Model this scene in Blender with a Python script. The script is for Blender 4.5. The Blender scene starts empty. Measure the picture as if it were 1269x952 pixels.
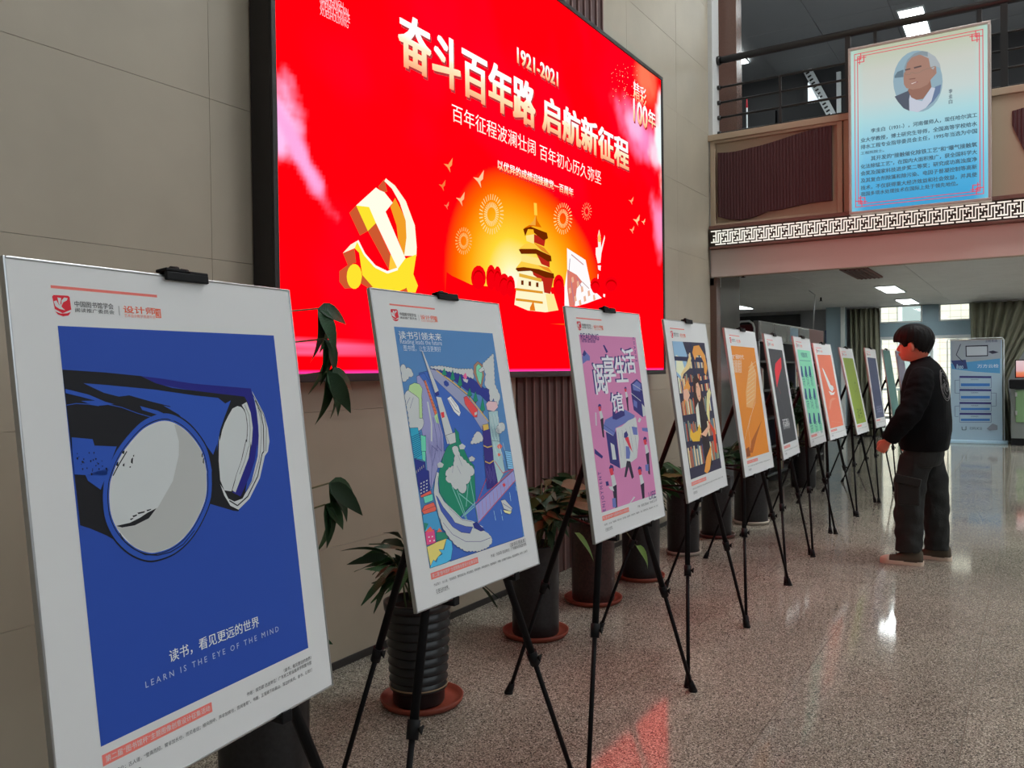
import bpy, bmesh, math, random
from mathutils import Vector, Matrix, noise
PI=math.pi
S=bpy.context.scene
COL=S.collection
# ---------------------------------------------------------------- camera
cam=bpy.data.cameras.new('camera');camo=bpy.data.objects.new('camera',cam);COL.objects.link(camo)
cr,cu,cf=Vector((.52626,-.85022,-.01289)),Vector((.01864,-.00362,.99982)),Vector((.85012,.52641,-.01394))
camo.matrix_world=Matrix(((cr.x,cu.x,-cf.x,0),(cr.y,cu.y,-cf.y,0),(cr.z,cu.z,-cf.z,1.30),(0,0,0,1)))
cam.sensor_fit='HORIZONTAL';cam.sensor_width=36;cam.lens=36*1041.36/1269
cam.clip_start=.02;cam.clip_end=200
S.camera=camo
# ---------------------------------------------------------------- light
SKY=(.86,.95,1.0);SKYS=1.6;LEDR=2.4;LAMP=12.0
w=bpy.data.worlds.new('sky');S.world=w;w.use_nodes=True
bg=w.node_tree.nodes['Background'];bg.inputs[0].default_value=(*SKY,1);bg.inputs[1].default_value=SKYS
sun=bpy.data.lights.new('sun','SUN');sun.energy=7;sun.angle=.02;sun.color=(1,.97,.9);so=bpy.data.objects.new('sun',sun);COL.objects.link(so);so.rotation_euler=Vector((-.40,-.30,.86)).to_track_quat('Z','Y').to_euler()
S.view_settings.view_transform='Standard';S.view_settings.look='None';S.view_settings.gamma=1
S.view_settings.use_curve_mapping=False;S.view_settings.exposure=0
S.cycles.max_bounces=8;S.cycles.diffuse_bounces=4;S.cycles.glossy_bounces=4;S.cycles.use_denoising=True
# ---------------------------------------------------------------- helpers
def lin(c): 
    c=c/255;return c/12.92 if c<=.04045 else ((c+.055)/1.055)**2.4
def rgb(r,g,b,k=1): return (min(lin(r)*k,.95),min(lin(g)*k,.95),min(lin(b)*k,.95))
MATS={}
def mat(name,col=(.5,.5,.5),rough=.6,metal=0,emis=None,estr=0,alpha=1,var=0,vscale=6,bump=0,bscale=60,spec=.5,trans=0,coat=0):
    m=bpy.data.materials.new(name);m.use_nodes=True;nt=m.node_tree;p=nt.nodes['Principled BSDF']
    p.inputs['Base Color'].default_value=(*col,1);p.inputs['Roughness'].default_value=rough;p.inputs['Metallic'].default_value=metal
    p.inputs['Specular IOR Level'].default_value=spec;p.inputs['Transmission Weight'].default_value=trans;p.inputs['Coat Weight'].default_value=coat
    if emis: p.inputs['Emission Color'].default_value=(*emis,1);p.inputs['Emission Strength'].default_value=estr
    if var or bump:
        tc=nt.nodes.new('ShaderNodeTexCoord')
    if var:
        n=nt.nodes.new('ShaderNodeTexNoise');n.inputs['Scale'].default_value=vscale;n.inputs['Detail'].default_value=4
        r=nt.nodes.new('ShaderNodeValToRGB');a=[max(0,c*(1-var)) for c in col];b=[min(1,c*(1+var)) for c in col]
        r.color_ramp.elements[0].color=(*a,1);r.color_ramp.elements[1].color=(*b,1);r.color_ramp.elements[0].position=.3;r.color_ramp.elements[1].position=.7
        nt.links.new(tc.outputs['Object'],n.inputs['Vector']);nt.links.new(n.outputs['Fac'],r.inputs[0]);nt.links.new(r.outputs[0],p.inputs['Base Color'])
    if bump:
        n=nt.nodes.new('ShaderNodeTexNoise');n.inputs['Scale'].default_value=bscale
        b=nt.nodes.new('ShaderNodeBump');b.inputs['Strength'].default_value=bump;b.inputs['Distance'].default_value=.004
        nt.links.new(tc.outputs['Object'],n.inputs['Vector']);nt.links.new(n.outputs['Fac'],b.inputs['Height']);nt.links.new(b.outputs[0],p.inputs['Normal'])
    MATS[name]=m;return m
def ramp(nt,stops):
    r=nt.nodes.new('ShaderNodeValToRGB');e=r.color_ramp.elements
    e[0].position,e[0].color=stops[0][0],(*stops[0][1],1);e[1].position,e[1].color=stops[-1][0],(*stops[-1][1],1)
    for p_,c in stops[1:-1]: x=e.new(p_);x.color=(*c,1)
    return r
def link(o,parent=None):
    COL.objects.link(o)
    if parent: o.parent=parent
    return o
def tag(o,label=None,cat=None,group=None,kind=None):
    if label:o['label']=label
    if cat:o['category']=cat
    if group:o['group']=group
    if kind:o['kind']=kind
    return o
def empty(name,loc=(0,0,0),rz=0,label=None,cat=None,group=None,kind=None):
    o=bpy.data.objects.new(name,None);COL.objects.link(o);o.location=loc;o.rotation_euler=(0,0,rz);o.empty_display_size=.1
    return tag(o,label,cat,group,kind)
class MB:
    def __init__(s): s.v=[];s.f=[];s.sm=[]
    def add(s,v,f,sm=False):
        n=len(s.v);s.v+=[tuple(x) for x in v];s.f+=[tuple(n+i for i in q) for q in f];s.sm+=[sm]*len(f);return s
    def box(s,a,b,M=None):
        x0,x1=sorted((a[0],b[0]));y0,y1=sorted((a[1],b[1]));z0,z1=sorted((a[2],b[2]))
        v=[Vector(p) for p in((x0,y0,z0),(x1,y0,z0),(x1,y1,z0),(x0,y1,z0),(x0,y0,z1),(x1,y0,z1),(x1,y1,z1),(x0,y1,z1))]
        if M: v=[M@p for p in v]
        return s.add(v,[(0,3,2,1),(4,5,6,7),(0,1,5,4),(1,2,6,5),(2,3,7,6),(3,0,4,7)])
    def bbox(s,a,b,r=.004):   # bevelled box
        x0,x1=sorted((a[0],b[0]));y0,y1=sorted((a[1],b[1]));z0,z1=sorted((a[2],b[2]))
        bm=bmesh.new();bmesh.ops.create_cube(bm,size=1)
        for v in bm.verts: v.co=Vector(((x0+x1)/2+v.co.x*(x1-x0),(y0+y1)/2+v.co.y*(y1-y0),(z0+z1)/2+v.co.z*(z1-z0)))
        bmesh.ops.bevel(bm,geom=bm.edges[:],offset=r,segments=2,affect='EDGES',profile=.5)
        bm.verts.index_update();s.add([v.co[:] for v in bm.verts],[[v.index for v in f.verts] for f in bm.faces],False);bm.free();return s
    def rod(s,a,b,ra,rb=None,n=10,cap=True):
        a=Vector(a);b=Vector(b);rb=ra if rb is None else rb;d=(b-a).normalized();u=d.orthogonal().normalized();w_=d.cross(u)
        v=[a+(u*math.cos(2*PI*k/n)+w_*math.sin(2*PI*k/n))*ra for k in range(n)]+[b+(u*math.cos(2*PI*k/n)+w_*math.sin(2*PI*k/n))*rb for k in range(n)]
        f=[(k,(k+1)%n,n+(k+1)%n,n+k) for k in range(n)]
        s.add(v,f,True)
        if cap: m=len(s.v)-2*n;s.f+=[tuple(m+k for k in reversed(range(n))),tuple(m+n+k for k in range(n))];s.sm+=[False]*2
        return s
    def tube(s,pts,r,n=8,rs=None):
        P=[Vector(p) for p in pts];m=len(P);vs=[];t0=(P[1]-P[0]).normalized();u=t0.orthogonal().normalized()
        for i in range(m):
            t=(P[min(i+1,m-1)]-P[max(i-1,0)]).normalized();u=(u-t*u.dot(t)).normalized();w_=t.cross(u);rr=rs[i] if rs else r
            vs+=[P[i]+(u*math.cos(2*PI*k/n)+w_*math.sin(2*PI*k/n))*rr for k in range(n)]
        f=[(i*n+k,i*n+(k+1)%n,(i+1)*n+(k+1)%n,(i+1)*n+k) for i in range(m-1) for k in range(n)]
        f+=[tuple(reversed(range(n))),tuple((m-1)*n+k for k in range(n))]
        return s.add(vs,f,True)
    def lathe(s,prof,n=32,c=(0,0,0)):
        v=[(c[0]+r*math.cos(2*PI*k/n),c[1]+r*math.sin(2*PI*k/n),c[2]+z) for r,z in prof for k in range(n)]
        f=[(i*n+k,i*n+(k+1)%n,(i+1)*n+(k+1)%n,(i+1)*n+k) for i in range(len(prof)-1) for k in range(n)]
        return s.add(v,f,True)
    def loft(s,rings,close=True,cap=True):
        n=len(rings[0]);v=[p for r in rings for p in r]
        f=[(i*n+k,i*n+(k+1)%n,(i+1)*n+(k+1)%n,(i+1)*n+k) for i in range(len(rings)-1) for k in range(n)]
        if cap: f+=[tuple(reversed(range(n))),tuple((len(rings)-1)*n+k for k in range(n))]
        return s.add(v,f,True)
    def build(s,name,m,parent=None,loc=None):
        me=bpy.data.meshes.new(name);me.from_pydata(s.v,[],s.f);me.polygons.foreach_set('use_smooth',s.sm);me.materials.append(m);me.update()
        o=bpy.data.objects.new(name,me);link(o,parent)
        if loc:o.location=loc
        return o
def box(name,a,b,m,parent=None): return MB().box(a,b).build(name,m,parent)
def struct(o): o['kind']='structure';return o
def inst(src,name,parent=None,loc=(0,0,0),rot=None,scale=None):
    o=src.copy();o.name=name;COL.objects.link(o);o.parent=parent;o.location=loc
    if rot:o.rotation_euler=rot
    if scale:o.scale=scale
    return o
# ---- flat print: coloured polygons and lettering in a surface's own metres
def attr_mat(name,emit=0,rough=.45,coat=0,spec=None):
    m=bpy.data.materials.new(name);m.use_nodes=True;nt=m.node_tree;p=nt.nodes['Principled BSDF']
    a=nt.nodes.new('ShaderNodeVertexColor');a.layer_name='col'
    p.inputs['Roughness'].default_value=rough;p.inputs['Coat Weight'].default_value=coat
    if emit:
        nt.links.new(a.outputs[0],p.inputs['Emission Color']);p.inputs['Emission Strength'].default_value=emit;p.inputs['Base Color'].default_value=(.02,.02,.02,1)
    else: nt.links.new(a.outputs[0],p.inputs['Base Color'])
    if spec is not None: p.inputs['Specular IOR Level'].default_value=spec
    return m
TXT={}
def textmesh(t,bold=0,res=2):
    k=(t,res)
    if k in TXT: return TXT[k]
    cu_=bpy.data.curves.new('lettering','FONT');cu_.body=t;cu_.size=1;cu_.resolution_u=res;cu_.fill_mode='FRONT'
    o=bpy.data.objects.new('lettering',cu_);COL.objects.link(o);dg=bpy.context.evaluated_depsgraph_get();me=bpy.data.meshes.new_from_object(o.evaluated_get(dg))
    v=[tuple(x.co) for x in me.vertices];f=[tuple(p.vertices) for p in me.polygons]
    bpy.data.objects.remove(o);bpy.data.curves.remove(cu_);bpy.data.meshes.remove(me)
    if v:
        xs=[p[0] for p in v];ys=[p[1] for p in v];bb=(min(xs),min(ys),max(xs),max(ys))
    else: bb=(0,0,1,1)
    TXT[k]=(v,f,bb);return TXT[k]
def fatten(t,bold,pp,ff,size):
    """bold face: the glyphs repeated at tiny offsets"""
    e=size*{0:0,1:.018,2:.034,3:.038}[bold]
    if not e: return [(pp,ff)]
    return [([(x+dx*e,y+dy*e) for x,y in pp],ff) for dx,dy in {1:((-.6,0),(.6,0)),2:((-.7,-.5),(.7,.5),(-.7,.5),(.7,-.5)),3:((0,0),(-1,-.55),(1,.55),(-1,.55),(1,-.55),(0,-.6),(0,.6),(-1,0),(1,0))}[bold]]
def place(t,bold,u0,v0,u1,v1,rot=0,fit=False,res=2):
    v,f,bb=textmesh(t,bold,res);w_=bb[2]-bb[0] or 1;h_=bb[3]-bb[1] or 1
    if rot:
        cx,cy=(u0+u1)/2,(v0+v1)/2;L_=abs(v1-v0);k=L_/w_;kt=abs(u1-u0)/h_;q=rot*PI/2
        if kt<k*.5 or kt>k*2: kt=k
        return [(cx-math.sin(q)*(y-(bb[1]+bb[3])/2)*kt,cy+math.sin(q)*(x-(bb[0]+bb[2])/2)*k) for x,y,z in v],f
    kx=abs(u1-u0)/w_;ky=abs(v1-v0)/h_;ux=min(u0,u1)
    if not fit and (len(t)>7 or v1<=v0 or ky<.5*kx): ky=kx*1.0;vy=(v0+v1)/2-ky*h_/2
    else: vy=min(v0,v1)
    return [(ux+(x-bb[0])*kx,vy+(y-bb[1])*ky) for x,y,z in v],f
def scallop(P):
    o=[];sg=1 if sum(P[i][0]*P[(i+1)%len(P)][1]-P[(i+1)%len(P)][0]*P[i][1] for i in range(len(P)))>0 else -1
    for i in range(len(P)):
        a,c=P[i],P[(i+1)%len(P)];L_=math.hypot(c[0]-a[0],c[1]-a[1]) or 1;m=max(1,int(L_/.013));nx,ny=(c[1]-a[1])/L_*sg,-(c[0]-a[0])/L_*sg
        for j in range(m):
            for t,h_ in ((0,0),(.25,.8),(.5,1),(.75,.8)): u=(j+t)/m;o.append((a[0]+(c[0]-a[0])*u+nx*h_*.0028,a[1]+(c[1]-a[1])*u+ny*h_*.0028))
    return o
def printmesh(name,polys,texts,m,parent,conv,step=2e-5,base=2e-5,fn=None,res=2,clip=None):
    """conv(u,v,d)->xyz ; polys in order, each a hair above the last"""
    V=[];F=[];C=[]
    d=base
    for c,p,*fl in polys:
        pts=[(p[i],p[i+1]) for i in range(0,len(p),2)];fl=fl[0] if fl else 0
        if fl==2: pts=scallop(pts)
        if clip: pts=[(min(max(x,clip[0]),clip[2]),min(max(y,clip[1]),clip[3])) for x,y in pts]
        c=fn(c);n=len(V);V+=[conv(x,y,d) for x,y in pts];F.append(tuple(range(n,n+len(pts))));C.append(c)
        if fl:
            q_=pts[::2] if len(pts)>30 else pts
            for a_,c_ in zip(q_,q_[1:]+q_[:1]):
                dx,dy=c_[0]-a_[0],c_[1]-a_[1];l=math.hypot(dx,dy)
                if l<1e-4: continue
                nx,ny=-dy/l*.0005,dx/l*.0005;n=len(V);V+=[conv(x,y,d+step*.5) for x,y in ((a_[0]+nx,a_[1]+ny),(c_[0]+nx,c_[1]+ny),(c_[0]-nx,c_[1]-ny),(a_[0]-nx,a_[1]-ny))];F.append((n,n+1,n+2,n+3));C.append(fn((28,32,70)))
        d+=step
    d+=2e-5
    for t,c,u0,v0,u1,v1,rot,bold in texts:
        pp,ff=place(t,bold,u0,v0,u1,v1,rot,res=res);c=fn(c);vs=[q[1] for q in pp] if not rot else [q[0] for q in pp];size=(max(vs)-min(vs)) if vs else .01
        for pp,ff in fatten(t,bold,pp,ff,size):
            n=len(V);V+=[conv(x,y,d) for x,y in pp];F+=[tuple(n+i for i in q) for q in ff];C+=[c]*len(ff);d+=2e-6
        d+=step*.5
    me=bpy.data.meshes.new(name);me.from_pydata(V,[],F);me.materials.append(m)
    a=me.color_attributes.new('col','FLOAT_COLOR','CORNER');buf=[]
    for p_,c in zip(me.polygons,C): buf+=[c[0],c[1],c[2],1.0]*p_.loop_total
    a.data.foreach_set('color',buf);me.update()
    return link(bpy.data.objects.new(name,me),parent)
# flat print on the posters, screen, sign and banner, in each surface's own metres (u right, v up)
ART={}
ART['b0']=([
((34,62,138),[-.2263,-.3061,.2377,-.3061,.2377,.3042,-.2263,.3042]),
((22,22,26),[-.2273,.2398,-.1544,.235,-.0885,.2286,-.0603,.2163,-.0272,.2076,.0591,.1968,.0053,.2037,.0791,.1943,.1188,.1902,.1392,.1872,.1505,.1738,.1535,.1412,.1465,.0955,.1329,.0591,.1116,.0059,.0926,-.0179,.0805,-.015,.0256,.006,.0255,.0047,-.0186,-.0365,-.0933,-.0634,-.135,-.0467,-.1561,-.0289,-.1809,-.0107,-.2073,.0045,-.2232,.012]),
((27,28,104),[-.0885,.2286,-.0039,.2188,-.0442,.2229,.0203,.2139,.091,.2077,.158,.2019,.1639,.1732,.1665,.1462,.1652,.1117,.1581,.0836,.159,.0982,.1474,.067,.13,.0407,.1016,.0074,.0828,.0173,.1062,.0381,.1357,.0777,.1494,.1143,.1521,.1318,.1482,.1587,.1455,.1759,.1392,.1872,.0791,.1943,.0053,.2037,-.0456,.2128,-.0272,.2076,-.0603,.2163]),
((36,68,146),[-.1937,.2191,-.1567,.2158,-.0642,.2059,.0578,.1878,.0175,.1937,.0732,.1872,.0889,.1765,.1034,.1814,.0827,.1511,.0698,.1301,.0621,.1108,.0567,.0933,.0591,.1069,.0469,.0883,.0369,.1017,.0292,.113,.034,.0972,.0148,.1253,-.0105,.1532,-.0315,.1749,-.05,.1792,-.0197,.1627,-.0366,.1775,-.0767,.1876,-.1147,.1983,-.1338,.1969,-.1604,.2038]),
((165,168,168),[.1601,.1974,.1855,.1529,.1924,.1252,.1926,.0998,.1853,.0807,.1758,.0736,.1558,.0338,.1238,.0004,.0931,-.0152,.0745,-.005,.0627,.0147,.056,.0354,.064,.0236,.0715,.0081,.0853,.0006,.106,.003,.1338,.0309,.1569,.0755,.1654,.113,.1669,.1308,.167,.1577,.1648,.179]),
((22,22,26),[.1671,.1794,.1786,.1557,.1766,.1547,.1652,.1784]),
((22,22,26),[.1787,.1554,.1816,.13,.1794,.1298,.1765,.1551]),
((22,22,26),[.1816,.1297,.1754,.082,.1733,.0822,.1794,.13]),
((22,22,26),[.175,.0812,.1694,.0773,.1681,.0791,.1737,.083]),
((22,22,26),[.1698,.0777,.152,.0377,.15,.0386,.1678,.0786]),
((22,22,26),[.1518,.0374,.1201,.004,.1185,.0056,.1502,.0389]),
((22,22,26),[.1197,.0038,.0921,-.0087,.0912,-.0067,.1188,.0058]),
((22,22,26),[.0911,-.0086,.0728,.0032,.074,.0051,.0923,-.0068]),
((22,22,26),[.1713,.1653,.1759,.1419,.175,.1417,.1704,.1651]),
((22,22,26),[.1759,.1418,.1725,.1111,.1716,.1112,.175,.1419]),
((22,22,26),[.1725,.1111,.1653,.0829,.1644,.0831,.1716,.1113]),
((22,22,26),[.1653,.0828,.1585,.0657,.1577,.066,.1644,.0832]),
((22,22,26),[.1585,.0656,.1368,.0303,.136,.0308,.1577,.0661]),
((22,22,26),[.1367,.0302,.1097,.0077,.1091,.0084,.1361,.0309]),
((22,22,26),[.1094,.0076,.0859,.0037,.0858,.0046,.1093,.0085]),
((22,22,26),[.1617,.1909,.1854,.1493,.1844,.1487,.1607,.1903]),
((22,22,26),[.1855,.1491,.1888,.1256,.1876,.1254,.1843,.1489]),
((22,22,26),[.1888,.1254,.1804,.0815,.1792,.0817,.1876,.1256]),
((165,168,168),[.0826,.142,.0931,.1542,.105,.1665,.1184,.1705,.1272,.1683,.133,.1633,.1376,.1555,.1387,.1403,.1361,.1234,.1284,.0902,.1293,.1046,.1109,.069,.097,.0447,.0806,.0195,.064,.0236,.057,.0424,.0583,.0764,.0655,.1208,.0657,.1105,.0746,.1298]),
((165,168,168),[.129,.1719,.143,.177,.1505,.1567,.1515,.128,.1431,.0945,.1429,.1034,.1325,.0742,.116,.0517,.0902,.0163,.0833,.0209,.1109,.069,.1327,.1099,.1355,.1141,.1393,.144,.1356,.1631]),
((22,22,26),[.1297,.1723,.1382,.1558,.137,.1551,.1284,.1716]),
((22,22,26),[.1383,.1555,.139,.1328,.1376,.1327,.1369,.1554]),
((22,22,26),[.139,.1326,.1324,.1029,.131,.1032,.1376,.1329]),
((22,22,26),[.131,.103,.1304,.1081,.1318,.1082,.1324,.1032]),
((22,22,26),[.1318,.1079,.1146,.0721,.1133,.0727,.1305,.1085]),
((22,22,26),[.1374,.1727,.1461,.1514,.1453,.1511,.1366,.1724]),
((22,22,26),[.1461,.1512,.1447,.1247,.1439,.1248,.1453,.1512]),
((22,22,26),[.1447,.1247,.1375,.095,.1367,.0952,.1439,.1248]),
((22,22,26),[.1373,.0948,.1343,.0925,.1338,.0932,.1368,.0954]),
((22,22,26),[.1344,.0927,.1217,.0696,.121,.0699,.1337,.0931]),
((22,22,26),[.1217,.0695,.1054,.0472,.1047,.0477,.121,.07]),
((22,22,26),[.1143,.0721,.0979,.0481,.0972,.0486,.1136,.0726]),
((22,22,26),[.0979,.0481,.0843,.0242,.0835,.0247,.0971,.0486]),
((22,22,26),[-.1731,.0812,-.1688,.0889,-.1634,.0978,-.1569,.1073,-.1492,.1165,-.1396,.1258,-.1284,.1355,-.117,.1444,-.1068,.1517,-.0984,.1567,-.091,.1601,-.084,.1626,-.0768,.1647,-.0693,.1667,-.0618,.1681,-.0543,.1689,-.0469,.1688,-.0395,.1677,-.0322,.1658,-.025,.1631,-.0178,.1596,-.0105,.1554,-.0032,.1504,.0039,.1446,.0107,.1379,.0175,.1303,.0242,.1216,.0303,.1125,.035,.1035,.038,.094,.0398,.0841,.0408,.0749,.0415,.0677,.0421,.064,.0422,.0629,.0419,.0615,.0412,.0573,.0402,.049,.0389,.0381,.0369,.0265,.0336,.0158,.0289,.0062,.0229,-.003,.0161,-.0118,.009,-.0201,.0016,-.028,-.0065,-.0355,-.0148,-.0424,-.0234,-.0485,-.032,-.0536,-.041,-.058,-.05,-.0615,-.059,-.0643,-.0681,-.0662,-.0774,-.0673,-.0864,-.0677,-.0945,-.0677,-.1014,-.0673,-.1073,-.0665,-.1131,-.065,-.1192,-.0627,-.1261,-.0595,-.1333,-.0556,-.1404,-.051,-.1471,-.0458,-.1535,-.0399,-.1597,-.0332,-.1653,-.0262,-.1702,-.0192,-.1742,-.0121,-.1776,-.0049,-.1802,.0023,-.1822,.0094,-.1836,.0162,-.1842,.0229,-.1843,.0295,-.1841,.036,-.1837,.0427,-.1829,.0494,-.1818,.0559,-.1805,.0619,-.1793,.0668,-.1781,.0709,-.1762,.0754]),
((36,68,146),[-.171,.0804,-.1667,.088,-.1614,.0967,-.1551,.106,-.1476,.115,-.1382,.1241,-.1272,.1336,-.116,.1423,-.1061,.1494,-.0979,.1543,-.0906,.1577,-.0838,.1601,-.0767,.1622,-.0694,.1641,-.0621,.1655,-.0548,.1662,-.0475,.1661,-.0403,.1651,-.0332,.1632,-.0261,.1606,-.019,.1572,-.0119,.153,-.0048,.1481,.0022,.1424,.0088,.136,.0155,.1285,.0221,.12,.028,.1111,.0326,.1023,.0356,.093,.0373,.0833,.0383,.0743,.039,.0672,.0395,.0637,.0397,.0625,.0394,.0612,.0386,.0571,.0377,.049,.0364,.0384,.0344,.027,.0313,.0165,.0266,.0072,.0207,-.0018,.0141,-.0104,.0072,-.0186,-.0001,-.0263,-.008,-.0337,-.0161,-.0404,-.0245,-.0464,-.033,-.0514,-.0417,-.0556,-.0505,-.0591,-.0593,-.0619,-.0683,-.0637,-.0773,-.0648,-.0861,-.0652,-.094,-.0652,-.1008,-.0648,-.1066,-.064,-.1122,-.0625,-.1182,-.0603,-.1249,-.0572,-.132,-.0533,-.1389,-.0488,-.1455,-.0438,-.1517,-.038,-.1578,-.0314,-.1633,-.0246,-.1681,-.0177,-.1721,-.0108,-.1753,-.0037,-.1779,.0033,-.1799,.0102,-.1812,.0169,-.1818,.0234,-.1819,.0299,-.1817,.0363,-.1813,.0428,-.1805,.0494,-.1794,.0557,-.1782,.0616,-.177,.0664,-.1758,.0704,-.174,.0748]),
((22,22,26),[-.164,.0781,-.1601,.0851,-.1552,.0932,-.1493,.1018,-.1423,.1102,-.1336,.1186,-.1234,.1274,-.113,.1355,-.1038,.1421,-.0962,.1467,-.0895,.1498,-.0831,.152,-.0765,.154,-.0697,.1557,-.0629,.1571,-.0562,.1577,-.0494,.1576,-.0427,.1567,-.0361,.1549,-.0295,.1525,-.023,.1493,-.0164,.1455,-.0098,.1409,-.0033,.1357,.0028,.1296,.009,.1227,.0151,.1148,.0206,.1065,.0249,.0983,.0277,.0898,.0293,.0807,.0302,.0724,.0308,.0658,.0314,.0625,.0315,.0615,.0312,.0602,.0305,.0564,.0297,.0489,.0285,.039,.0266,.0285,.0237,.0187,.0194,.0101,.0139,.0017,.0078,-.0063,.0014,-.0138,-.0054,-.021,-.0127,-.0278,-.0203,-.0341,-.028,-.0396,-.0359,-.0443,-.044,-.0482,-.0522,-.0515,-.0604,-.054,-.0687,-.0557,-.0771,-.0567,-.0853,-.0571,-.0926,-.0571,-.0989,-.0567,-.1043,-.0559,-.1095,-.0546,-.1151,-.0525,-.1213,-.0496,-.1278,-.0461,-.1343,-.0419,-.1404,-.0372,-.1462,-.0318,-.1518,-.0258,-.1569,-.0194,-.1614,-.013,-.165,-.0066,-.168,-.0001,-.1704,.0065,-.1723,.0129,-.1735,.0191,-.174,.0252,-.1741,.0311,-.174,.0371,-.1736,.0432,-.1729,.0493,-.1719,.0552,-.1707,.0606,-.1696,.0651,-.1685,.0688,-.1668,.0728]),
((36,68,146),[-.1627,.0776,-.1588,.0845,-.154,.0926,-.1482,.101,-.1413,.1093,-.1327,.1176,-.1227,.1262,-.1125,.1343,-.1034,.1407,-.0959,.1452,-.0892,.1483,-.083,.1505,-.0765,.1524,-.0698,.1542,-.0631,.1555,-.0564,.1561,-.0498,.156,-.0432,.1551,-.0367,.1534,-.0302,.151,-.0237,.1479,-.0172,.1441,-.0107,.1396,-.0044,.1344,.0017,.1285,.0078,.1216,.0138,.1138,.0193,.1057,.0235,.0976,.0262,.0892,.0278,.0803,.0287,.072,.0293,.0656,.0298,.0623,.03,.0613,.0297,.0601,.029,.0563,.0281,.0489,.027,.0392,.0252,.0287,.0223,.0191,.018,.0106,.0126,.0024,.0066,-.0055,.0003,-.0129,-.0064,-.02,-.0136,-.0267,-.0211,-.0329,-.0287,-.0383,-.0365,-.0429,-.0445,-.0468,-.0526,-.05,-.0606,-.0525,-.0688,-.0542,-.0771,-.0552,-.0851,-.0556,-.0924,-.0556,-.0985,-.0552,-.1038,-.0544,-.109,-.0531,-.1145,-.0511,-.1206,-.0482,-.127,-.0447,-.1334,-.0406,-.1394,-.036,-.1451,-.0307,-.1507,-.0247,-.1557,-.0184,-.1601,-.0121,-.1637,-.0058,-.1667,.0006,-.1691,.0071,-.1709,.0134,-.172,.0195,-.1726,.0255,-.1727,.0314,-.1726,.0373,-.1722,.0432,-.1715,.0492,-.1705,.0551,-.1693,.0604,-.1683,.0648,-.1672,.0685,-.1655,.0725]),
((165,168,168),[-.161,.0771,-.1572,.0838,-.1524,.0917,-.1467,.1,-.14,.1081,-.1316,.1162,-.1217,.1247,-.1117,.1326,-.1028,.1389,-.0954,.1433,-.0889,.1463,-.0828,.1485,-.0765,.1504,-.0699,.1521,-.0633,.1534,-.0568,.154,-.0503,.1539,-.0438,.153,-.0374,.1513,-.031,.149,-.0247,.1459,-.0183,.1422,-.012,.1378,-.0057,.1327,.0002,.1269,.0062,.1201,.0121,.1125,.0174,.1045,.0216,.0966,.0243,.0883,.0258,.0796,.0266,.0715,.0273,.0652,.0278,.062,.0279,.061,.0277,.0598,.027,.0562,.0261,.0488,.025,.0393,.0232,.0291,.0204,.0197,.0162,.0113,.0109,.0033,.005,-.0044,-.0012,-.0117,-.0078,-.0187,-.0148,-.0253,-.0221,-.0313,-.0296,-.0366,-.0372,-.0412,-.0451,-.045,-.053,-.0481,-.0609,-.0506,-.0689,-.0522,-.077,-.0532,-.0849,-.0536,-.092,-.0535,-.098,-.0532,-.1033,-.0524,-.1083,-.0511,-.1137,-.0491,-.1197,-.0463,-.126,-.0429,-.1323,-.0389,-.1382,-.0343,-.1437,-.0291,-.1492,-.0233,-.1542,-.0171,-.1584,-.0109,-.162,-.0048,-.1649,.0016,-.1672,.0079,-.169,.0141,-.1701,.0201,-.1707,.0259,-.1708,.0317,-.1706,.0375,-.1703,.0433,-.1696,.0492,-.1686,.0549,-.1675,.0602,-.1664,.0645,-.1653,.0681,-.1637,.072]),
((148,149,147),[-.0314,.1464,-.0257,.1182,-.0289,.0951,-.0413,.0625,-.0302,.0885,-.0468,.0545,-.0829,.0161,-.1198,-.0021,-.164,-.0007,-.1382,-.0343,-.1137,-.0491,-.092,-.0535,-.0609,-.0506,-.0296,-.0366,-.0012,-.0117,.0204,.0197,.027,.0562,.0273,.0652,.0216,.0966,.0002,.1269,-.0247,.1459]),
((22,22,26),[-.1638,.0007,-.1384,.0011,-.1188,.0057,-.1035,.0112,-.0855,.0155,-.1022,.002,-.1297,-.0043,-.153,-.0036]),
((22,22,26),[-.1225,.0143,-.108,.0144,-.1098,.0122,-.121,.0117]),
((22,22,26),[-.1054,.0156,-.0955,.016,-.0972,.0143,-.1037,.0133]),
((22,22,26),[-.1325,.011,-.1229,.0118,-.1246,.0097,-.1309,.0083]),
((22,22,26),[-.1377,.0069,-.1305,.0077,-.1322,.006,-.1361,.0047]),
((22,22,26),[-.1384,.1119,-.1341,.1129,-.1356,.1072,-.14,.109]),
((22,22,26),[-.1236,.0985,-.1199,.1008,-.1219,.0903,-.1252,.0931]),
((22,22,26),[-.1396,.0922,-.1367,.0932,-.1379,.0881,-.1408,.0896]),
((22,22,26),[-.1508,.0954,-.1474,.097,-.149,.0893,-.1523,.0915]),
((22,22,26),[-.1193,.104,-.1173,.1048,-.1181,.1011,-.1201,.1022]),
((22,22,26),[-.1281,.087,-.1257,.0874,-.1265,.0848,-.1289,.0857]),
((22,22,26),[.021,.0923,.0236,.0942,.0219,.0856,.0197,.0878]),
((22,22,26),[.0226,.0833,.0253,.086,.0232,.0745,.0211,.0774]),
((22,22,26),[-.1296,.1105,-.1458,.0924,-.1472,.0936,-.131,.1117]),
((22,22,26),[-.1458,.0924,-.1592,.076,-.1606,.0771,-.1472,.0935]),
((22,22,26),[-.1577,-.0106,-.1504,-.0256,-.1518,-.0263,-.1592,-.0113]),
((22,22,26),[-.1506,-.0253,-.1337,-.0404,-.1348,-.0416,-.1516,-.0265]),
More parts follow.
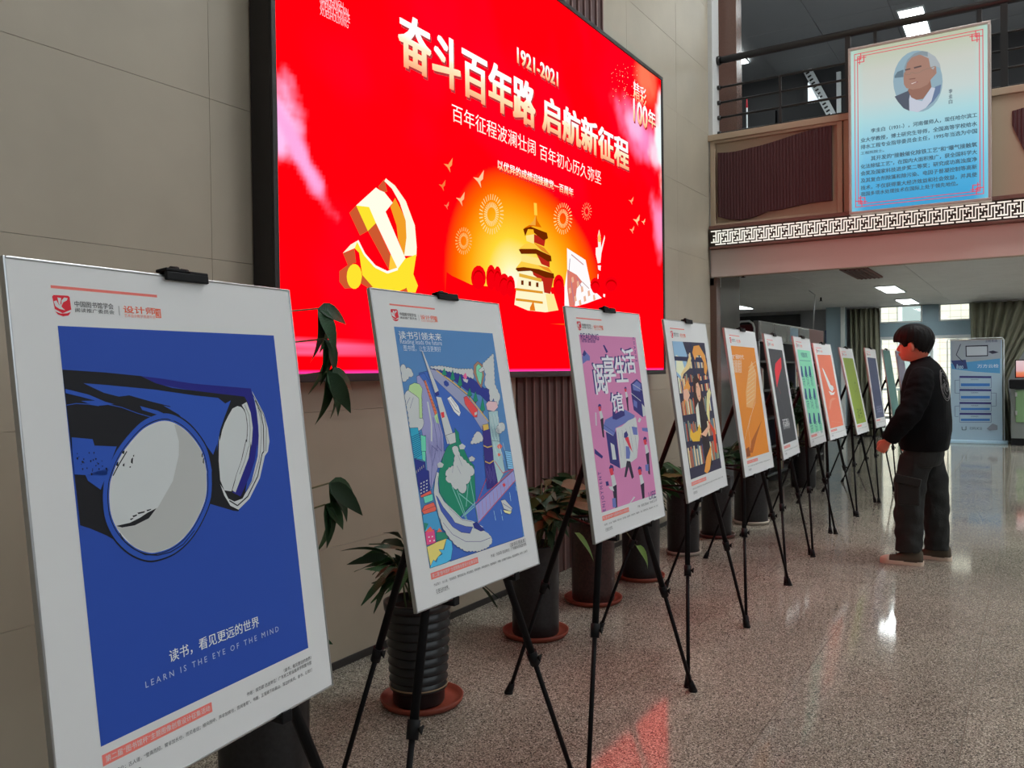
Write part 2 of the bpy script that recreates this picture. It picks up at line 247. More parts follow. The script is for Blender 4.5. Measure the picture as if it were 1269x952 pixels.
((22,22,26),[-.1338,-.0403,-.1161,-.0518,-.117,-.0532,-.1347,-.0417]),
((22,22,26),[-.1164,-.0517,-.0925,-.0577,-.0928,-.0592,-.1168,-.0533]),
((22,22,26),[-.0926,-.0577,-.0671,-.0578,-.0671,-.0594,-.0927,-.0593]),
((22,22,26),[-.0673,-.0578,-.04,-.0508,-.0396,-.0523,-.0669,-.0594]),
((22,22,26),[-.0402,-.0509,-.0131,-.0327,-.0122,-.034,-.0393,-.0522]),
((36,68,146),[-.2227,.1404,-.1885,.1348,-.1863,.125,-.1478,.1202,-.1564,.1058,-.171,.0783,-.1644,.0888,-.1727,.0763,-.1836,.0585,-.2034,.0744,-.2066,.0833,-.224,.0863,-.2239,.1179]),
((36,68,146),[-.2249,.2114,-.1871,.2017,-.1598,.19,-.1444,.1854,-.1717,.1843,-.1824,.1862,-.201,.1927,-.1773,.1923,-.1983,.1983,-.2247,.2049]),
((36,68,146),[-.0963,.1803,-.0635,.1714,-.0413,.1618,-.0211,.1521,-.0345,.1529,-.0494,.1602,-.0742,.1678,-.0934,.174]),
((36,68,146),[-.2256,.1881,-.2099,.1899,-.2098,.1887,-.2255,.187]),
((36,68,146),[-.2098,.1899,-.1887,.188,-.1888,.1868,-.2099,.1887]),
((36,68,146),[-.1887,.188,-.1716,.1849,-.1718,.1837,-.1889,.1868]),
((36,68,146),[-.1579,.1866,-.1311,.1805,-.1313,.1793,-.1582,.1855]),
((36,68,146),[-.131,.1804,-.1036,.17,-.104,.1689,-.1314,.1793]),
((36,68,146),[-.1036,.17,-.0701,.1599,-.0704,.1587,-.104,.1689]),
((22,22,26),[-.194,.0916,-.1927,.0909,-.1935,.0891,-.1948,.0905]),
((22,22,26),[-.1969,.0853,-.1946,.0844,-.196,.0809,-.1978,.0833]),
((22,22,26),[-.2143,.1117,-.2134,.1111,-.2139,.11,-.215,.111]),
((22,22,26),[-.197,.1164,-.1955,.1157,-.1964,.1134,-.1978,.115]),
((22,22,26),[-.187,.1064,-.185,.1056,-.1862,.1027,-.1878,.1047]),
((22,22,26),[-.189,.1158,-.1873,.1151,-.1883,.1125,-.1898,.1143]),
((22,22,26),[-.2082,.1037,-.2069,.103,-.2076,.1013,-.2089,.1026]),
((22,22,26),[-.1853,.1003,-.1842,.0996,-.1848,.0983,-.186,.0994]),
((22,22,26),[-.1946,.0891,-.1933,.0883,-.1941,.0865,-.1954,.0879]),
((22,22,26),[-.21,.1048,-.2077,.104,-.209,.1004,-.2109,.1028]),
((22,22,26),[-.1709,.0903,-.1685,.0894,-.1699,.0858,-.1718,.0882]),
((22,22,26),[-.1767,.1017,-.1758,.101,-.1763,.0998,-.1775,.1009]),
((22,22,26),[-.1879,.0963,-.1865,.0956,-.1873,.0936,-.1887,.0951]),
((22,22,26),[-.2099,.1042,-.2084,.1034,-.2093,.1012,-.2107,.1028]),
((22,22,26),[-.2071,.108,-.2056,.1072,-.2065,.105,-.2079,.1066]),
((22,22,26),[-.1768,.0941,-.1755,.0934,-.1763,.0916,-.1776,.093]),
((22,22,26),[-.2073,.1022,-.2062,.1015,-.2069,.1,-.2081,.1012]),
((22,22,26),[-.2116,.1005,-.2107,.0998,-.2112,.0987,-.2123,.0997]),
((22,22,26),[-.1961,.1043,-.1942,.1035,-.1953,.1005,-.197,.1026]),
((22,22,26),[-.1834,.091,-.1815,.0902,-.1826,.0873,-.1843,.0893]),
((22,22,26),[-.2032,.0941,-.2019,.0934,-.2027,.0915,-.204,.0929]),
((22,22,26),[-.1912,.1051,-.1897,.1044,-.1906,.1022,-.1921,.1037]),
((22,22,26),[-.2177,.1108,-.2153,.11,-.2167,.1063,-.2186,.1087]),
((22,22,26),[-.2108,.0941,-.2089,.0933,-.21,.0905,-.2116,.0925]),
((22,22,26),[-.1838,.0989,-.1819,.0981,-.183,.0955,-.1846,.0973]),
((22,22,26),[-.2167,.1167,-.2156,.1161,-.2163,.1146,-.2175,.1158])],[
('读书，看见更远的世界',(185,192,200),-0.0913,-0.2229,0.1126,-0.217,0,1),
('L E A R N   I S   T H E   E Y E   O F   T H E   M I N D',(150,158,180),-0.1411,-0.2474,0.1608,-0.2464,0,0),
('（读书，看见更远的世界）',(40,40,42),0.1625,-0.3261,0.2421,-0.3258,0,0),
('作者：倪范颖 选送单位：广东轻工职业技术学院图书馆',(40,40,42),0.0644,-0.3344,0.2404,-0.3356,0,0)])
ART['hdr']=([
((196,100,92),[-.2311,.3595,-.0389,.3595,-.0389,.3638,-.2311,.3638]),
((176,36,48),[-.2304,.3468,-.2283,.3495,-.2049,.3502,-.202,.3484,-.2013,.3295,-.2162,.3232,-.2283,.329,-.2287,.3342]),
((176,36,48),[-.2282,.3255,-.2195,.3227,-.2095,.3235,-.2022,.3261,-.2069,.3203,-.2159,.3186,-.2238,.3209]),
((168,170,170),[-.2287,.3402,-.224,.3417,-.2213,.3362,-.2115,.328,-.2204,.3294,-.2266,.3328]),
((168,170,170),[-.2221,.3464,-.2162,.3456,-.2182,.3379,-.2155,.329,-.2211,.3377]),
((168,170,170),[-.2157,.3423,-.211,.3471,-.2053,.3463,-.2074,.3428,-.2135,.3397,-.2176,.3326]),
((120,120,120),[-.1174,.3253,-.1163,.3253,-.1163,.3405,-.1174,.3405]),
((190,85,60),[-.0459,.325,-.0346,.325,-.0346,.3404,-.0459,.3404]),
((196,100,92),[-.2262,-.3345,-.0155,-.3345,-.0155,-.3185,-.2262,-.3185])],[
('中国图书馆学会',(45,45,48),-0.1949,0.3366,-0.1269,0.3409,0,1),
('阅读推广委员会',(45,45,48),-0.1949,0.3263,-0.1265,0.3326,0,1),
('设计师',(190,85,60),-0.1088,0.33,-0.0464,0.3414,0,2),
('艺术设计教学资源平台',(190,110,90),-0.1079,0.3247,-0.0473,0.3269,0,0),
('之家',(168,170,170),-0.0445,0.3257,-0.036,0.3392,0,0),
('第二届“图书馆杯”主题图像创意设计征集活动',(168,170,170),-0.221,-0.331,-0.02,-0.3215,0,0)])
ART['f1']=([
],[
('作品简介：古人道，“登高而招，臂非加长也，而见者远；顺风而呼，声非加疾也，而闻者彰”。书籍，正是脚下的高山，耳边的疾风。读书，让我们',(60,60,62),-0.2199,-0.3403,0.2407,-0.3513,0,0)])
ART['b1']=([
((70,110,155),[-.2263,-.3061,.2377,-.3061,.2377,.3042,-.2263,.3042]),
((52,86,156),[-.1527,.1846,-.0885,.1933,.0827,.1076,.1123,.0302,.1316,-.045,.0861,-.0531,.0943,-.1175,.2325,-.148,.2388,-.2465,.2288,-.3113,-.1394,-.3079,-.1539,-.2154,-.1603,-.1362,-.1561,-.0842,-.1241,-.0082,-.1476,.109],1),
((38,46,118),[-.0878,.1962,.0275,.1869,.0982,.1644,.1482,.1379,.1845,.1405,.218,.1199,.1981,.104,.149,.099,.1199,.1192,.0565,.1335,-.0089,.1686,-.0569,.1812],1),
((165,168,168),[-.1013,.2007,-.0514,.2029,.0295,.1947,.1008,.1947,.0991,.1676,.0267,.1838,-.0827,.1968],2),
((165,168,168),[.1565,.2094,.2242,.2415,.2053,.15,.2252,.1131,.2015,.0841,.1871,.1076,.1666,.0984,.1708,.1342,.151,.1476,.1659,.18],2),
((140,104,84),[.1095,.206,.1328,.218,.1561,.2078,.1562,.1768,.1309,.1383,.1154,.1546,.1034,.1835],1),
((105,176,146),[.1212,.2028,.1349,.2109,.1477,.2028,.1463,.1769,.1301,.1479,.1211,.1609,.1159,.1835],1),
((165,168,168),[.1284,.1915,.1547,.2029,.1633,.1914,.1381,.185],1),
((128,132,158),[-.1024,.1962,-.0741,.1917,.0532,.121,.1386,.0415,.136,.032,.1004,.0183,.0691,.0578,-.0208,.123,-.0895,.1694],1),
((178,150,70),[-.0733,.1935,-.0008,.1581,-.0026,.1545,-.075,.1899]),
((178,150,70),[-.0007,.158,.055,.1259,.053,.1224,-.0027,.1545]),
((178,150,70),[.0554,.1256,.0995,.0832,.0967,.0803,.0526,.1227]),
((178,150,70),[.0995,.0832,.1429,.0428,.1402,.0399,.0967,.0802]),
((40,45,100),[-.0893,.1698,-.0205,.1234,-.021,.1226,-.0898,.169]),
((40,45,100),[-.0205,.1234,.0694,.0582,.0688,.0574,-.021,.1226]),
((40,45,100),[.0695,.0581,.1008,.0186,.1,.0179,.0687,.0575]),
((26,116,90),[-.0361,.1993,-.0297,.1801,-.0374,.178,-.0455,.1781,-.0521,.1802]),
((90,60,60),[-.0435,.1781,-.0374,.178,-.0393,.1749,-.0438,.1749]),
((26,116,90),[.002,.1947,.0063,.1669,-.0018,.164,-.0101,.1641,-.0166,.1672],1),
((90,60,60),[-.0081,.164,-.0018,.164,-.004,.1594,-.0087,.1594]),
((26,116,90),[.0333,.1807,.037,.1498,.0286,.1465,.0201,.1467,.0136,.1502],1),
((90,60,60),[.0222,.1466,.0286,.1465,.0262,.1414,.0214,.1415]),
((26,116,90),[.0711,.1426,.0771,.1198,.0687,.1175,.06,.1177,.053,.1204],1),
((90,60,60),[.0621,.1176,.0687,.1175,.0666,.1138,.0617,.1139]),
((26,116,90),[.098,.1325,.1025,.1038,.0938,.1009,.0849,.1012,.078,.1046],1),
((90,60,60),[.0871,.1011,.0938,.1009,.0914,.0962,.0864,.0964]),
((26,116,90),[.13,.1141,.1322,.0765,.123,.0727,.1139,.0731,.1072,.0775],1),
((90,60,60),[.1162,.073,.123,.0727,.1202,.0666,.1151,.0668]),
((190,64,66),[.0343,.1153,.0498,.1186,.0944,.0787,.0857,.057,.0691,.0578,.0358,.0966],1),
((165,168,168),[.0753,.0701,.0899,.0726,.0867,.0648,.0748,.0622]),
((200,192,200),[-.0445,.1146,-.0265,.1207,.0024,.0917,.0081,.0731,-.001,.0628,-.0222,.0775],1),
((27,28,104),[-.0386,.1119,-.0149,.0837,-.0161,.0828,-.0397,.1109]),
((27,28,104),[-.0151,.0839,.0032,.074,.0025,.0727,-.0159,.0826]),
((27,28,104),[-.0268,.1145,-.0053,.0909,-.0062,.0901,-.0276,.1137]),
((40,60,130),[-.0496,.16,-.0384,.1644,-.0272,.1582,-.0266,.1505,-.0379,.1462,-.0484,.1509]),
((190,90,130),[.0457,.1744,.0622,.1853,.0666,.1711,.0567,.1649]),
((165,168,168),[.044,.1681,.0704,.1647,.0624,.1553,.0473,.1603]),
((126,126,164),[-.1641,.1759,-.1292,.1845,-.1231,.1316,-.0991,.072,-.0881,.0184,-.0942,-.0253,-.0873,-.0241,-.1345,-.068,-.1734,-.1188,-.1801,-.0764,-.1731,-.03,-.173,-.0186,-.1774,.0529,-.1557,.1237,-.1659,.1586],1),
((55,88,158),[-.1538,.1802,-.1292,.1845,-.1118,.1578,-.0884,.0952,-.0996,.0897,-.1276,.1522],1),
((198,96,66),[-.1362,.1655,-.1285,.1639,-.1001,.0779,-.1095,.0696],1),
((205,180,120),[-.1277,.1653,-.0981,.0781,-.0992,.0777,-.1288,.1649]),
((90,60,60),[-.1351,.161,-.1265,.1609,-.1266,.1599,-.1351,.16]),
((90,60,60),[-.1321,.1516,-.1236,.1515,-.1236,.1505,-.1321,.1506]),
((90,60,60),[-.1292,.1422,-.1206,.142,-.1207,.141,-.1292,.1412]),
((90,60,60),[-.1263,.1328,-.1177,.1326,-.1177,.1316,-.1263,.1318]),
((90,60,60),[-.1233,.1233,-.1147,.1231,-.1147,.1221,-.1233,.1223]),
((90,60,60),[-.1204,.1139,-.1118,.1136,-.1118,.1126,-.1204,.1129]),
((90,60,60),[-.1174,.1044,-.1088,.1041,-.1088,.1031,-.1174,.1034]),
((90,60,60),[-.1144,.0949,-.1058,.0946,-.1058,.0936,-.1145,.0939]),
((90,60,60),[-.1115,.0854,-.1028,.085,-.1029,.084,-.1115,.0844]),
((150,182,126),[-.1144,.0692,-.0988,.0773,-.0992,.0485,-.109,.052]),
((165,168,168),[-.1305,.1087,-.1281,.0504,-.1341,.0501,-.1365,.1084]),
((165,168,168),[-.1282,.0496,-.1395,.004,-.1453,.0054,-.134,.051]),
((27,28,104),[-.1048,.0665,-.0972,.0191,-.0983,.0189,-.106,.0663]),
((27,28,104),[-.0972,.0189,-.1056,-.0244,-.1068,-.0241,-.0983,.0191]),
((27,28,104),[-.1067,-.0247,-.1221,-.0082,-.1212,-.0074,-.1058,-.0238]),
((27,28,104),[-.1212,-.0081,-.1535,-.0584,-.1545,-.0578,-.1222,-.0075]),
((27,28,104),[-.1192,.0672,-.1178,.0146,-.119,.0146,-.1204,.0671]),
((27,28,104),[-.1178,.0145,-.1199,-.0231,-.1211,-.023,-.119,.0146]),
((27,28,104),[-.1209,-.0235,-.1437,-.0066,-.143,-.0056,-.1202,-.0226]),
((27,28,104),[-.1428,-.0063,-.1556,-.058,-.1567,-.0578,-.1439,-.006]),
((27,28,104),[-.1556,-.0581,-.1736,-.1137,-.1748,-.1133,-.1567,-.0577]),
((165,168,168),[-.2254,.199,-.2109,.2081,-.2025,.1962,-.1887,.1976,-.1797,.1876,-.1784,.1775,-.1963,.1748,-.2047,.1677,-.2237,.1623,-.2242,.1849],2),
((165,168,168),[-.2258,.1285,-.2039,.1421,-.1873,.1361,-.1825,.1274,-.1564,.1209,-.1665,.0695,-.1637,.0521,-.1837,.0362,-.2225,.0442,-.2221,.0834],2),
((152,180,128),[-.2068,.1393,-.1991,.1534,-.1772,.1594,-.1574,.1556,-.1476,.1438,-.1557,.1237,-.1662,.0666,-.1786,.0672,-.1686,.1184,-.1825,.1274,-.2008,.1364],1),
((27,28,104),[-.1903,.1216,-.2103,.0939,-.2111,.0945,-.191,.1221]),
((27,28,104),[-.2038,.1219,-.2239,.1028,-.2245,.1035,-.2044,.1226]),
((42,138,164),[-.2233,.0443,-.1911,.0437,-.1875,.0109,-.1834,.0154,-.1922,-.0387,-.224,-.0319],1),
((20,40,90),[-.224,.0215,-.1822,.0303,-.1819,.0291,-.2237,.0202]),
((20,40,90),[-.2239,.0166,-.183,.0254,-.1827,.0241,-.2236,.0153]),
((20,40,90),[-.2238,.0117,-.1837,.0205,-.1835,.0192,-.2235,.0104]),
((20,40,90),[-.2238,.0068,-.1845,.0155,-.1842,.0143,-.2235,.0055]),
((20,40,90),[-.2237,.0019,-.1853,.0106,-.185,.0094,-.2234,.0006]),
((20,40,90),[-.2236,-.003,-.186,.0057,-.1857,.0044,-.2233,-.0043]),
((20,40,90),[-.2235,-.0079,-.1868,.0008,-.1865,-.0005,-.2232,-.0092]),
((20,40,90),[-.2235,-.0128,-.1876,-.0041,-.1873,-.0054,-.2231,-.0141]),
((20,40,90),[-.2234,-.0177,-.1883,-.009,-.188,-.0103,-.2231,-.019]),
((20,40,90),[-.2233,-.0226,-.1891,-.0139,-.1888,-.0152,-.223,-.0239]),
((20,40,90),[-.2232,-.0275,-.1898,-.0188,-.1895,-.0201,-.2229,-.0288]),
((20,40,90),[-.2232,-.0324,-.1906,-.0237,-.1903,-.0249,-.2228,-.0337]),
((92,178,150),[-.1843,.0207,-.1626,.0218,-.181,-.045,-.1922,-.0387],1),
((92,178,150),[-.1842,.0248,-.1638,.0192,-.1716,-.0187,-.191,-.0171],1),
((36,44,112),[-.2236,-.0337,-.1822,-.0462,-.1839,-.0656,-.172,-.0694,-.1796,-.1181,-.2201,-.1284,-.2251,-.0971],1),
((190,180,120),[-.2233,-.0697,-.2229,-.0628,-.2217,-.0629,-.2221,-.0698]),
((190,180,120),[-.2155,-.0669,-.2151,-.06,-.2139,-.0601,-.2143,-.067]),
((190,180,120),[-.2078,-.0641,-.2074,-.0572,-.2062,-.0573,-.2066,-.0642]),
((190,180,120),[-.2,-.0613,-.1996,-.0544,-.1984,-.0545,-.1988,-.0614]),
((190,180,120),[-.1921,-.0585,-.1917,-.0515,-.1905,-.0516,-.1909,-.0586]),
((165,168,168),[-.2144,-.0958,-.2083,-.0947,-.2082,-.0978,-.2143,-.0989]),
((165,168,168),[-.2163,-.1038,-.2102,-.1027,-.2101,-.1058,-.2162,-.1069]),
((165,168,168),[-.2182,-.1117,-.2121,-.1107,-.212,-.1138,-.2181,-.1148]),
((165,168,168),[-.2201,-.1197,-.214,-.1187,-.214,-.1218,-.22,-.1228]),
((165,168,168),[-.2021,-.0936,-.196,-.0925,-.1959,-.0956,-.202,-.0967]),
((165,168,168),[-.2041,-.1017,-.1979,-.1006,-.1978,-.1037,-.204,-.1048]),
((165,168,168),[-.206,-.1097,-.1999,-.1086,-.1998,-.1117,-.2059,-.1128]),
((165,168,168),[-.2079,-.1176,-.2018,-.1166,-.2017,-.1197,-.2078,-.1207]),
((165,168,168),[-.1898,-.0914,-.1835,-.0903,-.1834,-.0934,-.1897,-.0945]),
((165,168,168),[-.1917,-.0995,-.1855,-.0984,-.1854,-.1015,-.1916,-.1026]),
((165,168,168),[-.1937,-.1075,-.1875,-.1065,-.1874,-.1096,-.1936,-.1107]),
((165,168,168),[-.1956,-.1156,-.1894,-.1145,-.1894,-.1176,-.1955,-.1187]),
((208,86,72),[-.2217,-.1261,-.1775,-.1183,-.1745,-.127,-.2188,-.1316],1),
((88,176,152),[-.2111,-.1308,-.1714,-.1282,-.1733,-.1449,-.2081,-.1479],1),
((208,86,72),[-.2266,-.1637,-.2114,-.1526,-.1722,-.1489,-.1645,-.1669,-.1745,-.1759,-.2102,-.1821],1),
((120,40,50),[-.2248,-.1642,-.1639,-.1587,-.1638,-.1597,-.2247,-.1652]),
((60,130,170),[-.2248,-.1736,-.1649,-.1721,-.1558,-.223,-.2269,-.2164],1),
((186,66,112),[-.2247,-.2174,-.186,-.2156,-.1876,-.2494,-.2259,-.2499],1),
((40,112,92),[-.2232,-.1933,-.2067,-.1986,-.2213,-.2125,-.2249,-.2146]),
((208,86,72),[-.2245,-.2168,-.1997,-.2066,-.1908,-.2203]),
((40,112,92),[-.1814,-.2246,-.1366,-.232,-.1335,-.2479,-.1846,-.2464],1),
((208,96,72),[-.177,-.2253,-.1654,-.2156,-.1542,-.2269]),
((210,200,210),[-.2144,-.2299,-.209,-.2297,-.2093,-.2329,-.2147,-.233]),
((210,200,210),[-.2011,-.2308,-.1957,-.2306,-.196,-.2338,-.2015,-.234]),
((210,200,210),[-.2123,-.2397,-.2069,-.2395,-.2072,-.2427,-.2126,-.2429]),
((210,200,210),[-.1961,-.2417,-.1907,-.2415,-.191,-.2448,-.1965,-.2449]),
((194,176,100),[-.2268,-.2533,-.1804,-.248,-.1404,-.2467,-.1574,-.2672,-.1696,-.2787,-.1902,-.2871,-.206,-.2962,-.223,-.3014],1),
((66,152,188),[-.2277,-.3079,-.223,-.3014,-.2079,-.2891,-.1971,-.2966,-.1873,-.2849,-.1681,-.2817,-.18,-.2685,-.1587,-.2725,-.1404,-.2467,-.1216,-.2575,-.1217,-.2765,-.1355,-.3017,-.1562,-.3087],1),
((28,112,88),[-.0808,-.0165,-.0216,.0122,.0094,-.0547,.0334,-.0767,.0153,-.1702,-.0685,-.2022,-.1077,-.175,-.142,-.1333,-.1369,-.0863,-.1048,-.0388],1),
((28,112,88),[-.0313,.0326,-.0165,.0196,-.0182,-.0166,-.0399,-.0299],1),
((110,160,155),[-.0828,-.1186,-.0419,-.2137,-.0445,-.2148,-.0854,-.1197]),
((110,160,155),[-.0629,-.132,-.0372,-.2145,-.0399,-.2154,-.0656,-.1328]),
((110,160,155),[-.0599,-.2023,.0109,-.174,.012,-.1766,-.0589,-.2049]),
((110,160,155),[-.0564,-.1403,.0052,-.1815,.0037,-.1838,-.058,-.1426]),
((110,160,155),[.005,-.1128,.0126,-.2308,.0098,-.231,.0022,-.113]),
((110,160,155),[-.0076,-.1232,-.0327,-.1806,-.0353,-.1795,-.0102,-.122]),
((110,160,155),[-.0447,-.1991,.0033,-.184,.0041,-.1867,-.0439,-.2018]),
((165,168,168),[-.058,-.0183,-.0338,-.0161,-.0265,-.0431,.0016,-.0652,.027,-.0817,.0291,-.0961,.0089,-.1023,.0004,-.1153,-.0184,-.1215,-.0226,-.1376,-.0436,-.1437,-.0606,-.1274,-.0727,-.1286,-.0866,-.1107,-.1068,-.1003,-.0997,-.0904,-.105,-.0845,-.0906,-.0725,-.0637,-.0671,-.0498,-.041],2),
((27,28,104),[-.0541,-.0407,-.0727,-.0853,-.0734,-.085,-.0548,-.0404]),
((27,28,104),[-.0348,-.0394,-.0239,-.0709,-.0247,-.0711,-.0356,-.0397]),
((27,28,104),[-.0472,-.0685,-.0343,-.0918,-.035,-.0922,-.0479,-.0689]),
((165,168,168),[-.1277,.2457,-.1225,.2419,-.0791,.1365,-.0968,.1304]),
((27,28,104),[-.1273,.2458,-.0964,.1305,-.0972,.1303,-.1282,.2455]),
((165,168,168),[-.0944,.1205,-.0728,.1178,-.051,.0458,-.038,-.003,-.0772,-.0075,-.086,.0655]),
((27,28,104),[-.0939,.1206,-.0768,-.0074,-.0777,-.0076,-.0948,.1205]),
((27,28,104),[-.0705,.1155,-.0376,-.0029,-.0385,-.0032,-.0714,.1153]),
((40,46,110),[-.0967,.131,-.0809,.135,-.0786,.1246,-.094,.122]),
((186,52,58),[-.0855,.0773,-.0702,.079,-.0703,.0647,-.0819,.0623]),
((165,168,168),[-.0771,.016,-.0336,.0213,-.036,-.0062,-.0651,-.0095],1),
((165,168,168),[-.0241,-.0155,-.0084,-.0111,.0065,-.0193,-.0029,-.027,-.0221,-.0262]),
((165,168,168),[.0125,-.0522,.0286,-.048,.044,-.0564,.0343,-.0641,.0146,-.063],1),
((165,168,168),[-.1334,-.0548,-.1191,-.0509,-.1053,-.0589,-.1139,-.0661,-.1316,-.0651]),
((165,168,168),[.0319,-.0144,.062,.0113,.0801,.0164,.0961,.0028,.0954,-.0098,.0657,-.0154],2),
((48,40,106),[.1039,.0307,.1488,.0152,.1328,-.0451,.1383,-.0283,.1403,-.0726,.1354,-.1425,.078,-.1472,.0859,-.0819,.0948,-.0219],1),
((180,150,74),[.1064,.0337,.1369,.0352,.1353,.0193,.1056,.0163],1),
((180,150,74),[.0945,-.0233,.1138,-.03,.1127,-.0331,.0935,-.0263]),
((180,150,74),[.1131,-.0299,.1378,-.0281,.138,-.0313,.1134,-.0331]),
((180,150,74),[.09,-.0677,.1116,-.0756,.1104,-.0788,.0888,-.0709]),
((180,150,74),[.1106,-.0755,.1366,-.0692,.1374,-.0725,.1114,-.0788]),
((140,165,168),[.1467,.0701,.1978,.0711,.1925,.0321,.1753,-.048,.1375,-.0448,.141,.0189],1),
((140,165,168),[.1425,-.0138,.1821,-.0197,.1857,-.1068,.1389,-.14,.134,-.072],1),
((190,160,165),[.1403,.0929,.1553,.1004,.1993,.0973,.2024,.0808,.176,.0688,.1423,.0751],1),
((165,168,168),[.1769,.0199,.1994,.0349,.2227,.0304,.221,.014,.1871,.003,.1712,.0105],2),
((200,88,76),[.1922,-.0349,.1838,-.0408,.1701,-.0402,.1637,-.0337,.1704,-.0273,.1841,-.0268]),
((200,88,76),[.1759,-.0581,.1708,-.0616,.1624,-.0612,.1585,-.0572,.1626,-.0533,.171,-.0531]),
((110,160,190),[.2018,-.0483,.2346,-.0541,.2336,-.1057,.2029,-.1026],1),
((40,60,120),[.2046,-.054,.2329,-.0595,.2327,-.0606,.2044,-.0552]),
((40,60,120),[.2044,-.0606,.2326,-.0661,.2324,-.0673,.2042,-.0618]),
((40,60,120),[.2042,-.0672,.2324,-.0728,.2322,-.074,.2039,-.0684]),
((40,60,120),[.2039,-.0738,.2321,-.0795,.2319,-.0806,.2037,-.075]),
((40,60,120),[.2037,-.0804,.2319,-.0861,.2316,-.0873,.2034,-.0816]),
((40,60,120),[.2034,-.087,.2316,-.0928,.2314,-.094,.2032,-.0882]),
((40,60,120),[.2032,-.0936,.2314,-.0994,.2311,-.1006,.2029,-.0948]),
((128,130,176),[.0092,-.1833,.2323,-.1101,.2347,-.1407,.0113,-.2304],1),
((165,66,84),[.0105,-.1762,.2328,-.106,.2336,-.1084,.0112,-.1787]),
((165,66,84),[.0108,-.2292,.2347,-.1381,.2356,-.1405,.0118,-.2316]),
((165,66,84),[.1402,-.0717,.1731,-.1105,.1711,-.1121,.1383,-.0734]),
((165,66,84),[.172,-.11,.2335,-.1044,.2337,-.107,.1722,-.1126]),
((165,66,84),[.021,-.173,.0832,-.1154,.085,-.1173,.0227,-.1749]),
((165,66,84),[.025,-.1827,.0194,-.2211,.0184,-.2209,.024,-.1826]),
((165,66,84),[.045,-.1765,.0398,-.2135,.0388,-.2134,.044,-.1763]),
((165,66,84),[.0653,-.1701,.0605,-.2058,.0595,-.2057,.0643,-.17]),
((165,66,84),[.0859,-.1637,.0815,-.198,.0805,-.1979,.0849,-.1635]),
((165,66,84),[.1069,-.1571,.1028,-.1901,.1018,-.1899,.1059,-.157]),
((165,66,84),[.1282,-.1504,.1245,-.182,.1235,-.1819,.1272,-.1503]),
((165,66,84),[.1498,-.1437,.1466,-.1738,.1456,-.1737,.1488,-.1436]),
((165,66,84),[.1718,-.1368,.169,-.1655,.168,-.1654,.1708,-.1367]),
((165,66,84),[.1942,-.1298,.1918,-.157,.1908,-.1569,.1932,-.1297]),
((165,66,84),[.2169,-.1227,.2149,-.1484,.2139,-.1483,.2159,-.1226]),
((195,60,66),[.1602,-.1425,.1719,-.1404,.1771,-.1475,.1657,-.1521]),
((165,168,168),[.1389,-.1868,.161,-.1869,.1945,-.2166,.1833,-.2254,.1482,-.2115],1),
((27,28,104),[.1474,-.1961,.1912,-.2185,.1906,-.2197,.1467,-.1973]),
((190,186,140),[.1421,-.2136,.1889,-.2256,.1758,-.2317,.1503,-.2235],1),
((165,168,168),[-.1536,-.1876,-.1529,-.2127,-.1325,-.2438,-.1058,-.2709,-.0669,-.2928,-.008,-.3037,.0353,-.3022,.0629,-.2922,.0598,-.2737,-.0385,-.2628,-.1143,-.2104],2),
((165,168,168),[-.1517,-.0926,-.1399,-.0754,-.1329,-.0793,-.1435,-.1041,-.145,-.1276,-.1293,-.1534,-.0914,-.1827,-.0608,-.2088,-.0159,-.2212,.0324,-.2454,-.0218,-.2395,.0178,-.2488,.0509,-.2662,.0649,-.2851,.0541,-.2937,.0261,-.2961,-.0013,-.2985,-.0263,-.2939,-.0671,-.2936,-.0837,-.2806,-.1036,-.2629,-.1318,-.2412,-.1509,-.2047,-.1604,-.1866,-.1662,-.125]),
((58,76,146),[-.1597,-.1336,-.1525,-.1398,-.1369,-.1656,-.1049,-.1994,-.0956,-.2133,-.0503,-.2305,-.0186,-.2371,-.0355,-.2517,-.0736,-.2425,-.1078,-.2227,-.1229,-.2063,-.148,-.1745],1),
((38,44,110),[-.0163,-.2287,.0025,-.2272,.035,-.2546,.0162,-.2545,-.0118,-.2411],1),
((60,50,110),[-.146,-.205,-.1123,-.2412,-.1132,-.242,-.1468,-.2058]),
((60,50,110),[-.1124,-.2411,-.0603,-.2685,-.0608,-.2696,-.113,-.2421]),
((60,50,110),[-.0604,-.2684,.0089,-.2806,.0087,-.2818,-.0607,-.2696]),
((60,50,110),[.0088,-.2806,.0582,-.2788,.0582,-.28,.0088,-.2818]),
((60,50,110),[-.1386,-.0861,-.1403,-.1282,-.1412,-.1282,-.1395,-.0861]),
((60,50,110),[-.1404,-.1279,-.1074,-.1748,-.1081,-.1753,-.1411,-.1284]),
((60,50,110),[-.1075,-.1747,-.0612,-.211,-.0618,-.2118,-.108,-.1754]),
((60,50,110),[-.0614,-.211,-.0165,-.2234,-.0168,-.2242,-.0616,-.2118]),
((185,195,200),[.1548,.0632,.1525,.0343,.1513,.0344,.1536,.0633]),
((60,90,110),[.1471,.0282,.1485,-.004,.1475,-.004,.1461,.0282]),
((185,195,200),[.1494,-.0202,.1492,-.0439,.148,-.0438,.1482,-.0202]),
((185,195,200),[.1588,.0585,.1565,.0276,.1553,.0277,.1576,.0586]),
((60,90,110),[.151,.0235,.1519,-.0107,.1509,-.0107,.15,.0235]),
((185,195,200),[.1528,-.0293,.1531,-.0531,.1519,-.0531,.1516,-.0293]),
((185,195,200),[.1628,.0538,.1605,.0209,.1593,.021,.1616,.0539]),
((60,90,110),[.155,.0187,.1553,-.0174,.1543,-.0174,.154,.0187]),
((185,195,200),[.1562,-.0385,.157,-.0623,.1558,-.0623,.155,-.0385]),
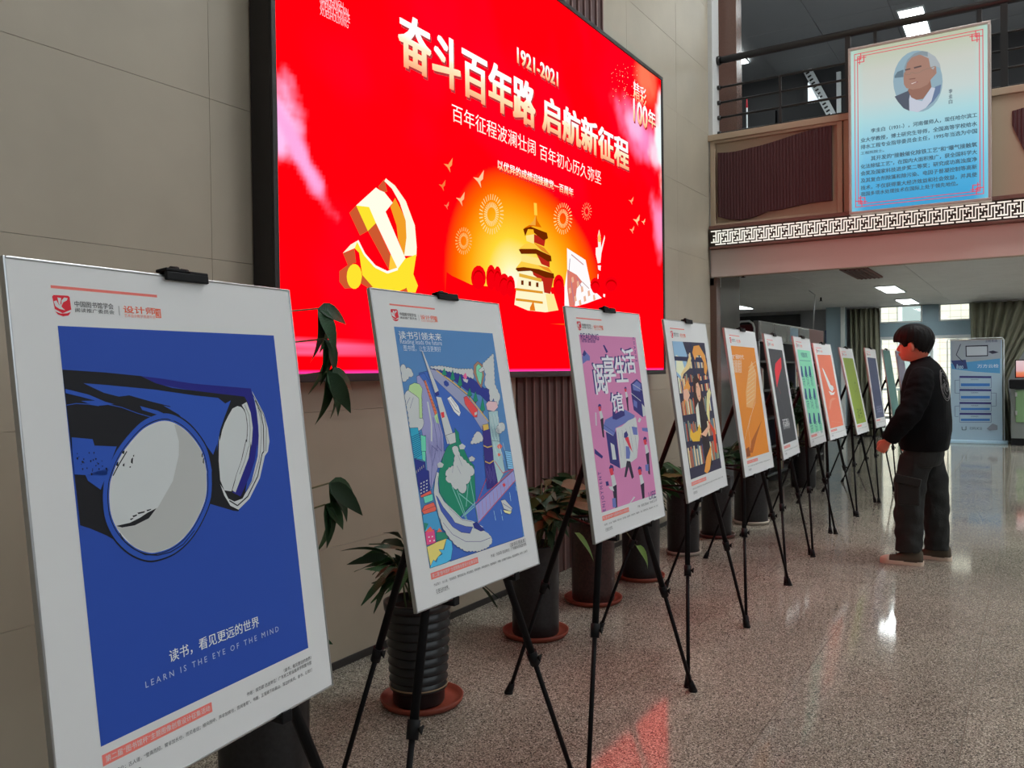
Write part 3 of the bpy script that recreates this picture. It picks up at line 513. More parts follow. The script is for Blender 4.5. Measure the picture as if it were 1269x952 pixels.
((185,195,200),[.1706,.0625,.17,.0333,.1688,.0334,.1694,.0626]),
((60,90,110),[.1628,.0273,.1642,-.0051,.1632,-.0051,.1618,.0273]),
((185,195,200),[.1596,-.0477,.1609,-.0715,.1597,-.0716,.1584,-.0477]),
((185,195,200),[.1746,.0578,.1741,.0266,.1729,.0266,.1734,.0578]),
((60,90,110),[.1668,.0225,.1677,-.0118,.1667,-.0118,.1658,.0225]),
((185,195,200),[.1731,-.0219,.175,-.046,.1738,-.0461,.1719,-.022]),
((185,195,200),[.1786,.053,.1781,.0199,.1769,.0199,.1774,.0531]),
((60,90,110),[.1708,.0177,.1711,-.0185,.1701,-.0186,.1698,.0177]),
((185,195,200),[.1765,-.0311,.179,-.0553,.1778,-.0554,.1753,-.0313]),
((185,195,200),[.1866,.0618,.1877,.0324,.1865,.0323,.1854,.0618]),
((60,90,110),[.1787,.0264,.1801,-.0062,.1791,-.0063,.1777,.0263]),
((185,195,200),[.18,-.0404,.183,-.0646,.1818,-.0647,.1788,-.0405]),
((185,195,200),[.1906,.0571,.1918,.0256,.1906,.0256,.1894,.057]),
((60,90,110),[.1827,.0216,.1836,-.013,.1826,-.013,.1817,.0215]),
((185,195,200),[.1834,-.0496,.187,-.0739,.1858,-.0741,.1822,-.0498]),
((185,195,200),[.1947,.0523,.196,.0188,.1948,.0188,.1935,.0522]),
((60,90,110),[.1868,.0168,.1871,-.0197,.1861,-.0197,.1858,.0167]),
((185,195,200),[.1972,-.0237,.2013,-.0481,.2001,-.0483,.196,-.0239]),
((95,90,150),[.0865,-.082,.0808,-.1303,.0796,-.1302,.0853,-.0819]),
((95,90,150),[.0906,-.0896,.0884,-.1254,.0872,-.1253,.0894,-.0895]),
((95,90,150),[.0948,-.0972,.0961,-.1205,.0949,-.1205,.0936,-.0973]),
((95,90,150),[.1049,-.0838,.0991,-.1325,.0979,-.1323,.1037,-.0837]),
((95,90,150),[.1091,-.0915,.1069,-.1275,.1057,-.1275,.1079,-.0914]),
((95,90,150),[.1134,-.0991,.1147,-.1225,.1135,-.1226,.1122,-.0992]),
((95,90,150),[.1236,-.0857,.1177,-.1346,.1165,-.1345,.1225,-.0856]),
((95,90,150),[.1279,-.0934,.1256,-.1297,.1244,-.1296,.1267,-.0933]),
((140,175,185),[.0957,-.2096,.0962,-.2226,.094,-.2226,.0935,-.2097]),
((140,175,185),[.0968,-.2241,.0974,-.2371,.0952,-.2372,.0946,-.2242]),
((140,175,185),[.1327,-.212,.1332,-.2252,.131,-.2253,.1305,-.2121]),
((140,175,185),[.1331,-.2295,.1336,-.2427,.1314,-.2428,.1309,-.2296]),
((140,175,185),[.1924,-.17,.193,-.1835,.1908,-.1836,.1902,-.1701]),
((140,175,185),[.1917,-.1818,.1923,-.1953,.1901,-.1954,.1895,-.1819]),
((140,175,185),[.2309,-.1568,.2315,-.1704,.2293,-.1705,.2287,-.1568]),
((95,92,135),[-.1571,.0161,-.1588,-.026,-.1596,-.026,-.1579,.0162]),
((95,92,135),[-.153,.0079,-.1562,-.0368,-.157,-.0367,-.1538,.008]),
((95,92,135),[-.149,-.0004,-.1536,-.0476,-.1544,-.0475,-.1498,-.0003]),
((95,92,135),[-.1449,-.0086,-.1434,-.0273,-.1442,-.0274,-.1457,-.0086]),
((95,92,135),[-.133,.0144,-.1408,-.0382,-.1416,-.0381,-.1338,.0145]),
((95,92,135),[-.1289,.0061,-.1382,-.0491,-.139,-.049,-.1297,.0062]),
((95,92,135),[-.1248,-.0022,-.1278,-.0287,-.1286,-.0286,-.1256,-.0021]),
((95,92,135),[-.1206,-.0106,-.1252,-.0396,-.126,-.0395,-.1214,-.0105]),
((95,92,135),[-.1085,.0127,-.1226,-.0506,-.1234,-.0504,-.1093,.0128]),
((95,92,135),[-.1043,.0043,-.1121,-.0301,-.1129,-.03,-.1051,.0044]),
((95,92,135),[-.1001,-.0042,-.1094,-.0411,-.1102,-.0409,-.1009,-.004]),
((95,92,135),[-.0959,-.0126,-.1068,-.0521,-.1076,-.0519,-.0967,-.0124])],[
('读书引领未来',(185,190,195),-0.2145,0.2726,-0.0306,0.2934,0,1),
('Reading leads the future',(170,180,190),-0.213,0.2601,-0.0331,0.2693,0,0),
('图书馆，让生活更美好',(170,180,190),-0.2031,0.2426,-0.0416,0.2556,0,0),
('（读书引领未来）',(60,60,62),0.15,-0.3215,0.2377,-0.312,0,0),
('作者：刘菲菲 选送单位：广州美术学院图书馆',(60,60,62),0.045,-0.333,0.2377,-0.323,0,0)])
ART['b2']=([
((172,108,146),[-.2263,-.3061,.2377,-.3061,.2377,.3042,-.2263,.3042]),
((86,96,150),[-.2291,.2023,-.2228,.2257,-.2006,.2509,-.1657,.2288,-.1698,.2139,-.1919,.214]),
((44,42,98),[-.2205,.2345,-.2004,.2517,-.1886,.2376,-.2084,.2287]),
((44,42,98),[-.053,.2692,-.0423,.2709,-.0185,.2464,-.0338,.241]),
((86,96,150),[-.1409,-.0242,-.1098,.0037,.0584,.0313,.1398,.0047,.121,-.0071,-.0384,-.0313,-.0505,-.0487,-.0633,-.0575]),
((44,42,98),[-.1276,-.0124,-.0493,-.0451,-.0499,-.0464,-.1282,-.0138]),
((165,168,168),[-.1409,-.0247,-.063,-.0566,-.0637,-.0584,-.1417,-.0265]),
((44,42,98),[-.1183,-.0377,-.0633,-.0575,-.0368,-.0375,-.0429,-.1758,-.1169,-.148]),
((165,168,168),[-.0933,-.0787,-.066,-.0901,-.064,-.1418,-.0938,-.1388]),
((165,168,168),[-.035,-.0315,.0117,-.0285,.0751,-.0107,.1453,-.0021,.1471,-.0827,.1084,-.1524,-.0002,-.175,-.0389,-.1763]),
((70,66,110),[-.0208,-.0447,-.021,-.1399,-.0222,-.1399,-.022,-.0447]),
((70,66,110),[.0128,-.041,.0127,-.1371,.0115,-.1371,.0116,-.041]),
((70,66,110),[.0471,-.0371,.0469,-.1341,.0457,-.1341,.0459,-.0371]),
((70,66,110),[.0821,-.0332,.0818,-.1312,.0806,-.1312,.0809,-.0332]),
((70,66,110),[.1178,-.0293,.1174,-.1281,.1162,-.1281,.1166,-.0292]),
((86,96,150),[.0976,-.0343,.1448,-.0407,.1398,-.0693,.1032,-.0649]),
((44,42,98),[.0254,-.0544,.0493,-.0474,.0591,-.0632,.0411,-.0743,.0209,-.0696]),
((180,52,66),[.027,-.0732,.0573,-.0693,.0764,-.1276,.0532,-.1066]),
((86,96,150),[.0258,-.1011,.0532,-.1066,.0575,-.1289,.0438,-.1495,.0156,-.1467]),
((38,34,50),[.0188,-.1547,.048,-.1595,.0607,-.2191,.0413,-.2243,.0274,-.1779,-.0027,-.2116,-.0192,-.2097]),
((44,42,98),[-.0156,.0227,.0522,.0348,.0519,.0096,-.0227,-.0016,-.0525,.0033,-.0402,.0455,-.0197,.0445,-.0234,.02]),
((44,42,98),[.1386,.124,.1979,.1422,.2398,.1248,.2379,.0884,.248,.0748,.2399,-.001,.2065,-.0057,.1349,.0258,.1324,.079]),
((86,96,150),[.1527,.1204,.1959,.1357,.2309,.1217,.2138,.0925,.1543,.1009]),
((165,168,168),[.1304,.0918,.2109,.0578,.2097,.0551,.1292,.089]),
((165,168,168),[.154,.1246,.2318,.0995,.2312,.0976,.1533,.1227]),
((86,96,150),[.1434,.0657,.1746,.0547,.1671,.0307,.1398,.0417]),
((165,168,168),[.215,.0464,.2463,.0317,.2399,-.001,.2109,-.0043]),
((44,42,98),[-.1531,.0539,-.1428,.0616,-.1291,.058,-.1288,.0475,-.1396,.0383,-.1503,.0463]),
((180,52,66),[-.1521,.0516,-.1338,.053,-.1331,.038,-.1472,.0343,-.1514,.0426]),
((165,168,168),[-.1486,.0351,-.1303,.0364,-.1242,.0113,-.1472,.0053]),
((38,34,50),[-.1483,.0072,-.124,.0121,-.1324,-.0292,-.1359,-.0587,-.1477,-.0541,-.148,-.0207]),
((44,42,98),[.0765,.1097,.0849,.1157,.0961,.1131,.0963,.1051,.0875,.0979,.0787,.1039]),
((180,52,66),[.0773,.1079,.0922,.1092,.0927,.0977,.0812,.0947,.0778,.1011]),
((165,168,168),[.08,.0953,.095,.0965,.0999,.0774,.0811,.0724]),
((38,34,50),[.0802,.0738,.1001,.0779,.0931,.0461,.0902,.0233,.0805,.0267,.0803,.0524]),
((44,42,98),[.1843,-.0889,.1982,-.08,.2166,-.0851,.217,-.098,.2024,-.1086,.188,-.0983]),
((180,52,66),[.1857,-.0918,.2103,-.091,.2111,-.1094,.1921,-.1132,.1866,-.1028]),
((165,168,168),[.1902,-.1122,.2149,-.1115,.2229,-.1425,.1918,-.1487]),
((38,34,50),[.1904,-.1463,.2232,-.1416,.2115,-.1917,.2066,-.2276,.1908,-.2212,.1906,-.1804]),
((44,42,98),[.1023,-.1936,.1165,-.1847,.1354,-.1906,.1358,-.204,.1208,-.2148,.106,-.2035]),
((180,52,66),[.1037,-.1966,.1289,-.1966,.1297,-.2158,.1103,-.2192,.1046,-.2081]),
((165,168,168),[.1083,-.2181,.1336,-.2181,.1419,-.2507,.1101,-.2563]),
((38,34,50),[.1086,-.2537,.1422,-.2498,.1303,-.3018,.1253,-.3392,.1091,-.3321,.1088,-.2894]),
((44,42,98),[-.1304,-.1645,-.1154,-.1543,-.0955,-.1607,-.095,-.1759,-.1107,-.1881,-.1264,-.1756]),
((180,52,66),[-.129,-.1678,-.1023,-.1675,-.1013,-.1892,-.1219,-.1932,-.1279,-.1808]),
((165,168,168),[-.1239,-.1919,-.0972,-.1918,-.0884,-.2285,-.122,-.235]),
((38,34,50),[-.1235,-.2321,-.0881,-.2275,-.1004,-.2861,-.1055,-.3283,-.1227,-.3203,-.1231,-.2722]),
((86,96,150),[-.1363,-.2704,-.1086,-.2724,-.1138,-.3038,-.1398,-.3017]),
((165,168,168),[-.1518,-.2276,-.1205,-.2298,-.1138,-.2485,-.1394,-.2398]),
((44,42,98),[-.1697,-.2077,-.1502,-.2083,-.1465,-.223,-.1678,-.2231]),
((86,96,150),[.1719,-.1858,.2026,-.1851,.1969,-.2118,.1693,-.2087]),
((165,168,168),[-.0063,-.3087,.0396,-.2874,.0487,-.2924,.0056,-.3123]),
((44,42,98),[-.2198,-.0884,-.1647,-.1199,-.1734,-.1278,-.2214,-.1057]),
((86,96,150),[.1861,-.0452,.2406,-.0489,.2394,-.0653,.1864,-.0566]),
((165,168,168),[-.1727,.0321,-.1808,-.013,-.1886,-.0116,-.1806,.0336]),
((165,168,168),[.1555,-.0189,.1752,-.0055,.1928,-.0114,.173,-.0248])],[
('阅',(44,42,98),-0.1606,0.0989,-0.0711,0.2063,0,2),
('阅',(44,42,98),-0.1562,0.0971,-0.0665,0.2045,0,2),
('阅',(185,185,190),-0.1518,0.0952,-0.0618,0.2028,0,2),
('享',(44,42,98),-0.0868,0.1398,0.0092,0.2358,0,2),
('享',(44,42,98),-0.0822,0.1379,0.014,0.2341,0,2),
('享',(185,185,190),-0.0776,0.1361,0.0189,0.2323,0,2),
('生',(44,42,98),0.0107,0.1376,0.1104,0.2302,0,2),
('生',(44,42,98),0.0155,0.1357,0.1155,0.2284,0,2),
('生',(185,185,190),0.0203,0.1338,0.1206,0.2265,0,2),
('活',(44,42,98),0.0816,0.1694,0.1919,0.2617,0,2),
('活',(44,42,98),0.0866,0.1675,0.1972,0.2599,0,2),
('活',(185,185,190),0.0917,0.1656,0.2025,0.2581,0,2),
('馆',(44,42,98),-0.0535,0.0312,0.0396,0.098,0,2),
('馆',(44,42,98),-0.0488,0.0292,0.0445,0.0961,0,2),
('馆',(185,185,190),-0.0442,0.0272,0.0495,0.0941,0,2),
('READING',(44,42,98),-0.2159,0.2928,-0.08,0.304,0,0),
('阅享生活馆',(44,42,98),-0.2121,0.2772,-0.111,0.2872,0,0),
('C H A N G E',(44,42,98),0.2242,0.2085,0.2089,0.3053,-1,1),
('E N J O Y M E N T',(44,42,98),-0.2164,-0.3042,-0.1901,-0.1702,1,1),
('LIFE',(44,42,98),0.1682,-0.3097,0.2318,-0.2982,0,0),
('（悦享）',(60,60,62),0.2,-0.3215,0.2377,-0.312,0,0),
('作者：张佳慧 选送单位：郑州轻工业大学',(60,60,62),0.06,-0.333,0.2377,-0.323,0,0)])
ART['b3']=([
((44,42,60),[-.2263,-.3061,.2377,-.3061,.2377,.3042,-.2263,.3042]),
((190,150,110),[-.217,.1822,-.205,.1822,-.205,.253,-.217,.253]),
((190,150,110),[-.2028,.1822,-.1833,.1822,-.1833,.2387,-.2028,.2387]),
((170,80,50),[-.1799,.1822,-.1649,.1822,-.1649,.2425,-.1799,.2425]),
((150,90,70),[-.1623,.1822,-.146,.1822,-.146,.2521,-.1623,.2521]),
((120,130,110),[-.1431,.1822,-.1246,.1822,-.1246,.2421,-.1431,.2421]),
((150,90,70),[-.1213,.1822,-.1028,.1822,-.1028,.2467,-.1213,.2467]),
((190,150,110),[-.0995,.1822,-.0871,.1822,-.0871,.2423,-.0995,.2423]),
((70,70,100),[-.0455,.1822,-.0309,.1822,-.0309,.2496,-.0455,.2496]),
((200,175,140),[-.0283,.1822,-.0182,.1822,-.0182,.2477,-.0283,.2477]),
((200,175,140),[-.0165,.1822,.0014,.1822,.0014,.254,-.0165,.254]),
((190,150,110),[.0371,.1822,.0509,.1822,.0509,.252,.0371,.252]),
((90,110,120),[.0672,.1822,.0801,.1822,.0801,.2458,.0672,.2458]),
((190,150,110),[.0824,.1822,.0985,.1822,.0985,.252,.0824,.252]),
((200,175,140),[.1014,.1822,.115,.1822,.115,.2426,.1014,.2426]),
((70,70,100),[.1174,.1822,.1354,.1822,.1354,.2388,.1174,.2388]),
((205,190,170),[.1386,.1822,.154,.1822,.154,.241,.1386,.241]),
((190,150,110),[.1567,.1822,.1685,.1822,.1685,.2438,.1567,.2438]),
((90,110,120),[.211,.1822,.2243,.1822,.2243,.2459,.211,.2459]),
((205,190,170),[-.217,.0723,-.1977,.0723,-.1977,.1443,-.217,.1443]),
((190,150,110),[-.1943,.0723,-.1832,.0723,-.1832,.1441,-.1943,.1441]),
((70,70,100),[-.1813,.0723,-.1664,.0723,-.1664,.1459,-.1813,.1459]),
((190,150,110),[-.1637,.0723,-.1491,.0723,-.1491,.1375,-.1637,.1375]),
((200,175,140),[-.1465,.0723,-.1287,.0723,-.1287,.1375,-.1465,.1375]),
((150,90,70),[-.1256,.0723,-.1099,.0723,-.1099,.1472,-.1256,.1472]),
((120,130,110),[-.1071,.0723,-.0882,.0723,-.0882,.1568,-.1071,.1568]),
((150,90,70),[-.0849,.0723,-.0666,.0723,-.0666,.1394,-.0849,.1394]),
((150,90,70),[-.0441,.0723,-.0266,.0723,-.0266,.1526,-.0441,.1526]),
((120,130,110),[-.0235,.0723,-.0111,.0723,-.0111,.1491,-.0235,.1491]),
((90,110,120),[-.0089,.0723,.0018,.0723,.0018,.1415,-.0089,.1415]),
((200,175,140),[.0036,.0723,.0197,.0723,.0197,.1407,.0036,.1407]),
((170,80,50),[.0225,.0723,.0404,.0723,.0404,.142,.0225,.142]),
((150,90,70),[.0436,.0723,.0603,.0723,.0603,.1384,.0436,.1384]),
((190,150,110),[.0633,.0723,.0751,.0723,.0751,.1538,.0633,.1538]),
((170,80,50),[.0772,.0723,.0957,.0723,.0957,.1546,.0772,.1546]),
((200,175,140),[.099,.0723,.1145,.0723,.1145,.1428,.099,.1428]),
((170,80,50),[.1532,.0723,.1703,.0723,.1703,.1446,.1532,.1446]),
((200,175,140),[.1733,.0723,.192,.0723,.192,.1462,.1733,.1462]),
((150,90,70),[.1953,.0723,.2123,.0723,.2123,.1408,.1953,.1408]),
((70,70,100),[.2153,.0723,.23,.0723,.23,.1409,.2153,.1409]),
((150,90,70),[-.217,-.0253,-.2019,-.0253,-.2019,.0316,-.217,.0316]),
((190,150,110),[-.1993,-.0253,-.1852,-.0253,-.1852,.0374,-.1993,.0374]),
((170,80,50),[-.1827,-.0253,-.1653,-.0253,-.1653,.0435,-.1827,.0435]),
((120,130,110),[-.1623,-.0253,-.1511,-.0253,-.1511,.0351,-.1623,.0351]),
((190,150,110),[-.1491,-.0253,-.1345,-.0253,-.1345,.0355,-.1491,.0355]),
((205,190,170),[-.1319,-.0253,-.1166,-.0253,-.1166,.0396,-.1319,.0396]),
((170,80,50),[-.1138,-.0253,-.1034,-.0253,-.1034,.0323,-.1138,.0323]),
((190,150,110),[-.1015,-.0253,-.0882,-.0253,-.0882,.0438,-.1015,.0438]),
((120,130,110),[-.0858,-.0253,-.0703,-.0253,-.0703,.0397,-.0858,.0397]),
((90,110,120),[-.0676,-.0253,-.0576,-.0253,-.0576,.0326,-.0676,.0326]),
((170,80,50),[-.0558,-.0253,-.0413,-.0253,-.0413,.0455,-.0558,.0455]),
((70,70,100),[-.0387,-.0253,-.0227,-.0253,-.0227,.0325,-.0387,.0325]),
((205,190,170),[-.0198,-.0253,-.0019,-.0253,-.0019,.0409,-.0198,.0409]),
((90,110,120),[.0148,-.0253,.0323,-.0253,.0323,.0329,.0148,.0329]),
((190,150,110),[.0354,-.0253,.0494,-.0253,.0494,.0426,.0354,.0426]),
((205,190,170),[.0519,-.0253,.0632,-.0253,.0632,.0445,.0519,.0445]),
((70,70,100),[.0652,-.0253,.0753,-.0253,.0753,.0417,.0652,.0417]),
((150,90,70),[.077,-.0253,.0885,-.0253,.0885,.0431,.077,.0431]),
((190,150,110),[.0905,-.0253,.106,-.0253,.106,.0416,.0905,.0416]),
((90,110,120),[.1087,-.0253,.1235,-.0253,.1235,.0358,.1087,.0358]),
((120,130,110),[.1261,-.0253,.1449,-.0253,.1449,.0466,.1261,.0466]),
((70,70,100),[.1483,-.0253,.1624,-.0253,.1624,.0319,.1483,.0319]),
((170,80,50),[.165,-.0253,.183,-.0253,.183,.0467,.165,.0467]),
((205,190,170),[.1862,-.0253,.2017,-.0253,.2017,.0412,.1862,.0412]),
((70,70,100),[.2044,-.0253,.222,-.0253,.222,.0478,.2044,.0478]),
((90,110,120),[-.217,-.1413,-.2002,-.1413,-.2002,-.0542,-.217,-.0542]),
((170,80,50),[-.1972,-.1413,-.1854,-.1413,-.1854,-.0629,-.1972,-.0629]),
((120,130,110),[-.1668,-.1413,-.1512,-.1413,-.1512,-.0523,-.1668,-.0523]),
((90,110,120),[-.1484,-.1413,-.1353,-.1413,-.1353,-.0622,-.1484,-.0622]),
((150,90,70),[-.133,-.1413,-.1214,-.1413,-.1214,-.0695,-.133,-.0695]),
((170,80,50),[-.1193,-.1413,-.1078,-.1413,-.1078,-.0691,-.1193,-.0691]),
((90,110,120),[-.1058,-.1413,-.0951,-.1413,-.0951,-.0626,-.1058,-.0626]),
((150,90,70),[-.0933,-.1413,-.0804,-.1413,-.0804,-.0593,-.0933,-.0593]),
((150,90,70),[-.0782,-.1413,-.0676,-.1413,-.0676,-.0715,-.0782,-.0715]),
((120,130,110),[-.0657,-.1413,-.0554,-.1413,-.0554,-.0637,-.0657,-.0637]),
((70,70,100),[-.0314,-.1413,-.0121,-.1413,-.0121,-.0725,-.0314,-.0725]),
((150,90,70),[-.0087,-.1413,.0033,-.1413,.0033,-.0679,-.0087,-.0679]),
((90,110,120),[.0054,-.1413,.0175,-.1413,.0175,-.072,.0054,-.072]),
((205,190,170),[.0197,-.1413,.036,-.1413,.036,-.0554,.0197,-.0554]),
((150,90,70),[.0388,-.1413,.0489,-.1413,.0489,-.0711,.0388,-.0711]),
((120,130,110),[.0507,-.1413,.064,-.1413,.064,-.0673,.0507,-.0673]),
((120,130,110),[.0834,-.1413,.1027,-.1413,.1027,-.0562,.0834,-.0562]),
((200,175,140),[.1062,-.1413,.1256,-.1413,.1256,-.0713,.1062,-.0713]),
((150,90,70),[.1291,-.1413,.1454,-.1413,.1454,-.0551,.1291,-.0551]),
((150,90,70),[.1483,-.1413,.1591,-.1413,.1591,-.051,.1483,-.051]),
((90,110,120),[.161,-.1413,.1796,-.1413,.1796,-.0676,.161,-.0676]),
((90,110,120),[.1828,-.1413,.2025,-.1413,.2025,-.0609,.1828,-.0609]),
((190,150,110),[.206,-.1413,.2255,-.1413,.2255,-.0637,.206,-.0637]),
((200,175,140),[-.217,-.2572,-.2002,-.2572,-.2002,-.1688,-.217,-.1688]),
((150,90,70),[-.1972,-.2572,-.1809,-.2572,-.1809,-.1827,-.1972,-.1827]),
((150,90,70),[-.1781,-.2572,-.16,-.2572,-.16,-.1671,-.1781,-.1671]),
((90,110,120),[-.1568,-.2572,-.1383,-.2572,-.1383,-.1775,-.1568,-.1775]),
((200,175,140),[-.1351,-.2572,-.1179,-.2572,-.1179,-.1669,-.1351,-.1669]),
((90,110,120),[-.1148,-.2572,-.1005,-.2572,-.1005,-.1817,-.1148,-.1817]),
((200,175,140),[-.098,-.2572,-.0819,-.2572,-.0819,-.1839,-.098,-.1839]),
((90,110,120),[-.0791,-.2572,-.0604,-.2572,-.0604,-.1676,-.0791,-.1676]),
((205,190,170),[-.0571,-.2572,-.0395,-.2572,-.0395,-.1736,-.0571,-.1736]),
((150,90,70),[-.0364,-.2572,-.019,-.2572,-.019,-.1751,-.0364,-.1751]),
((70,70,100),[-.016,-.2572,-.0018,-.2572,-.0018,-.1701,-.016,-.1701]),
((200,175,140),[.0007,-.2572,.0143,-.2572,.0143,-.175,.0007,-.175]),
((205,190,170),[.0168,-.2572,.0295,-.2572,.0295,-.184,.0168,-.184]),
((205,190,170),[.0317,-.2572,.051,-.2572,.051,-.1702,.0317,-.1702]),
((120,130,110),[.0544,-.2572,.0691,-.2572,.0691,-.1756,.0544,-.1756]),
((150,90,70),[.0717,-.2572,.0865,-.2572,.0865,-.1732,.0717,-.1732]),
((150,90,70),[.0891,-.2572,.1025,-.2572,.1025,-.1881,.0891,-.1881]),
((205,190,170),[.1048,-.2572,.118,-.2572,.118,-.1676,.1048,-.1676]),
((120,130,110),[.1204,-.2572,.1321,-.2572,.1321,-.1762,.1204,-.1762]),
((170,80,50),[.1342,-.2572,.1508,-.2572,.1508,-.1699,.1342,-.1699]),
((120,130,110),[.1537,-.2572,.1673,-.2572,.1673,-.1681,.1537,-.1681]),
((70,70,100),[.1697,-.2572,.1814,-.2572,.1814,-.1728,.1697,-.1728]),
((120,130,110),[.1835,-.2572,.2001,-.2572,.2001,-.1801,.1835,-.1801]),
((120,130,110),[.203,-.2572,.2215,-.2572,.2215,-.1848,.203,-.1848]),
((120,150,175),[-.2263,.1516,-.1799,.1333,-.0871,.1822,-.05,.2432,-.0871,.3042,-.2263,.3042]),
((205,190,165),[-.2263,.17,-.1706,.1455,-.1103,.1822,-.1335,.231,-.2031,.2432]),
((36,38,64),[.0057,.1089,.0428,.1089,.0428,.3042,.0057,.3042]),
((36,38,64),[-.2263,.2188,.2377,.2066,.2377,.231,-.2263,.2371]),
((36,38,64),[-.1335,.0967,.2377,.1089,.2377,.1272,-.1335,.115]),
((196,130,62),[.0289,.2554,.0614,.2859,.1449,.292,.2145,.2432,.2284,.1822,.1913,.1455,.1681,.1577,.182,.2066,.1449,.2432,.0892,.2432,.0521,.2188]),
((205,170,120),[-.1799,.1211,-.1335,.1577,-.0407,.1822,.0057,.231,-.0175,.2432,-.0871,.1944,-.1706,.1577]),
((196,130,62),[-.1799,.0113,-.1335,.0601,-.0639,.0967,-.0964,.1333,-.1706,.0845]),
((215,150,130),[-.1799,.0479,-.1335,.0296,-.0871,.0601,-.1103,.0906,-.1706,.0845]),
((48,30,32),[-.0314,.0723,-.0175,.1333,.0289,.1516,.0799,.1272,.0985,.0296,.1078,-.0619,.0614,-.0497,.0428,-.0009,.0057,-.0314,-.0314,-.0864,-.05,-.0131]),
((208,150,124),[.0057,.0723,.0196,.1089,.0521,.115,.0753,.0845,.066,.0418,.0382,.0235,.015,.0418]),
((205,195,180),[-.0314,-.0009,.015,.0235,.0289,-.0009,.0289,-.0864,-.0129,-.0986,-.0407,-.0864]),
((40,32,36),[.015,.0235,.0707,.0296,.1078,-.0314,.0985,-.123,.1078,-.2755,.0057,-.2816,-.0036,-.184,.0057,-.0925]),
((208,150,124),[-.0314,-.0864,.0057,-.123,.0985,-.0986,.1449,-.0742,.1356,-.1047,.0614,-.1413,-.0129,-.123]),
((205,180,130),[.1171,-.0375,.1635,.0601,.2145,.0845,.2284,.0601,.182,.0113,.1449,-.0864]),
((180,60,40),[.1217,-.0619,.2145,-.123,.2006,-.2328,.1635,-.2206,.1727,-.1352]),
((190,150,50),[-.1613,-.123,-.1335,-.1474,-.0407,-.1535,.0057,-.1108,-.0129,-.0742,-.05,-.1047,-.1149,-.1108,-.1428,-.0864]),
((196,130,62),[-.0314,-.2939,.0289,-.2328,.1217,-.184,.0985,-.245,.0521,-.2939,.0057,-.3061]),
((90,60,60),[.0196,.0937,.0335,.0967,.0335,.0906]),
((170,60,60),[.0335,.051,.0521,.0528,.0428,.0467])],[
])
ART['b4']=([
((186,114,42),[-.2263,-.3061,.2377,-.3061,.2377,.3042,-.2263,.3042]),
((198,140,90),[.137,.2234,.1948,.1527,.1198,.0237,.0227,-.043,-.0937,-.0333,-.0641,.0506,.0449,.1642]),
((215,190,160),[-.0817,-.0161,.0803,.0137,.0806,.0123,-.0814,-.0175]),
((215,190,160),[-.0667,.006,.0962,.0366,.0965,.0352,-.0664,.0047]),
((215,190,160),[-.0516,.0283,.1123,.0597,.1125,.0583,-.0514,.0269]),
((215,190,160),[-.0365,.0507,.1284,.0829,.1287,.0815,-.0362,.0493]),
((215,190,160),[-.0212,.0733,.1447,.1062,.1449,.1048,-.021,.0719]),
((215,190,160),[-.0059,.096,.161,.1297,.1613,.1283,-.0056,.0946]),
((215,190,160),[.0095,.1188,.1774,.1533,.1777,.152,.0098,.1174]),
((215,190,160),[.0251,.1418,.194,.1771,.1943,.1758,.0253,.1404]),
((215,190,160),[.0407,.1649,.2107,.2011,.211,.1997,.041,.1635]),
((215,190,160),[.0564,.1882,.2274,.2252,.2277,.2238,.0567,.1868]),
((215,200,185),[.1378,.224,.1956,.1533,.1941,.152,.1363,.2227]),
((215,200,185),[.1957,.1521,.0945,-.0111,.0928,-.0101,.194,.1532]),
((215,200,185),[.0941,-.0115,-.0704,-.1082,-.0714,-.1065,.0931,-.0097]),
((215,200,185),[-.0703,-.1082,-.2191,-.2104,-.2202,-.2088,-.0714,-.1065]),
((215,200,185),[-.2186,-.2097,-.2232,-.2965,-.2252,-.2964,-.2206,-.2096]),
((215,200,185),[-.224,-.2955,-.1632,-.3062,-.1635,-.3081,-.2244,-.2975]),
((215,200,185),[-.1642,-.3066,-.1179,-.2383,-.1163,-.2394,-.1625,-.3077]),
((215,200,185),[-.1181,-.2388,-.1132,-.15,-.1112,-.1501,-.1161,-.2389]),
((215,200,185),[-.1129,-.1493,-.0407,-.0854,-.0394,-.0869,-.1116,-.1508]),
((150,80,36),[.1749,-.1191,.0236,-.2034,-.1002,-.2847,-.1576,-.2801,-.0869,-.2187]),
((120,64,36),[-.2145,-.2537,-.1492,-.2476,-.1467,-.2975,-.2252,-.2986])],[
('“E”阅时代',(205,200,195),-0.2403,0.2318,-0.0096,0.2583,0,1),
('电子阅读点亮生活',(200,190,180),-0.2386,0.212,-0.0663,0.2231,0,0),
('电子阅读点亮生活',(200,190,180),-0.2463,0.1954,-0.0746,0.2059,0,0),
('电子阅读点亮生活',(200,190,180),-0.2541,0.1789,-0.0829,0.1888,0,0),
('电子阅读点亮生活',(200,190,180),-0.2618,0.1624,-0.0912,0.1718,0,0)])
ART['b5']=([
((52,52,56),[-.2263,-.3061,.2377,-.3061,.2377,.3042,-.2263,.3042]),
((186,38,50),[.1546,.2544,.1183,.1851,-.0295,.1171,-.1506,.0521,-.1415,.1045,-.1284,.1703,-.0693,.2105,.0301,.2319]),
((150,50,58),[-.1285,.0792,-.0475,.0117,-.0495,.0094,-.1305,.0769]),
((96,92,95),[-.1382,.0262,-.0575,-.0418,-.0584,-.0429,-.1391,.0251]),
((96,92,95),[-.0574,-.042,.017,-.1382,.0159,-.139,-.0585,-.0428])],[
('不忘初心',(200,200,200),-0.142,-0.1837,0.0854,-0.1688,0,1),
('阅读照亮前程',(150,150,150),-0.1415,-0.1994,0.0794,-0.201,0,0)])
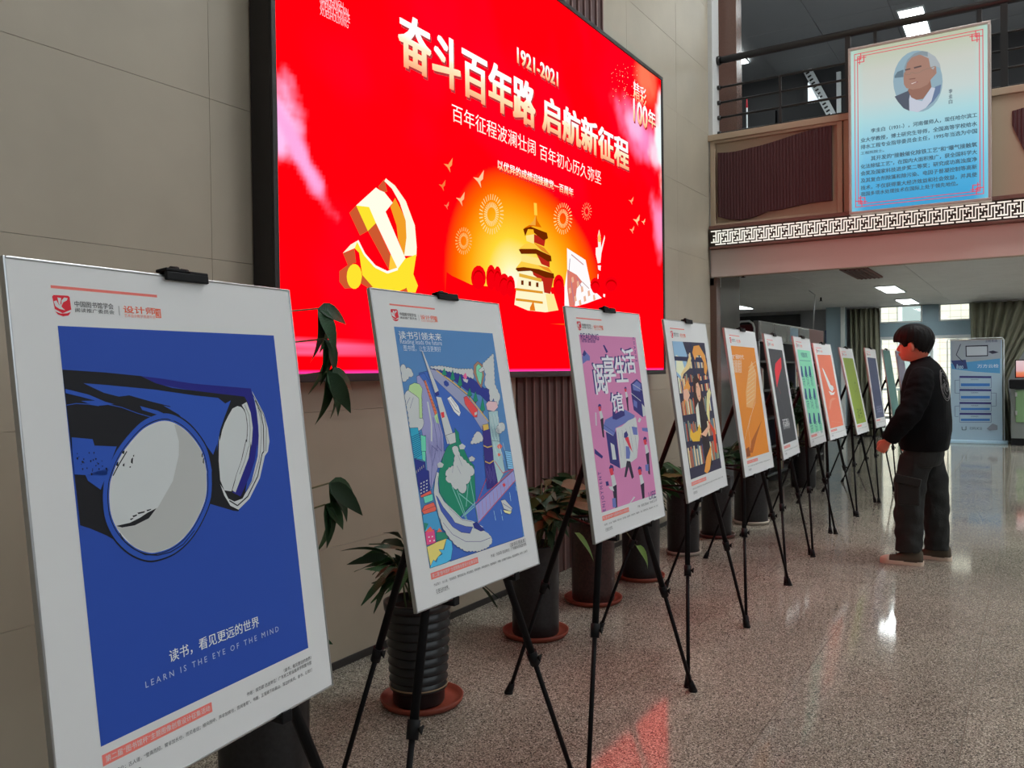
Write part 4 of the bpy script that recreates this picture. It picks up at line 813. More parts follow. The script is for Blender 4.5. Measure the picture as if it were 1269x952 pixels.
ART['b6']=([
((112,178,148),[-.2263,-.3061,.2377,-.3061,.2377,.3042,-.2263,.3042]),
((40,90,100),[-.1961,.2262,.1888,.2268,.1888,.2238,-.1961,.2232]),
((34,64,104),[-.199,.1845,-.1598,.1803,-.1577,.1101,-.2096,.0984,-.2402,.1133]),
((34,64,104),[-.0546,.1857,-.0138,.1814,-.0117,.1097,-.0657,.0977,-.0976,.1129]),
((34,64,104),[.0958,.1868,.1384,.1825,.1405,.1093,.0841,.0971,.0509,.1126]),
((34,64,104),[-.1849,.021,-.1456,.0159,-.1435,-.0543,-.1955,-.0648,-.2261,-.0492]),
((34,64,104),[-.0402,.0187,.0007,.0135,.0029,-.0581,-.0513,-.0688,-.0833,-.0529]),
((34,64,104),[.126,.0162,.1689,.0108,.171,-.0625,.1142,-.0734,.0808,-.057]),
((34,64,104),[-.1824,-.157,-.1431,-.163,-.141,-.233,-.1929,-.2422,-.2236,-.2259]),
((34,64,104),[-.0231,-.1635,.018,-.1697,.0201,-.2413,-.0343,-.2506,-.0663,-.2339]),
((34,64,104),[.1514,-.1706,.1944,-.177,.1965,-.2503,.1395,-.2598,.1059,-.2426])],[
('书籍如笔',(40,80,90),-0.1284,0.2482,0.0998,0.2862,0,1),
('诗',(60,120,110),-0.2185,0.0688,-0.1334,0.086,0,0),
('词',(60,120,110),-0.0751,0.0676,0.0136,0.0851,0,0),
('歌',(60,120,110),0.0743,0.0663,0.1668,0.0842,0,0),
('诗',(60,120,110),-0.2044,-0.0941,-0.1192,-0.0789,0,0),
('词',(60,120,110),-0.0607,-0.0987,0.0281,-0.0832,0,0),
('歌',(60,120,110),0.1043,-0.1039,0.1974,-0.0882,0,0),
('诗',(60,120,110),-0.2019,-0.2711,-0.1167,-0.2581,0,0),
('词',(60,120,110),-0.0437,-0.2802,0.0454,-0.267,0,0),
('歌',(60,120,110),0.1295,-0.2901,0.2231,-0.2767,0,0)])
ART['b7']=([
((204,100,76),[-.2263,-.3061,.2377,-.3061,.2377,.3042,-.2263,.3042]),
((205,198,196),[-.1427,.1976,-.094,.1803,.0468,.0488,.123,.0349,.1347,.0118,.0582,-.0123,-.0175,.0106,-.0432,.0422]),
((205,198,196),[-.0608,-.0003,.0658,-.0212,.1608,-.0118,.0967,-.0379,-.0182,-.0376]),
((214,120,98),[.0362,-.0602,.1592,-.0715,-.0133,-.0877,-.1242,-.1599,-.1523,-.1416,-.0759,-.0768]),
((220,150,130),[-.1378,-.2517,.2323,-.2857,.2322,-.2867,-.1379,-.2527])],[
])
ART['b8']=([
((118,136,48),[-.2263,-.3061,.2377,-.3061,.2377,.3042,-.2263,.3042]),
((80,96,40),[-.0361,.11,-.0504,.0244,-.0529,.0248,-.0385,.1104]),
((80,96,40),[-.0511,.0257,.0231,-.0139,.0219,-.0161,-.0522,.0235]),
((80,96,40),[.0222,-.0138,.1611,.0223,.1618,.0199,.0228,-.0162]),
((50,60,30),[.0821,.0765,.1171,.0723,.0907,.0571]),
((90,106,40),[-.1413,-.2363,.1141,-.2401,.1141,-.2415,-.1413,-.2377]),
((90,106,40),[-.1238,-.2558,.1129,-.2593,.1129,-.2607,-.1238,-.2572])],[
('读书',(70,84,36),-0.1031,-0.2199,0.1081,-0.2098,0,0)])
ART['b9']=([
((56,62,86),[-.2263,-.3061,.2377,-.3061,.2377,.3042,-.2263,.3042]),
((90,96,120),[-.1114,-.2433,.1468,-.2471,.1468,-.2485,-.1114,-.2447])],[
('书海无涯',(110,116,140),-0.1287,-0.2231,0.1748,-0.215,0,0)])
ART['led']=([
((2.4,0,0.004),[3.4229,1.8079,3.4718,1.7921,3.5473,1.7789,3.6383,1.7619,3.8746,1.7678,4.055,1.7764,4.3494,1.7995,4.7154,1.8391,5.0426,1.8748,5.131,1.9306,5.3609,2.0112,5.7614,2.0715,5.857,1.6504,3.3925,1.5464]),
((0.62,0.1,0.03),[2.7639,2.034,2.8925,1.9764,2.8376,1.9328,2.7854,1.9064,2.7199,1.9955]),
((0.62,0.1,0.03),[2.8925,1.9764,2.8376,1.9328,2.975,1.7776,2.9894,1.8439]),
((0.62,0.1,0.03),[2.9118,2.1434,2.9546,2.1836,2.9746,2.1305,2.9479,2.1244,2.9219,2.1315]),
((0.9,0.35,0.02),[2.9945,2.0643,3.0281,2.1118,3.1038,2.0246,3.1125,1.9113,3.0885,1.8514,3.0457,1.9243,3.0361,1.9865]),
((1,0.6,0.05),[2.9771,1.7764,2.9895,1.8474,3.0428,1.7969,3.0203,1.7736]),
((1,1,0.82),[2.8961,2.1358,2.9218,2.1281,2.9532,2.1254,3.0112,2.0865,2.9597,2.0379,3.0995,1.8383,3.0403,1.7861,2.8925,1.9764,2.8376,1.9328,2.7639,2.034]),
((1,0.78,0.03),[2.7639,2.034,2.8481,2.0409,2.8925,1.9764,2.8376,1.9328]),
((1,0.97,0.75),[2.9653,2.1898,3.0294,2.1682,3.1058,2.1106,3.1721,2.0057,3.1837,1.9056,3.1804,1.8615,3.0885,1.8514,3.1074,1.9393,3.1036,2.0174,3.0607,2.0961,3.0072,2.1502,2.9544,2.1753]),
((1,0.78,0.03),[3.1806,1.8688,3.1551,1.7719,3.1888,1.7204,3.1705,1.6862,3.1128,1.682,3.102,1.7026,3.0512,1.6845,2.84,1.6834,2.7963,1.7355,2.7788,1.8304,2.75,1.8469,2.7702,1.8825,2.8133,1.8276,2.8829,1.7809,2.9661,1.7628,3.0403,1.7861,3.0938,1.8377]),
((1,0.95,0.7),[2.7702,1.8825,2.75,1.8469,2.6763,1.8174,2.7264,1.8605]),
((0.62,0.1,0.03),[2.6763,1.8174,2.75,1.8436,2.7583,1.785,2.7053,1.7697]),
((0.62,0.1,0.03),[2.6532,1.7385,2.7053,1.7697,2.7341,1.7792,2.7413,1.6743,2.6842,1.6666,2.6522,1.6932]),
((1,0.78,0.03),[2.7942,1.7286,2.7908,1.7096,2.7819,1.6924,2.7686,1.6791,2.7525,1.6714,2.7358,1.6701,2.7203,1.6753,2.7079,1.6863,2.7,1.7018,2.6976,1.7199,2.7008,1.7385,2.7094,1.7555,2.7224,1.7688,2.7382,1.7768,2.755,1.7785,2.7707,1.7737,2.7835,1.7628,2.7916,1.7471]),
((0.62,0.1,0.03),[2.7963,1.7355,2.8654,1.6875,2.8299,1.6826,2.7856,1.6978]),
((0.62,0.1,0.03),[3.0623,1.6832,3.102,1.7041,3.1094,1.6817]),
((1,1,0.9),[2.775,1.8862,2.818,1.8313,2.8085,1.8239,2.7655,1.8788]),
((1,1,0.9),[2.8166,1.8326,2.8862,1.7859,2.8795,1.7759,2.8099,1.8226]),
((1,1,0.9),[2.8842,1.7868,2.9674,1.7687,2.9649,1.757,2.8816,1.775]),
((1,1,0.9),[2.9643,1.7686,3.0385,1.7918,3.0421,1.7803,2.9679,1.7571]),
((1,0.93,0.6),[4.1251,1.8805,4.3031,1.9055,4.4317,1.8444,4.4811,1.8073,4.581,1.6809,4.4271,1.66,4.2186,1.659,4.0684,1.683,4.0928,1.7771]),
((0.5,0.02,0.01),[4.2714,1.9024,4.534,1.878,4.4887,1.7749,4.4135,1.7776,4.3986,1.8416,4.2864,1.872]),
((1,0.8,0.3),[4.4299,1.7706,4.5315,1.778,4.5898,1.6814,4.4607,1.6659]),
((0.16,0.02,0.0),[4.1464,1.828,4.1737,1.8304,4.173,1.8029,4.1458,1.803]),
((0.16,0.02,0.0),[4.2305,1.8289,4.2587,1.8313,4.258,1.8035,4.2299,1.8036]),
((0.16,0.02,0.0),[4.3172,1.8299,4.3462,1.8323,4.3455,1.804,4.3166,1.8041]),
((0.75,0.3,0.02),[4.0852,1.7797,4.2369,1.7819,4.2371,1.7679,4.0854,1.7657]),
((0.75,0.3,0.02),[4.2369,1.7819,4.3969,1.7834,4.397,1.7694,4.237,1.7679]),
((0.75,0.3,0.02),[4.0839,1.7217,4.2355,1.7224,4.2355,1.7084,4.084,1.7077]),
((0.75,0.3,0.02),[4.2355,1.7224,4.3954,1.7222,4.3954,1.7082,4.2355,1.7084]),
((0.8,0.45,0.05),[4.1249,1.8672,4.3827,1.8583,4.382,1.8383,4.1242,1.8472]),
((0.8,0.2,0.01),[4.2423,1.6778,4.2827,1.7201,4.305,1.6614,4.2419,1.6603]),
((0.16,0.02,0.0),[4.0852,1.8882,4.1487,1.9217,4.5346,1.903,4.5425,1.8746,4.4323,1.869,4.2555,1.893,4.1101,1.8752]),
((1,0.62,0.06),[4.0913,1.8942,4.1491,1.9373,4.3045,1.9617,4.4344,1.951,4.526,1.9022,4.3514,1.9118,4.1786,1.9075]),
((0.85,0.3,0.02),[4.1948,1.9421,4.3045,1.9617,4.4344,1.951,4.526,1.9022,4.4169,1.9166,4.3199,1.9392]),
((1,0.8,0.25),[4.1575,1.9733,4.3856,1.9784,4.4674,1.9338,4.1491,1.9373]),
((0.5,0.02,0.01),[4.3215,2.0036,4.4856,1.9892,4.4843,1.9355,4.3848,1.9459]),
((0.16,0.02,0.0),[4.1237,2.0028,4.259,2.0362,4.503,2.0076,4.5107,1.9754,4.4599,1.97,4.3214,1.9996,4.1501,1.9802]),
((1,0.62,0.06),[4.1237,2.0059,4.1973,2.0444,4.2912,2.064,4.4202,2.0474,4.503,2.0076,4.3222,2.0293]),
((0.8,0.25,0.02),[4.2912,2.064,4.4202,2.0474,4.503,2.0076,4.3868,2.0272]),
((1,0.78,0.25),[4.2062,2.0927,4.3003,2.113,4.299,2.0569,4.2131,2.0621]),
((0.5,0.02,0.01),[4.3003,2.113,4.4383,2.1068,4.4204,2.0556,4.2992,2.065]),
((0.16,0.02,0.0),[4.1764,2.1263,4.2463,2.1533,4.4558,2.1418,4.4685,2.1107,4.413,2.0913,4.3005,2.121,4.2931,2.14,4.2303,2.1337,4.1984,2.0877]),
((0.75,0.15,0.0),[4.1765,2.1295,4.2465,2.1597,4.2944,2.192,4.324,2.23,4.3424,2.199,4.3903,2.1655,4.2936,2.16]),
((0.9,0.4,0.05),[4.2465,2.1597,4.2944,2.192,4.324,2.23,4.3192,2.1676]),
((1,0.62,0.06),[4.3368,2.3009,4.3414,2.2295,4.3065,2.2273,4.3018,2.2986]),
((1,0.97,0.97),[4.7124,2.0804,4.9708,2.0327,5.0465,1.8694,5.1681,1.7919,4.9933,1.7505,4.837,1.7214,4.6705,1.7114,4.6735,1.8308,4.7126,1.9452]),
((0.72,0.2,0.15),[4.7126,1.9452,4.8422,1.9229,4.9181,1.8856,4.8399,1.8353,4.8087,1.7197,4.7342,1.7153,4.7096,1.8251]),
((0.4,0.2,0.3),[4.755,2.0171,4.734,1.9118,4.7261,1.9134,4.7472,2.0187]),
((0.4,0.2,0.3),[4.8443,1.9084,4.9195,1.8443,4.9143,1.8382,4.8391,1.9023]),
((0.4,0.2,0.3),[4.7698,1.8737,4.8038,1.7463,4.7961,1.7442,4.762,1.8717]),
((0.85,0.45,0.3),[4.7666,1.8987,4.7928,1.9079,4.8033,1.8759,4.7731,1.8647]),
((0.85,0.45,0.3),[4.8411,1.8791,4.868,1.8884,4.8787,1.8559,4.8478,1.8446]),
((0.85,0.45,0.3),[4.7279,1.8265,4.7538,1.8355,4.7641,1.8035,4.7343,1.7927]),
((0.85,0.45,0.3),[4.8977,1.8486,4.9251,1.8578,4.936,1.825,4.9046,1.8138]),
((0.85,0.45,0.3),[4.9953,1.8295,5.0235,1.8388,5.0347,1.8054,5.0024,1.7941]),
((0.85,0.45,0.3),[4.9351,1.7894,4.9628,1.7985,4.9738,1.7654,4.942,1.7544]),
((0.85,0.45,0.3),[4.8008,1.7801,4.8274,1.7889,4.8379,1.7565,4.8074,1.7458]),
((0.85,0.45,0.3),[5.0754,1.8083,5.1043,1.8176,5.1158,1.7838,5.0826,1.7725]),
((0.85,0.45,0.3),[4.8666,1.7583,4.8937,1.7672,4.9045,1.7343,4.8733,1.7236]),
((0.6,0.3,0.3),[4.7714,2.0497,4.9415,2.0022,4.9394,1.9945,4.7692,2.042]),
((0.5,0.3,0.3),[4.9191,1.8884,5.0168,1.8518,5.0147,1.8462,4.917,1.8828]),
((1,0.9,0.85),[5.1582,2.2176,5.1803,2.2618,5.2004,2.2231,5.2088,2.1411,5.2647,2.2362,5.2706,2.2137,5.2121,2.1046,5.1955,2.0382,5.1533,2.0292,5.1236,2.0854,5.1248,2.1312,5.1625,2.1402]),
((1,0.55,0.1),[5.1601,2.2087,5.18,2.248,5.2063,2.2054,5.1992,2.1769,5.1634,2.177]),
((1,0.9,0.9),[5.153,2.0154,5.2014,2.0203,5.1941,1.9827,5.1585,1.9885]),
((1,0.9,0.9),[5.1616,1.9557,5.1584,1.9141,5.1464,1.9151,5.1496,1.9566]),
((1,0.9,0.9),[5.2326,1.8287,5.2648,1.8292,5.2599,1.8074,5.2321,1.8101]),
((1,0.95,0.95),[5.0562,1.8521,5.2105,1.7994,5.1157,1.7792,5.0961,1.8189]),
((1,0.72,0.3),[3.8837,2.1698,3.9148,2.1726,3.9153,2.1666,3.8842,2.1639]),
((1,0.72,0.3),[3.93,2.1769,3.9654,2.179,3.9658,2.173,3.9304,2.1709]),
((1,0.72,0.3),[3.8831,2.1616,3.9129,2.1584,3.9123,2.1525,3.8825,2.1557]),
((1,0.72,0.3),[3.9282,2.1599,3.9619,2.1551,3.961,2.1492,3.9274,2.1539]),
((1,0.72,0.3),[3.8808,2.1534,3.9079,2.1444,3.906,2.1387,3.8789,2.1477]),
((1,0.72,0.3),[3.9226,2.1429,3.953,2.1316,3.9509,2.126,3.9205,2.1373]),
((1,0.72,0.3),[3.8767,2.1454,3.9,2.131,3.8969,2.1259,3.8735,2.1403]),
((1,0.72,0.3),[3.9135,2.1267,3.9392,2.1094,3.9358,2.1044,3.9101,2.1217]),
((1,0.72,0.3),[3.8711,2.138,3.8896,2.119,3.8853,2.1148,3.8668,2.1339]),
((1,0.72,0.3),[3.9011,2.112,3.9211,2.0895,3.9167,2.0855,3.8967,2.108]),
((1,0.72,0.3),[3.8641,2.1316,3.877,2.1087,3.8718,2.1058,3.8589,2.1287]),
((1,0.72,0.3),[3.8862,2.0994,3.8996,2.0728,3.8943,2.0701,3.8808,2.0967]),
((1,0.72,0.3),[3.8561,2.1264,3.8629,2.1007,3.8571,2.0992,3.8503,2.1249]),
((1,0.72,0.3),[3.8693,2.0895,3.8757,2.0601,3.8698,2.0588,3.8634,2.0882]),
((1,0.72,0.3),[3.8474,2.1228,3.8478,2.0954,3.8418,2.0953,3.8414,2.1227]),
((1,0.72,0.3),[3.8512,2.0829,3.8504,2.0519,3.8444,2.0521,3.8452,2.083]),
((1,0.72,0.3),[3.8384,2.1208,3.8324,2.093,3.8266,2.0943,3.8326,2.122]),
((1,0.72,0.3),[3.8327,2.0797,3.8248,2.0486,3.819,2.0501,3.8269,2.0811]),
((1,0.72,0.3),[3.8296,2.1206,3.8175,2.0936,3.8121,2.096,3.8241,2.123]),
((1,0.72,0.3),[3.8148,2.08,3.8002,2.0502,3.7948,2.0528,3.8094,2.0827]),
((1,0.72,0.3),[3.8213,2.1222,3.8038,2.0971,3.7989,2.1005,3.8164,2.1256]),
((1,0.72,0.3),[3.7981,2.0839,3.7777,2.0565,3.7728,2.0601,3.7933,2.0875]),
((1,0.72,0.3),[3.8139,2.1254,3.7917,2.1033,3.7875,2.1076,3.8097,2.1297]),
((1,0.72,0.3),[3.7834,2.0911,3.758,2.0673,3.7539,2.0717,3.7793,2.0955]),
((1,0.72,0.3),[3.8077,2.1301,3.7819,2.112,3.7784,2.1169,3.8043,2.1351]),
((1,0.72,0.3),[3.7713,2.1012,3.7421,2.082,3.7388,2.087,3.768,2.1062]),
((1,0.72,0.3),[3.8031,2.1361,3.7747,2.1227,3.7721,2.1281,3.8005,2.1416]),
((1,0.72,0.3),[3.7622,2.1138,3.7305,2.0999,3.7281,2.1054,3.7598,2.1193]),
((1,0.72,0.3),[3.8,2.1431,3.7703,2.1349,3.7687,2.1407,3.7984,2.1489]),
((1,0.72,0.3),[3.7566,2.1283,3.7237,2.1203,3.7222,2.1261,3.7552,2.1341]),
((1,0.72,0.3),[3.7988,2.1508,3.769,2.1482,3.7685,2.1542,3.7982,2.1568]),
((1,0.72,0.3),[3.7546,2.1441,3.7218,2.1423,3.7215,2.1483,3.7543,2.1501]),
((1,0.72,0.3),[3.7993,2.1589,3.7707,2.162,3.7714,2.168,3.7999,2.1649]),
((1,0.72,0.3),[3.7562,2.1606,3.7251,2.1651,3.7259,2.171,3.7571,2.1665]),
((1,0.72,0.3),[3.8016,2.167,3.7754,2.1757,3.7773,2.1814,3.8035,2.1727]),
((1,0.72,0.3),[3.7615,2.1771,3.7332,2.1877,3.7353,2.1933,3.7636,2.1827]),
((1,0.72,0.3),[3.8055,2.1749,3.783,2.1889,3.7861,2.194,3.8087,2.18]),
((1,0.72,0.3),[3.7701,2.193,3.7459,2.2093,3.7493,2.2143,3.7735,2.1979]),
((1,0.72,0.3),[3.811,2.1823,3.793,2.2009,3.7973,2.205,3.8153,2.1864]),
((1,0.72,0.3),[3.7819,2.2075,3.7629,2.229,3.7673,2.233,3.7864,2.2115]),
((1,0.72,0.3),[3.8178,2.1887,3.8052,2.2112,3.8104,2.2141,3.823,2.1917]),
((1,0.72,0.3),[3.7963,2.2202,3.7833,2.2459,3.7887,2.2486,3.8016,2.2229]),
((1,0.72,0.3),[3.8257,2.194,3.8191,2.2194,3.8249,2.2209,3.8315,2.1955]),
((1,0.72,0.3),[3.8127,2.2303,3.8065,2.2592,3.8123,2.2605,3.8186,2.2316]),
((1,0.72,0.3),[3.8343,2.1978,3.834,2.2251,3.84,2.2251,3.8403,2.1978]),
((1,0.72,0.3),[3.8306,2.2375,3.8314,2.2683,3.8374,2.2682,3.8366,2.2373]),
((1,0.72,0.3),[3.8433,2.1999,3.8494,2.2278,3.8553,2.2266,3.8492,2.1986]),
((1,0.72,0.3),[3.8491,2.2412,3.8571,2.2727,3.8629,2.2712,3.8549,2.2397]),
((1,0.72,0.3),[3.8523,2.2002,3.8645,2.2276,3.87,2.2252,3.8577,2.1977]),
((1,0.72,0.3),[3.8673,2.2413,3.8822,2.2721,3.8876,2.2695,3.8727,2.2387]),
((1,0.72,0.3),[3.8607,2.1987,3.8786,2.2244,3.8835,2.2209,3.8656,2.1953]),
((1,0.72,0.3),[3.8844,2.2379,3.9057,2.2665,3.9105,2.263,3.8893,2.2343]),
((1,0.72,0.3),[3.8682,2.1955,3.891,2.2183,3.8953,2.214,3.8724,2.1913]),
((1,0.72,0.3),[3.8997,2.2309,3.9265,2.2562,3.9306,2.2518,3.9038,2.2266]),
((1,0.72,0.3),[3.8745,2.1908,3.9013,2.2096,3.9047,2.2047,3.8779,2.1859]),
((1,0.72,0.3),[3.9124,2.2209,3.9435,2.2415,3.9468,2.2365,3.9157,2.2159]),
((1,0.72,0.3),[3.8793,2.1847,3.9088,2.1988,3.9114,2.1933,3.8819,2.1793]),
((1,0.72,0.3),[3.922,2.2081,3.9561,2.2232,3.9585,2.2177,3.9244,2.2026]),
((1,0.72,0.3),[3.8824,2.1777,3.9134,2.1862,3.915,2.1805,3.884,2.1719]),
((1,0.72,0.3),[3.9279,2.1932,3.9635,2.202,3.9649,2.1962,3.9294,2.1874]),
((1,0.5,0.15),[3.599,1.9882,3.6181,1.9894,3.6184,1.9834,3.5994,1.9823]),
((1,0.5,0.15),[3.6274,1.9918,3.6489,1.9924,3.6491,1.9864,3.6276,1.9858]),
((1,0.5,0.15),[3.5987,1.9816,3.6166,1.978,3.6155,1.9721,3.5976,1.9757]),
((1,0.5,0.15),[3.626,1.9782,3.646,1.9734,3.6446,1.9675,3.6246,1.9723]),
((1,0.5,0.15),[3.5967,1.975,3.6123,1.9669,3.6095,1.9616,3.594,1.9697]),
((1,0.5,0.15),[3.621,1.9648,3.6381,1.955,3.6352,1.9498,3.618,1.9595]),
((1,0.5,0.15),[3.5931,1.9688,3.6052,1.9569,3.601,1.9526,3.5889,1.9645]),
((1,0.5,0.15),[3.6127,1.9525,3.6258,1.9384,3.6214,1.9343,3.6083,1.9484]),
((1,0.5,0.15),[3.5881,1.9635,3.596,1.9484,3.5907,1.9457,3.5828,1.9607]),
((1,0.5,0.15),[3.6016,1.9422,3.6099,1.9249,3.6044,1.9224,3.5962,1.9397]),
((1,0.5,0.15),[3.5819,1.9594,3.5851,1.9423,3.5792,1.9412,3.5761,1.9583]),
((1,0.5,0.15),[3.5886,1.9347,3.5914,1.9154,3.5855,1.9145,3.5827,1.9339]),
((1,0.5,0.15),[3.5751,1.9568,3.5734,1.939,3.5674,1.9396,3.5692,1.9574]),
((1,0.5,0.15),[3.5745,1.9305,3.5718,1.9105,3.5658,1.9113,3.5686,1.9313]),
((1,0.5,0.15),[3.5682,1.9561,3.5616,1.9387,3.556,1.9408,3.5626,1.9582]),
((1,0.5,0.15),[3.5604,1.9299,3.5524,1.9105,3.5468,1.9128,3.5548,1.9322]),
((1,0.5,0.15),[3.5616,1.9572,3.5507,1.9413,3.5458,1.9447,3.5566,1.9606]),
((1,0.5,0.15),[3.5472,1.9328,3.5345,1.9154,3.5297,1.919,3.5423,1.9364]),
((1,0.5,0.15),[3.5558,1.9599,3.5414,1.9467,3.5374,1.9511,3.5517,1.9643]),
((1,0.5,0.15),[3.5358,1.9391,3.5194,1.9248,3.5155,1.9293,3.5319,1.9436]),
((1,0.5,0.15),[3.5512,1.9641,3.5343,1.9544,3.5313,1.9596,3.5483,1.9693]),
((1,0.5,0.15),[3.5271,1.9482,3.508,1.9379,3.5051,1.9432,3.5242,1.9535]),
((1,0.5,0.15),[3.5482,1.9695,3.5298,1.9639,3.5281,1.9696,3.5464,1.9752]),
((1,0.5,0.15),[3.5214,1.9594,3.501,1.9539,3.4994,1.9597,3.5199,1.9652]),
((1,0.5,0.15),[3.5467,1.9756,3.5282,1.9746,3.5279,1.9806,3.5464,1.9816]),
((1,0.5,0.15),[3.5192,1.9722,3.4988,1.9717,3.4986,1.9777,3.5191,1.9782]),
((1,0.5,0.15),[3.547,1.9822,3.5296,1.9857,3.5308,1.9916,3.5482,1.9881]),
((1,0.5,0.15),[3.5206,1.9856,3.5015,1.9902,3.5029,1.996,3.522,1.9914]),
((1,0.5,0.15),[3.549,1.9887,3.5338,1.9966,3.5365,2.002,3.5517,1.9941]),
((1,0.5,0.15),[3.5254,1.9987,3.5089,2.0081,3.5119,2.0134,3.5284,2.0039]),
((1,0.5,0.15),[3.5525,1.9949,3.5406,2.0067,3.5448,2.0109,3.5567,1.9992]),
((1,0.5,0.15),[3.5334,2.0109,3.5207,2.0245,3.5251,2.0286,3.5378,2.015]),
((1,0.5,0.15),[3.5575,2.0003,3.5497,2.0151,3.555,2.0179,3.5628,2.0031]),
((1,0.5,0.15),[3.5441,2.0212,3.5361,2.0381,3.5415,2.0407,3.5496,2.0237]),
((1,0.5,0.15),[3.5636,2.0044,3.5604,2.0213,3.5663,2.0224,3.5695,2.0055]),
((1,0.5,0.15),[3.557,2.0289,3.5542,2.048,3.5601,2.0489,3.5629,2.0297]),
((1,0.5,0.15),[3.5704,2.007,3.5721,2.0249,3.5781,2.0243,3.5763,2.0064]),
((1,0.5,0.15),[3.571,2.0333,3.5737,2.0534,3.5797,2.0526,3.5769,2.0325]),
((1,0.5,0.15),[3.5773,2.0078,3.5839,2.0254,3.5895,2.0233,3.583,2.0057]),
((1,0.5,0.15),[3.5852,2.0342,3.5933,2.0539,3.5989,2.0516,3.5908,2.0319]),
((1,0.5,0.15),[3.584,2.0068,3.595,2.0229,3.5999,2.0195,3.5889,2.0034]),
((1,0.5,0.15),[3.5986,2.0315,3.6116,2.0494,3.6165,2.0459,3.6035,2.028]),
((1,0.5,0.15),[3.5898,2.0041,3.6045,2.0176,3.6086,2.0132,3.5939,1.9997]),
((1,0.5,0.15),[3.6102,2.0254,3.6273,2.0402,3.6312,2.0357,3.6142,2.0208]),
((1,0.5,0.15),[3.5944,1.9999,3.6118,2.0099,3.6148,2.0047,3.5974,1.9947]),
((1,0.5,0.15),[3.6193,2.0163,3.6393,2.027,3.6421,2.0217,3.6221,2.011]),
((1,0.5,0.15),[3.5976,1.9945,3.6164,2.0002,3.6182,1.9945,3.5993,1.9887]),
((1,0.5,0.15),[3.6251,2.0048,3.6466,2.0107,3.6482,2.0049,3.6267,1.999]),
((1,0.75,0.3),[4.7023,2.2676,4.7338,2.2705,4.7343,2.2645,4.7028,2.2616]),
((1,0.75,0.3),[4.7492,2.2745,4.7849,2.2768,4.7853,2.2708,4.7496,2.2685]),
((1,0.75,0.3),[4.7014,2.259,4.7312,2.2557,4.7306,2.2497,4.7007,2.253]),
((1,0.75,0.3),[4.7467,2.2567,4.7803,2.2519,4.7794,2.246,4.7458,2.2508]),
((1,0.75,0.3),[4.6981,2.2504,4.7246,2.2411,4.7226,2.2354,4.6961,2.2448]),
((1,0.75,0.3),[4.7391,2.2391,4.7685,2.2275,4.7663,2.2219,4.7369,2.2335]),
((1,0.75,0.3),[4.6926,2.2422,4.7141,2.2275,4.7108,2.2225,4.6892,2.2373]),
((1,0.75,0.3),[4.7269,2.2226,4.7505,2.205,4.7469,2.2002,4.7234,2.2178]),
((1,0.75,0.3),[4.6853,2.2349,4.7006,2.2156,4.6959,2.2119,4.6806,2.2312]),
((1,0.75,0.3),[4.7109,2.2081,4.7272,2.1856,4.7223,2.1821,4.706,2.2046]),
((1,0.75,0.3),[4.6763,2.2288,4.6846,2.2062,4.679,2.2041,4.6707,2.2268]),
((1,0.75,0.3),[4.6918,2.1965,4.7001,2.1705,4.6943,2.1687,4.6861,2.1947]),
((1,0.75,0.3),[4.6663,2.2245,4.6672,2.1998,4.6612,2.1996,4.6603,2.2242]),
((1,0.75,0.3),[4.6709,2.1885,4.6707,2.1606,4.6647,2.1607,4.6649,2.1886]),
((1,0.75,0.3),[4.6557,2.2221,4.6492,2.1969,4.6434,2.1984,4.6499,2.2236]),
((1,0.75,0.3),[4.6493,2.1848,4.6408,2.1566,4.635,2.1583,4.6435,2.1865]),
((1,0.75,0.3),[4.6454,2.222,4.6319,2.1976,4.6266,2.2005,4.6401,2.2249]),
((1,0.75,0.3),[4.6283,2.1853,4.6122,2.1585,4.607,2.1616,4.6232,2.1884]),
((1,0.75,0.3),[4.6359,2.224,4.6162,2.2019,4.6118,2.2059,4.6314,2.228]),
((1,0.75,0.3),[4.6094,2.1902,4.5866,2.1662,4.5822,2.1703,4.605,2.1943]),
((1,0.75,0.3),[4.6279,2.228,4.6032,2.2095,4.5996,2.2143,4.6243,2.2328]),
((1,0.75,0.3),[4.5934,2.1989,4.5654,2.1791,4.5619,2.184,4.59,2.2038]),
((1,0.75,0.3),[4.6217,2.2337,4.5935,2.2198,4.5909,2.2252,4.619,2.2391]),
((1,0.75,0.3),[4.5814,2.211,4.5497,2.1964,4.5472,2.2019,4.5789,2.2165]),
((1,0.75,0.3),[4.6177,2.2408,4.5876,2.2322,4.586,2.238,4.6161,2.2465]),
((1,0.75,0.3),[4.5739,2.2257,4.5404,2.2171,4.5389,2.2229,4.5724,2.2315]),
((1,0.75,0.3),[4.6161,2.2488,4.5858,2.246,4.5853,2.252,4.6156,2.2547]),
((1,0.75,0.3),[4.5712,2.2421,4.5378,2.2401,4.5375,2.2461,4.5708,2.2481]),
((1,0.75,0.3),[4.617,2.2572,4.5882,2.2605,4.5889,2.2664,4.6177,2.2632]),
((1,0.75,0.3),[4.5735,2.2594,4.5421,2.264,4.543,2.2699,4.5744,2.2653]),
((1,0.75,0.3),[4.6202,2.2657,4.5946,2.2748,4.5966,2.2804,4.6222,2.2714]),
((1,0.75,0.3),[4.5807,2.2766,4.553,2.2876,4.5552,2.2932,4.5829,2.2822]),
((1,0.75,0.3),[4.6255,2.2738,4.6046,2.2882,4.608,2.2932,4.6289,2.2788]),
((1,0.75,0.3),[4.5923,2.2929,4.5699,2.3097,4.5735,2.3145,4.5959,2.2977]),
((1,0.75,0.3),[4.6328,2.2811,4.6177,2.3001,4.6224,2.3038,4.6375,2.2849]),
((1,0.75,0.3),[4.6077,2.3074,4.592,2.3291,4.5969,2.3326,4.6126,2.3109]),
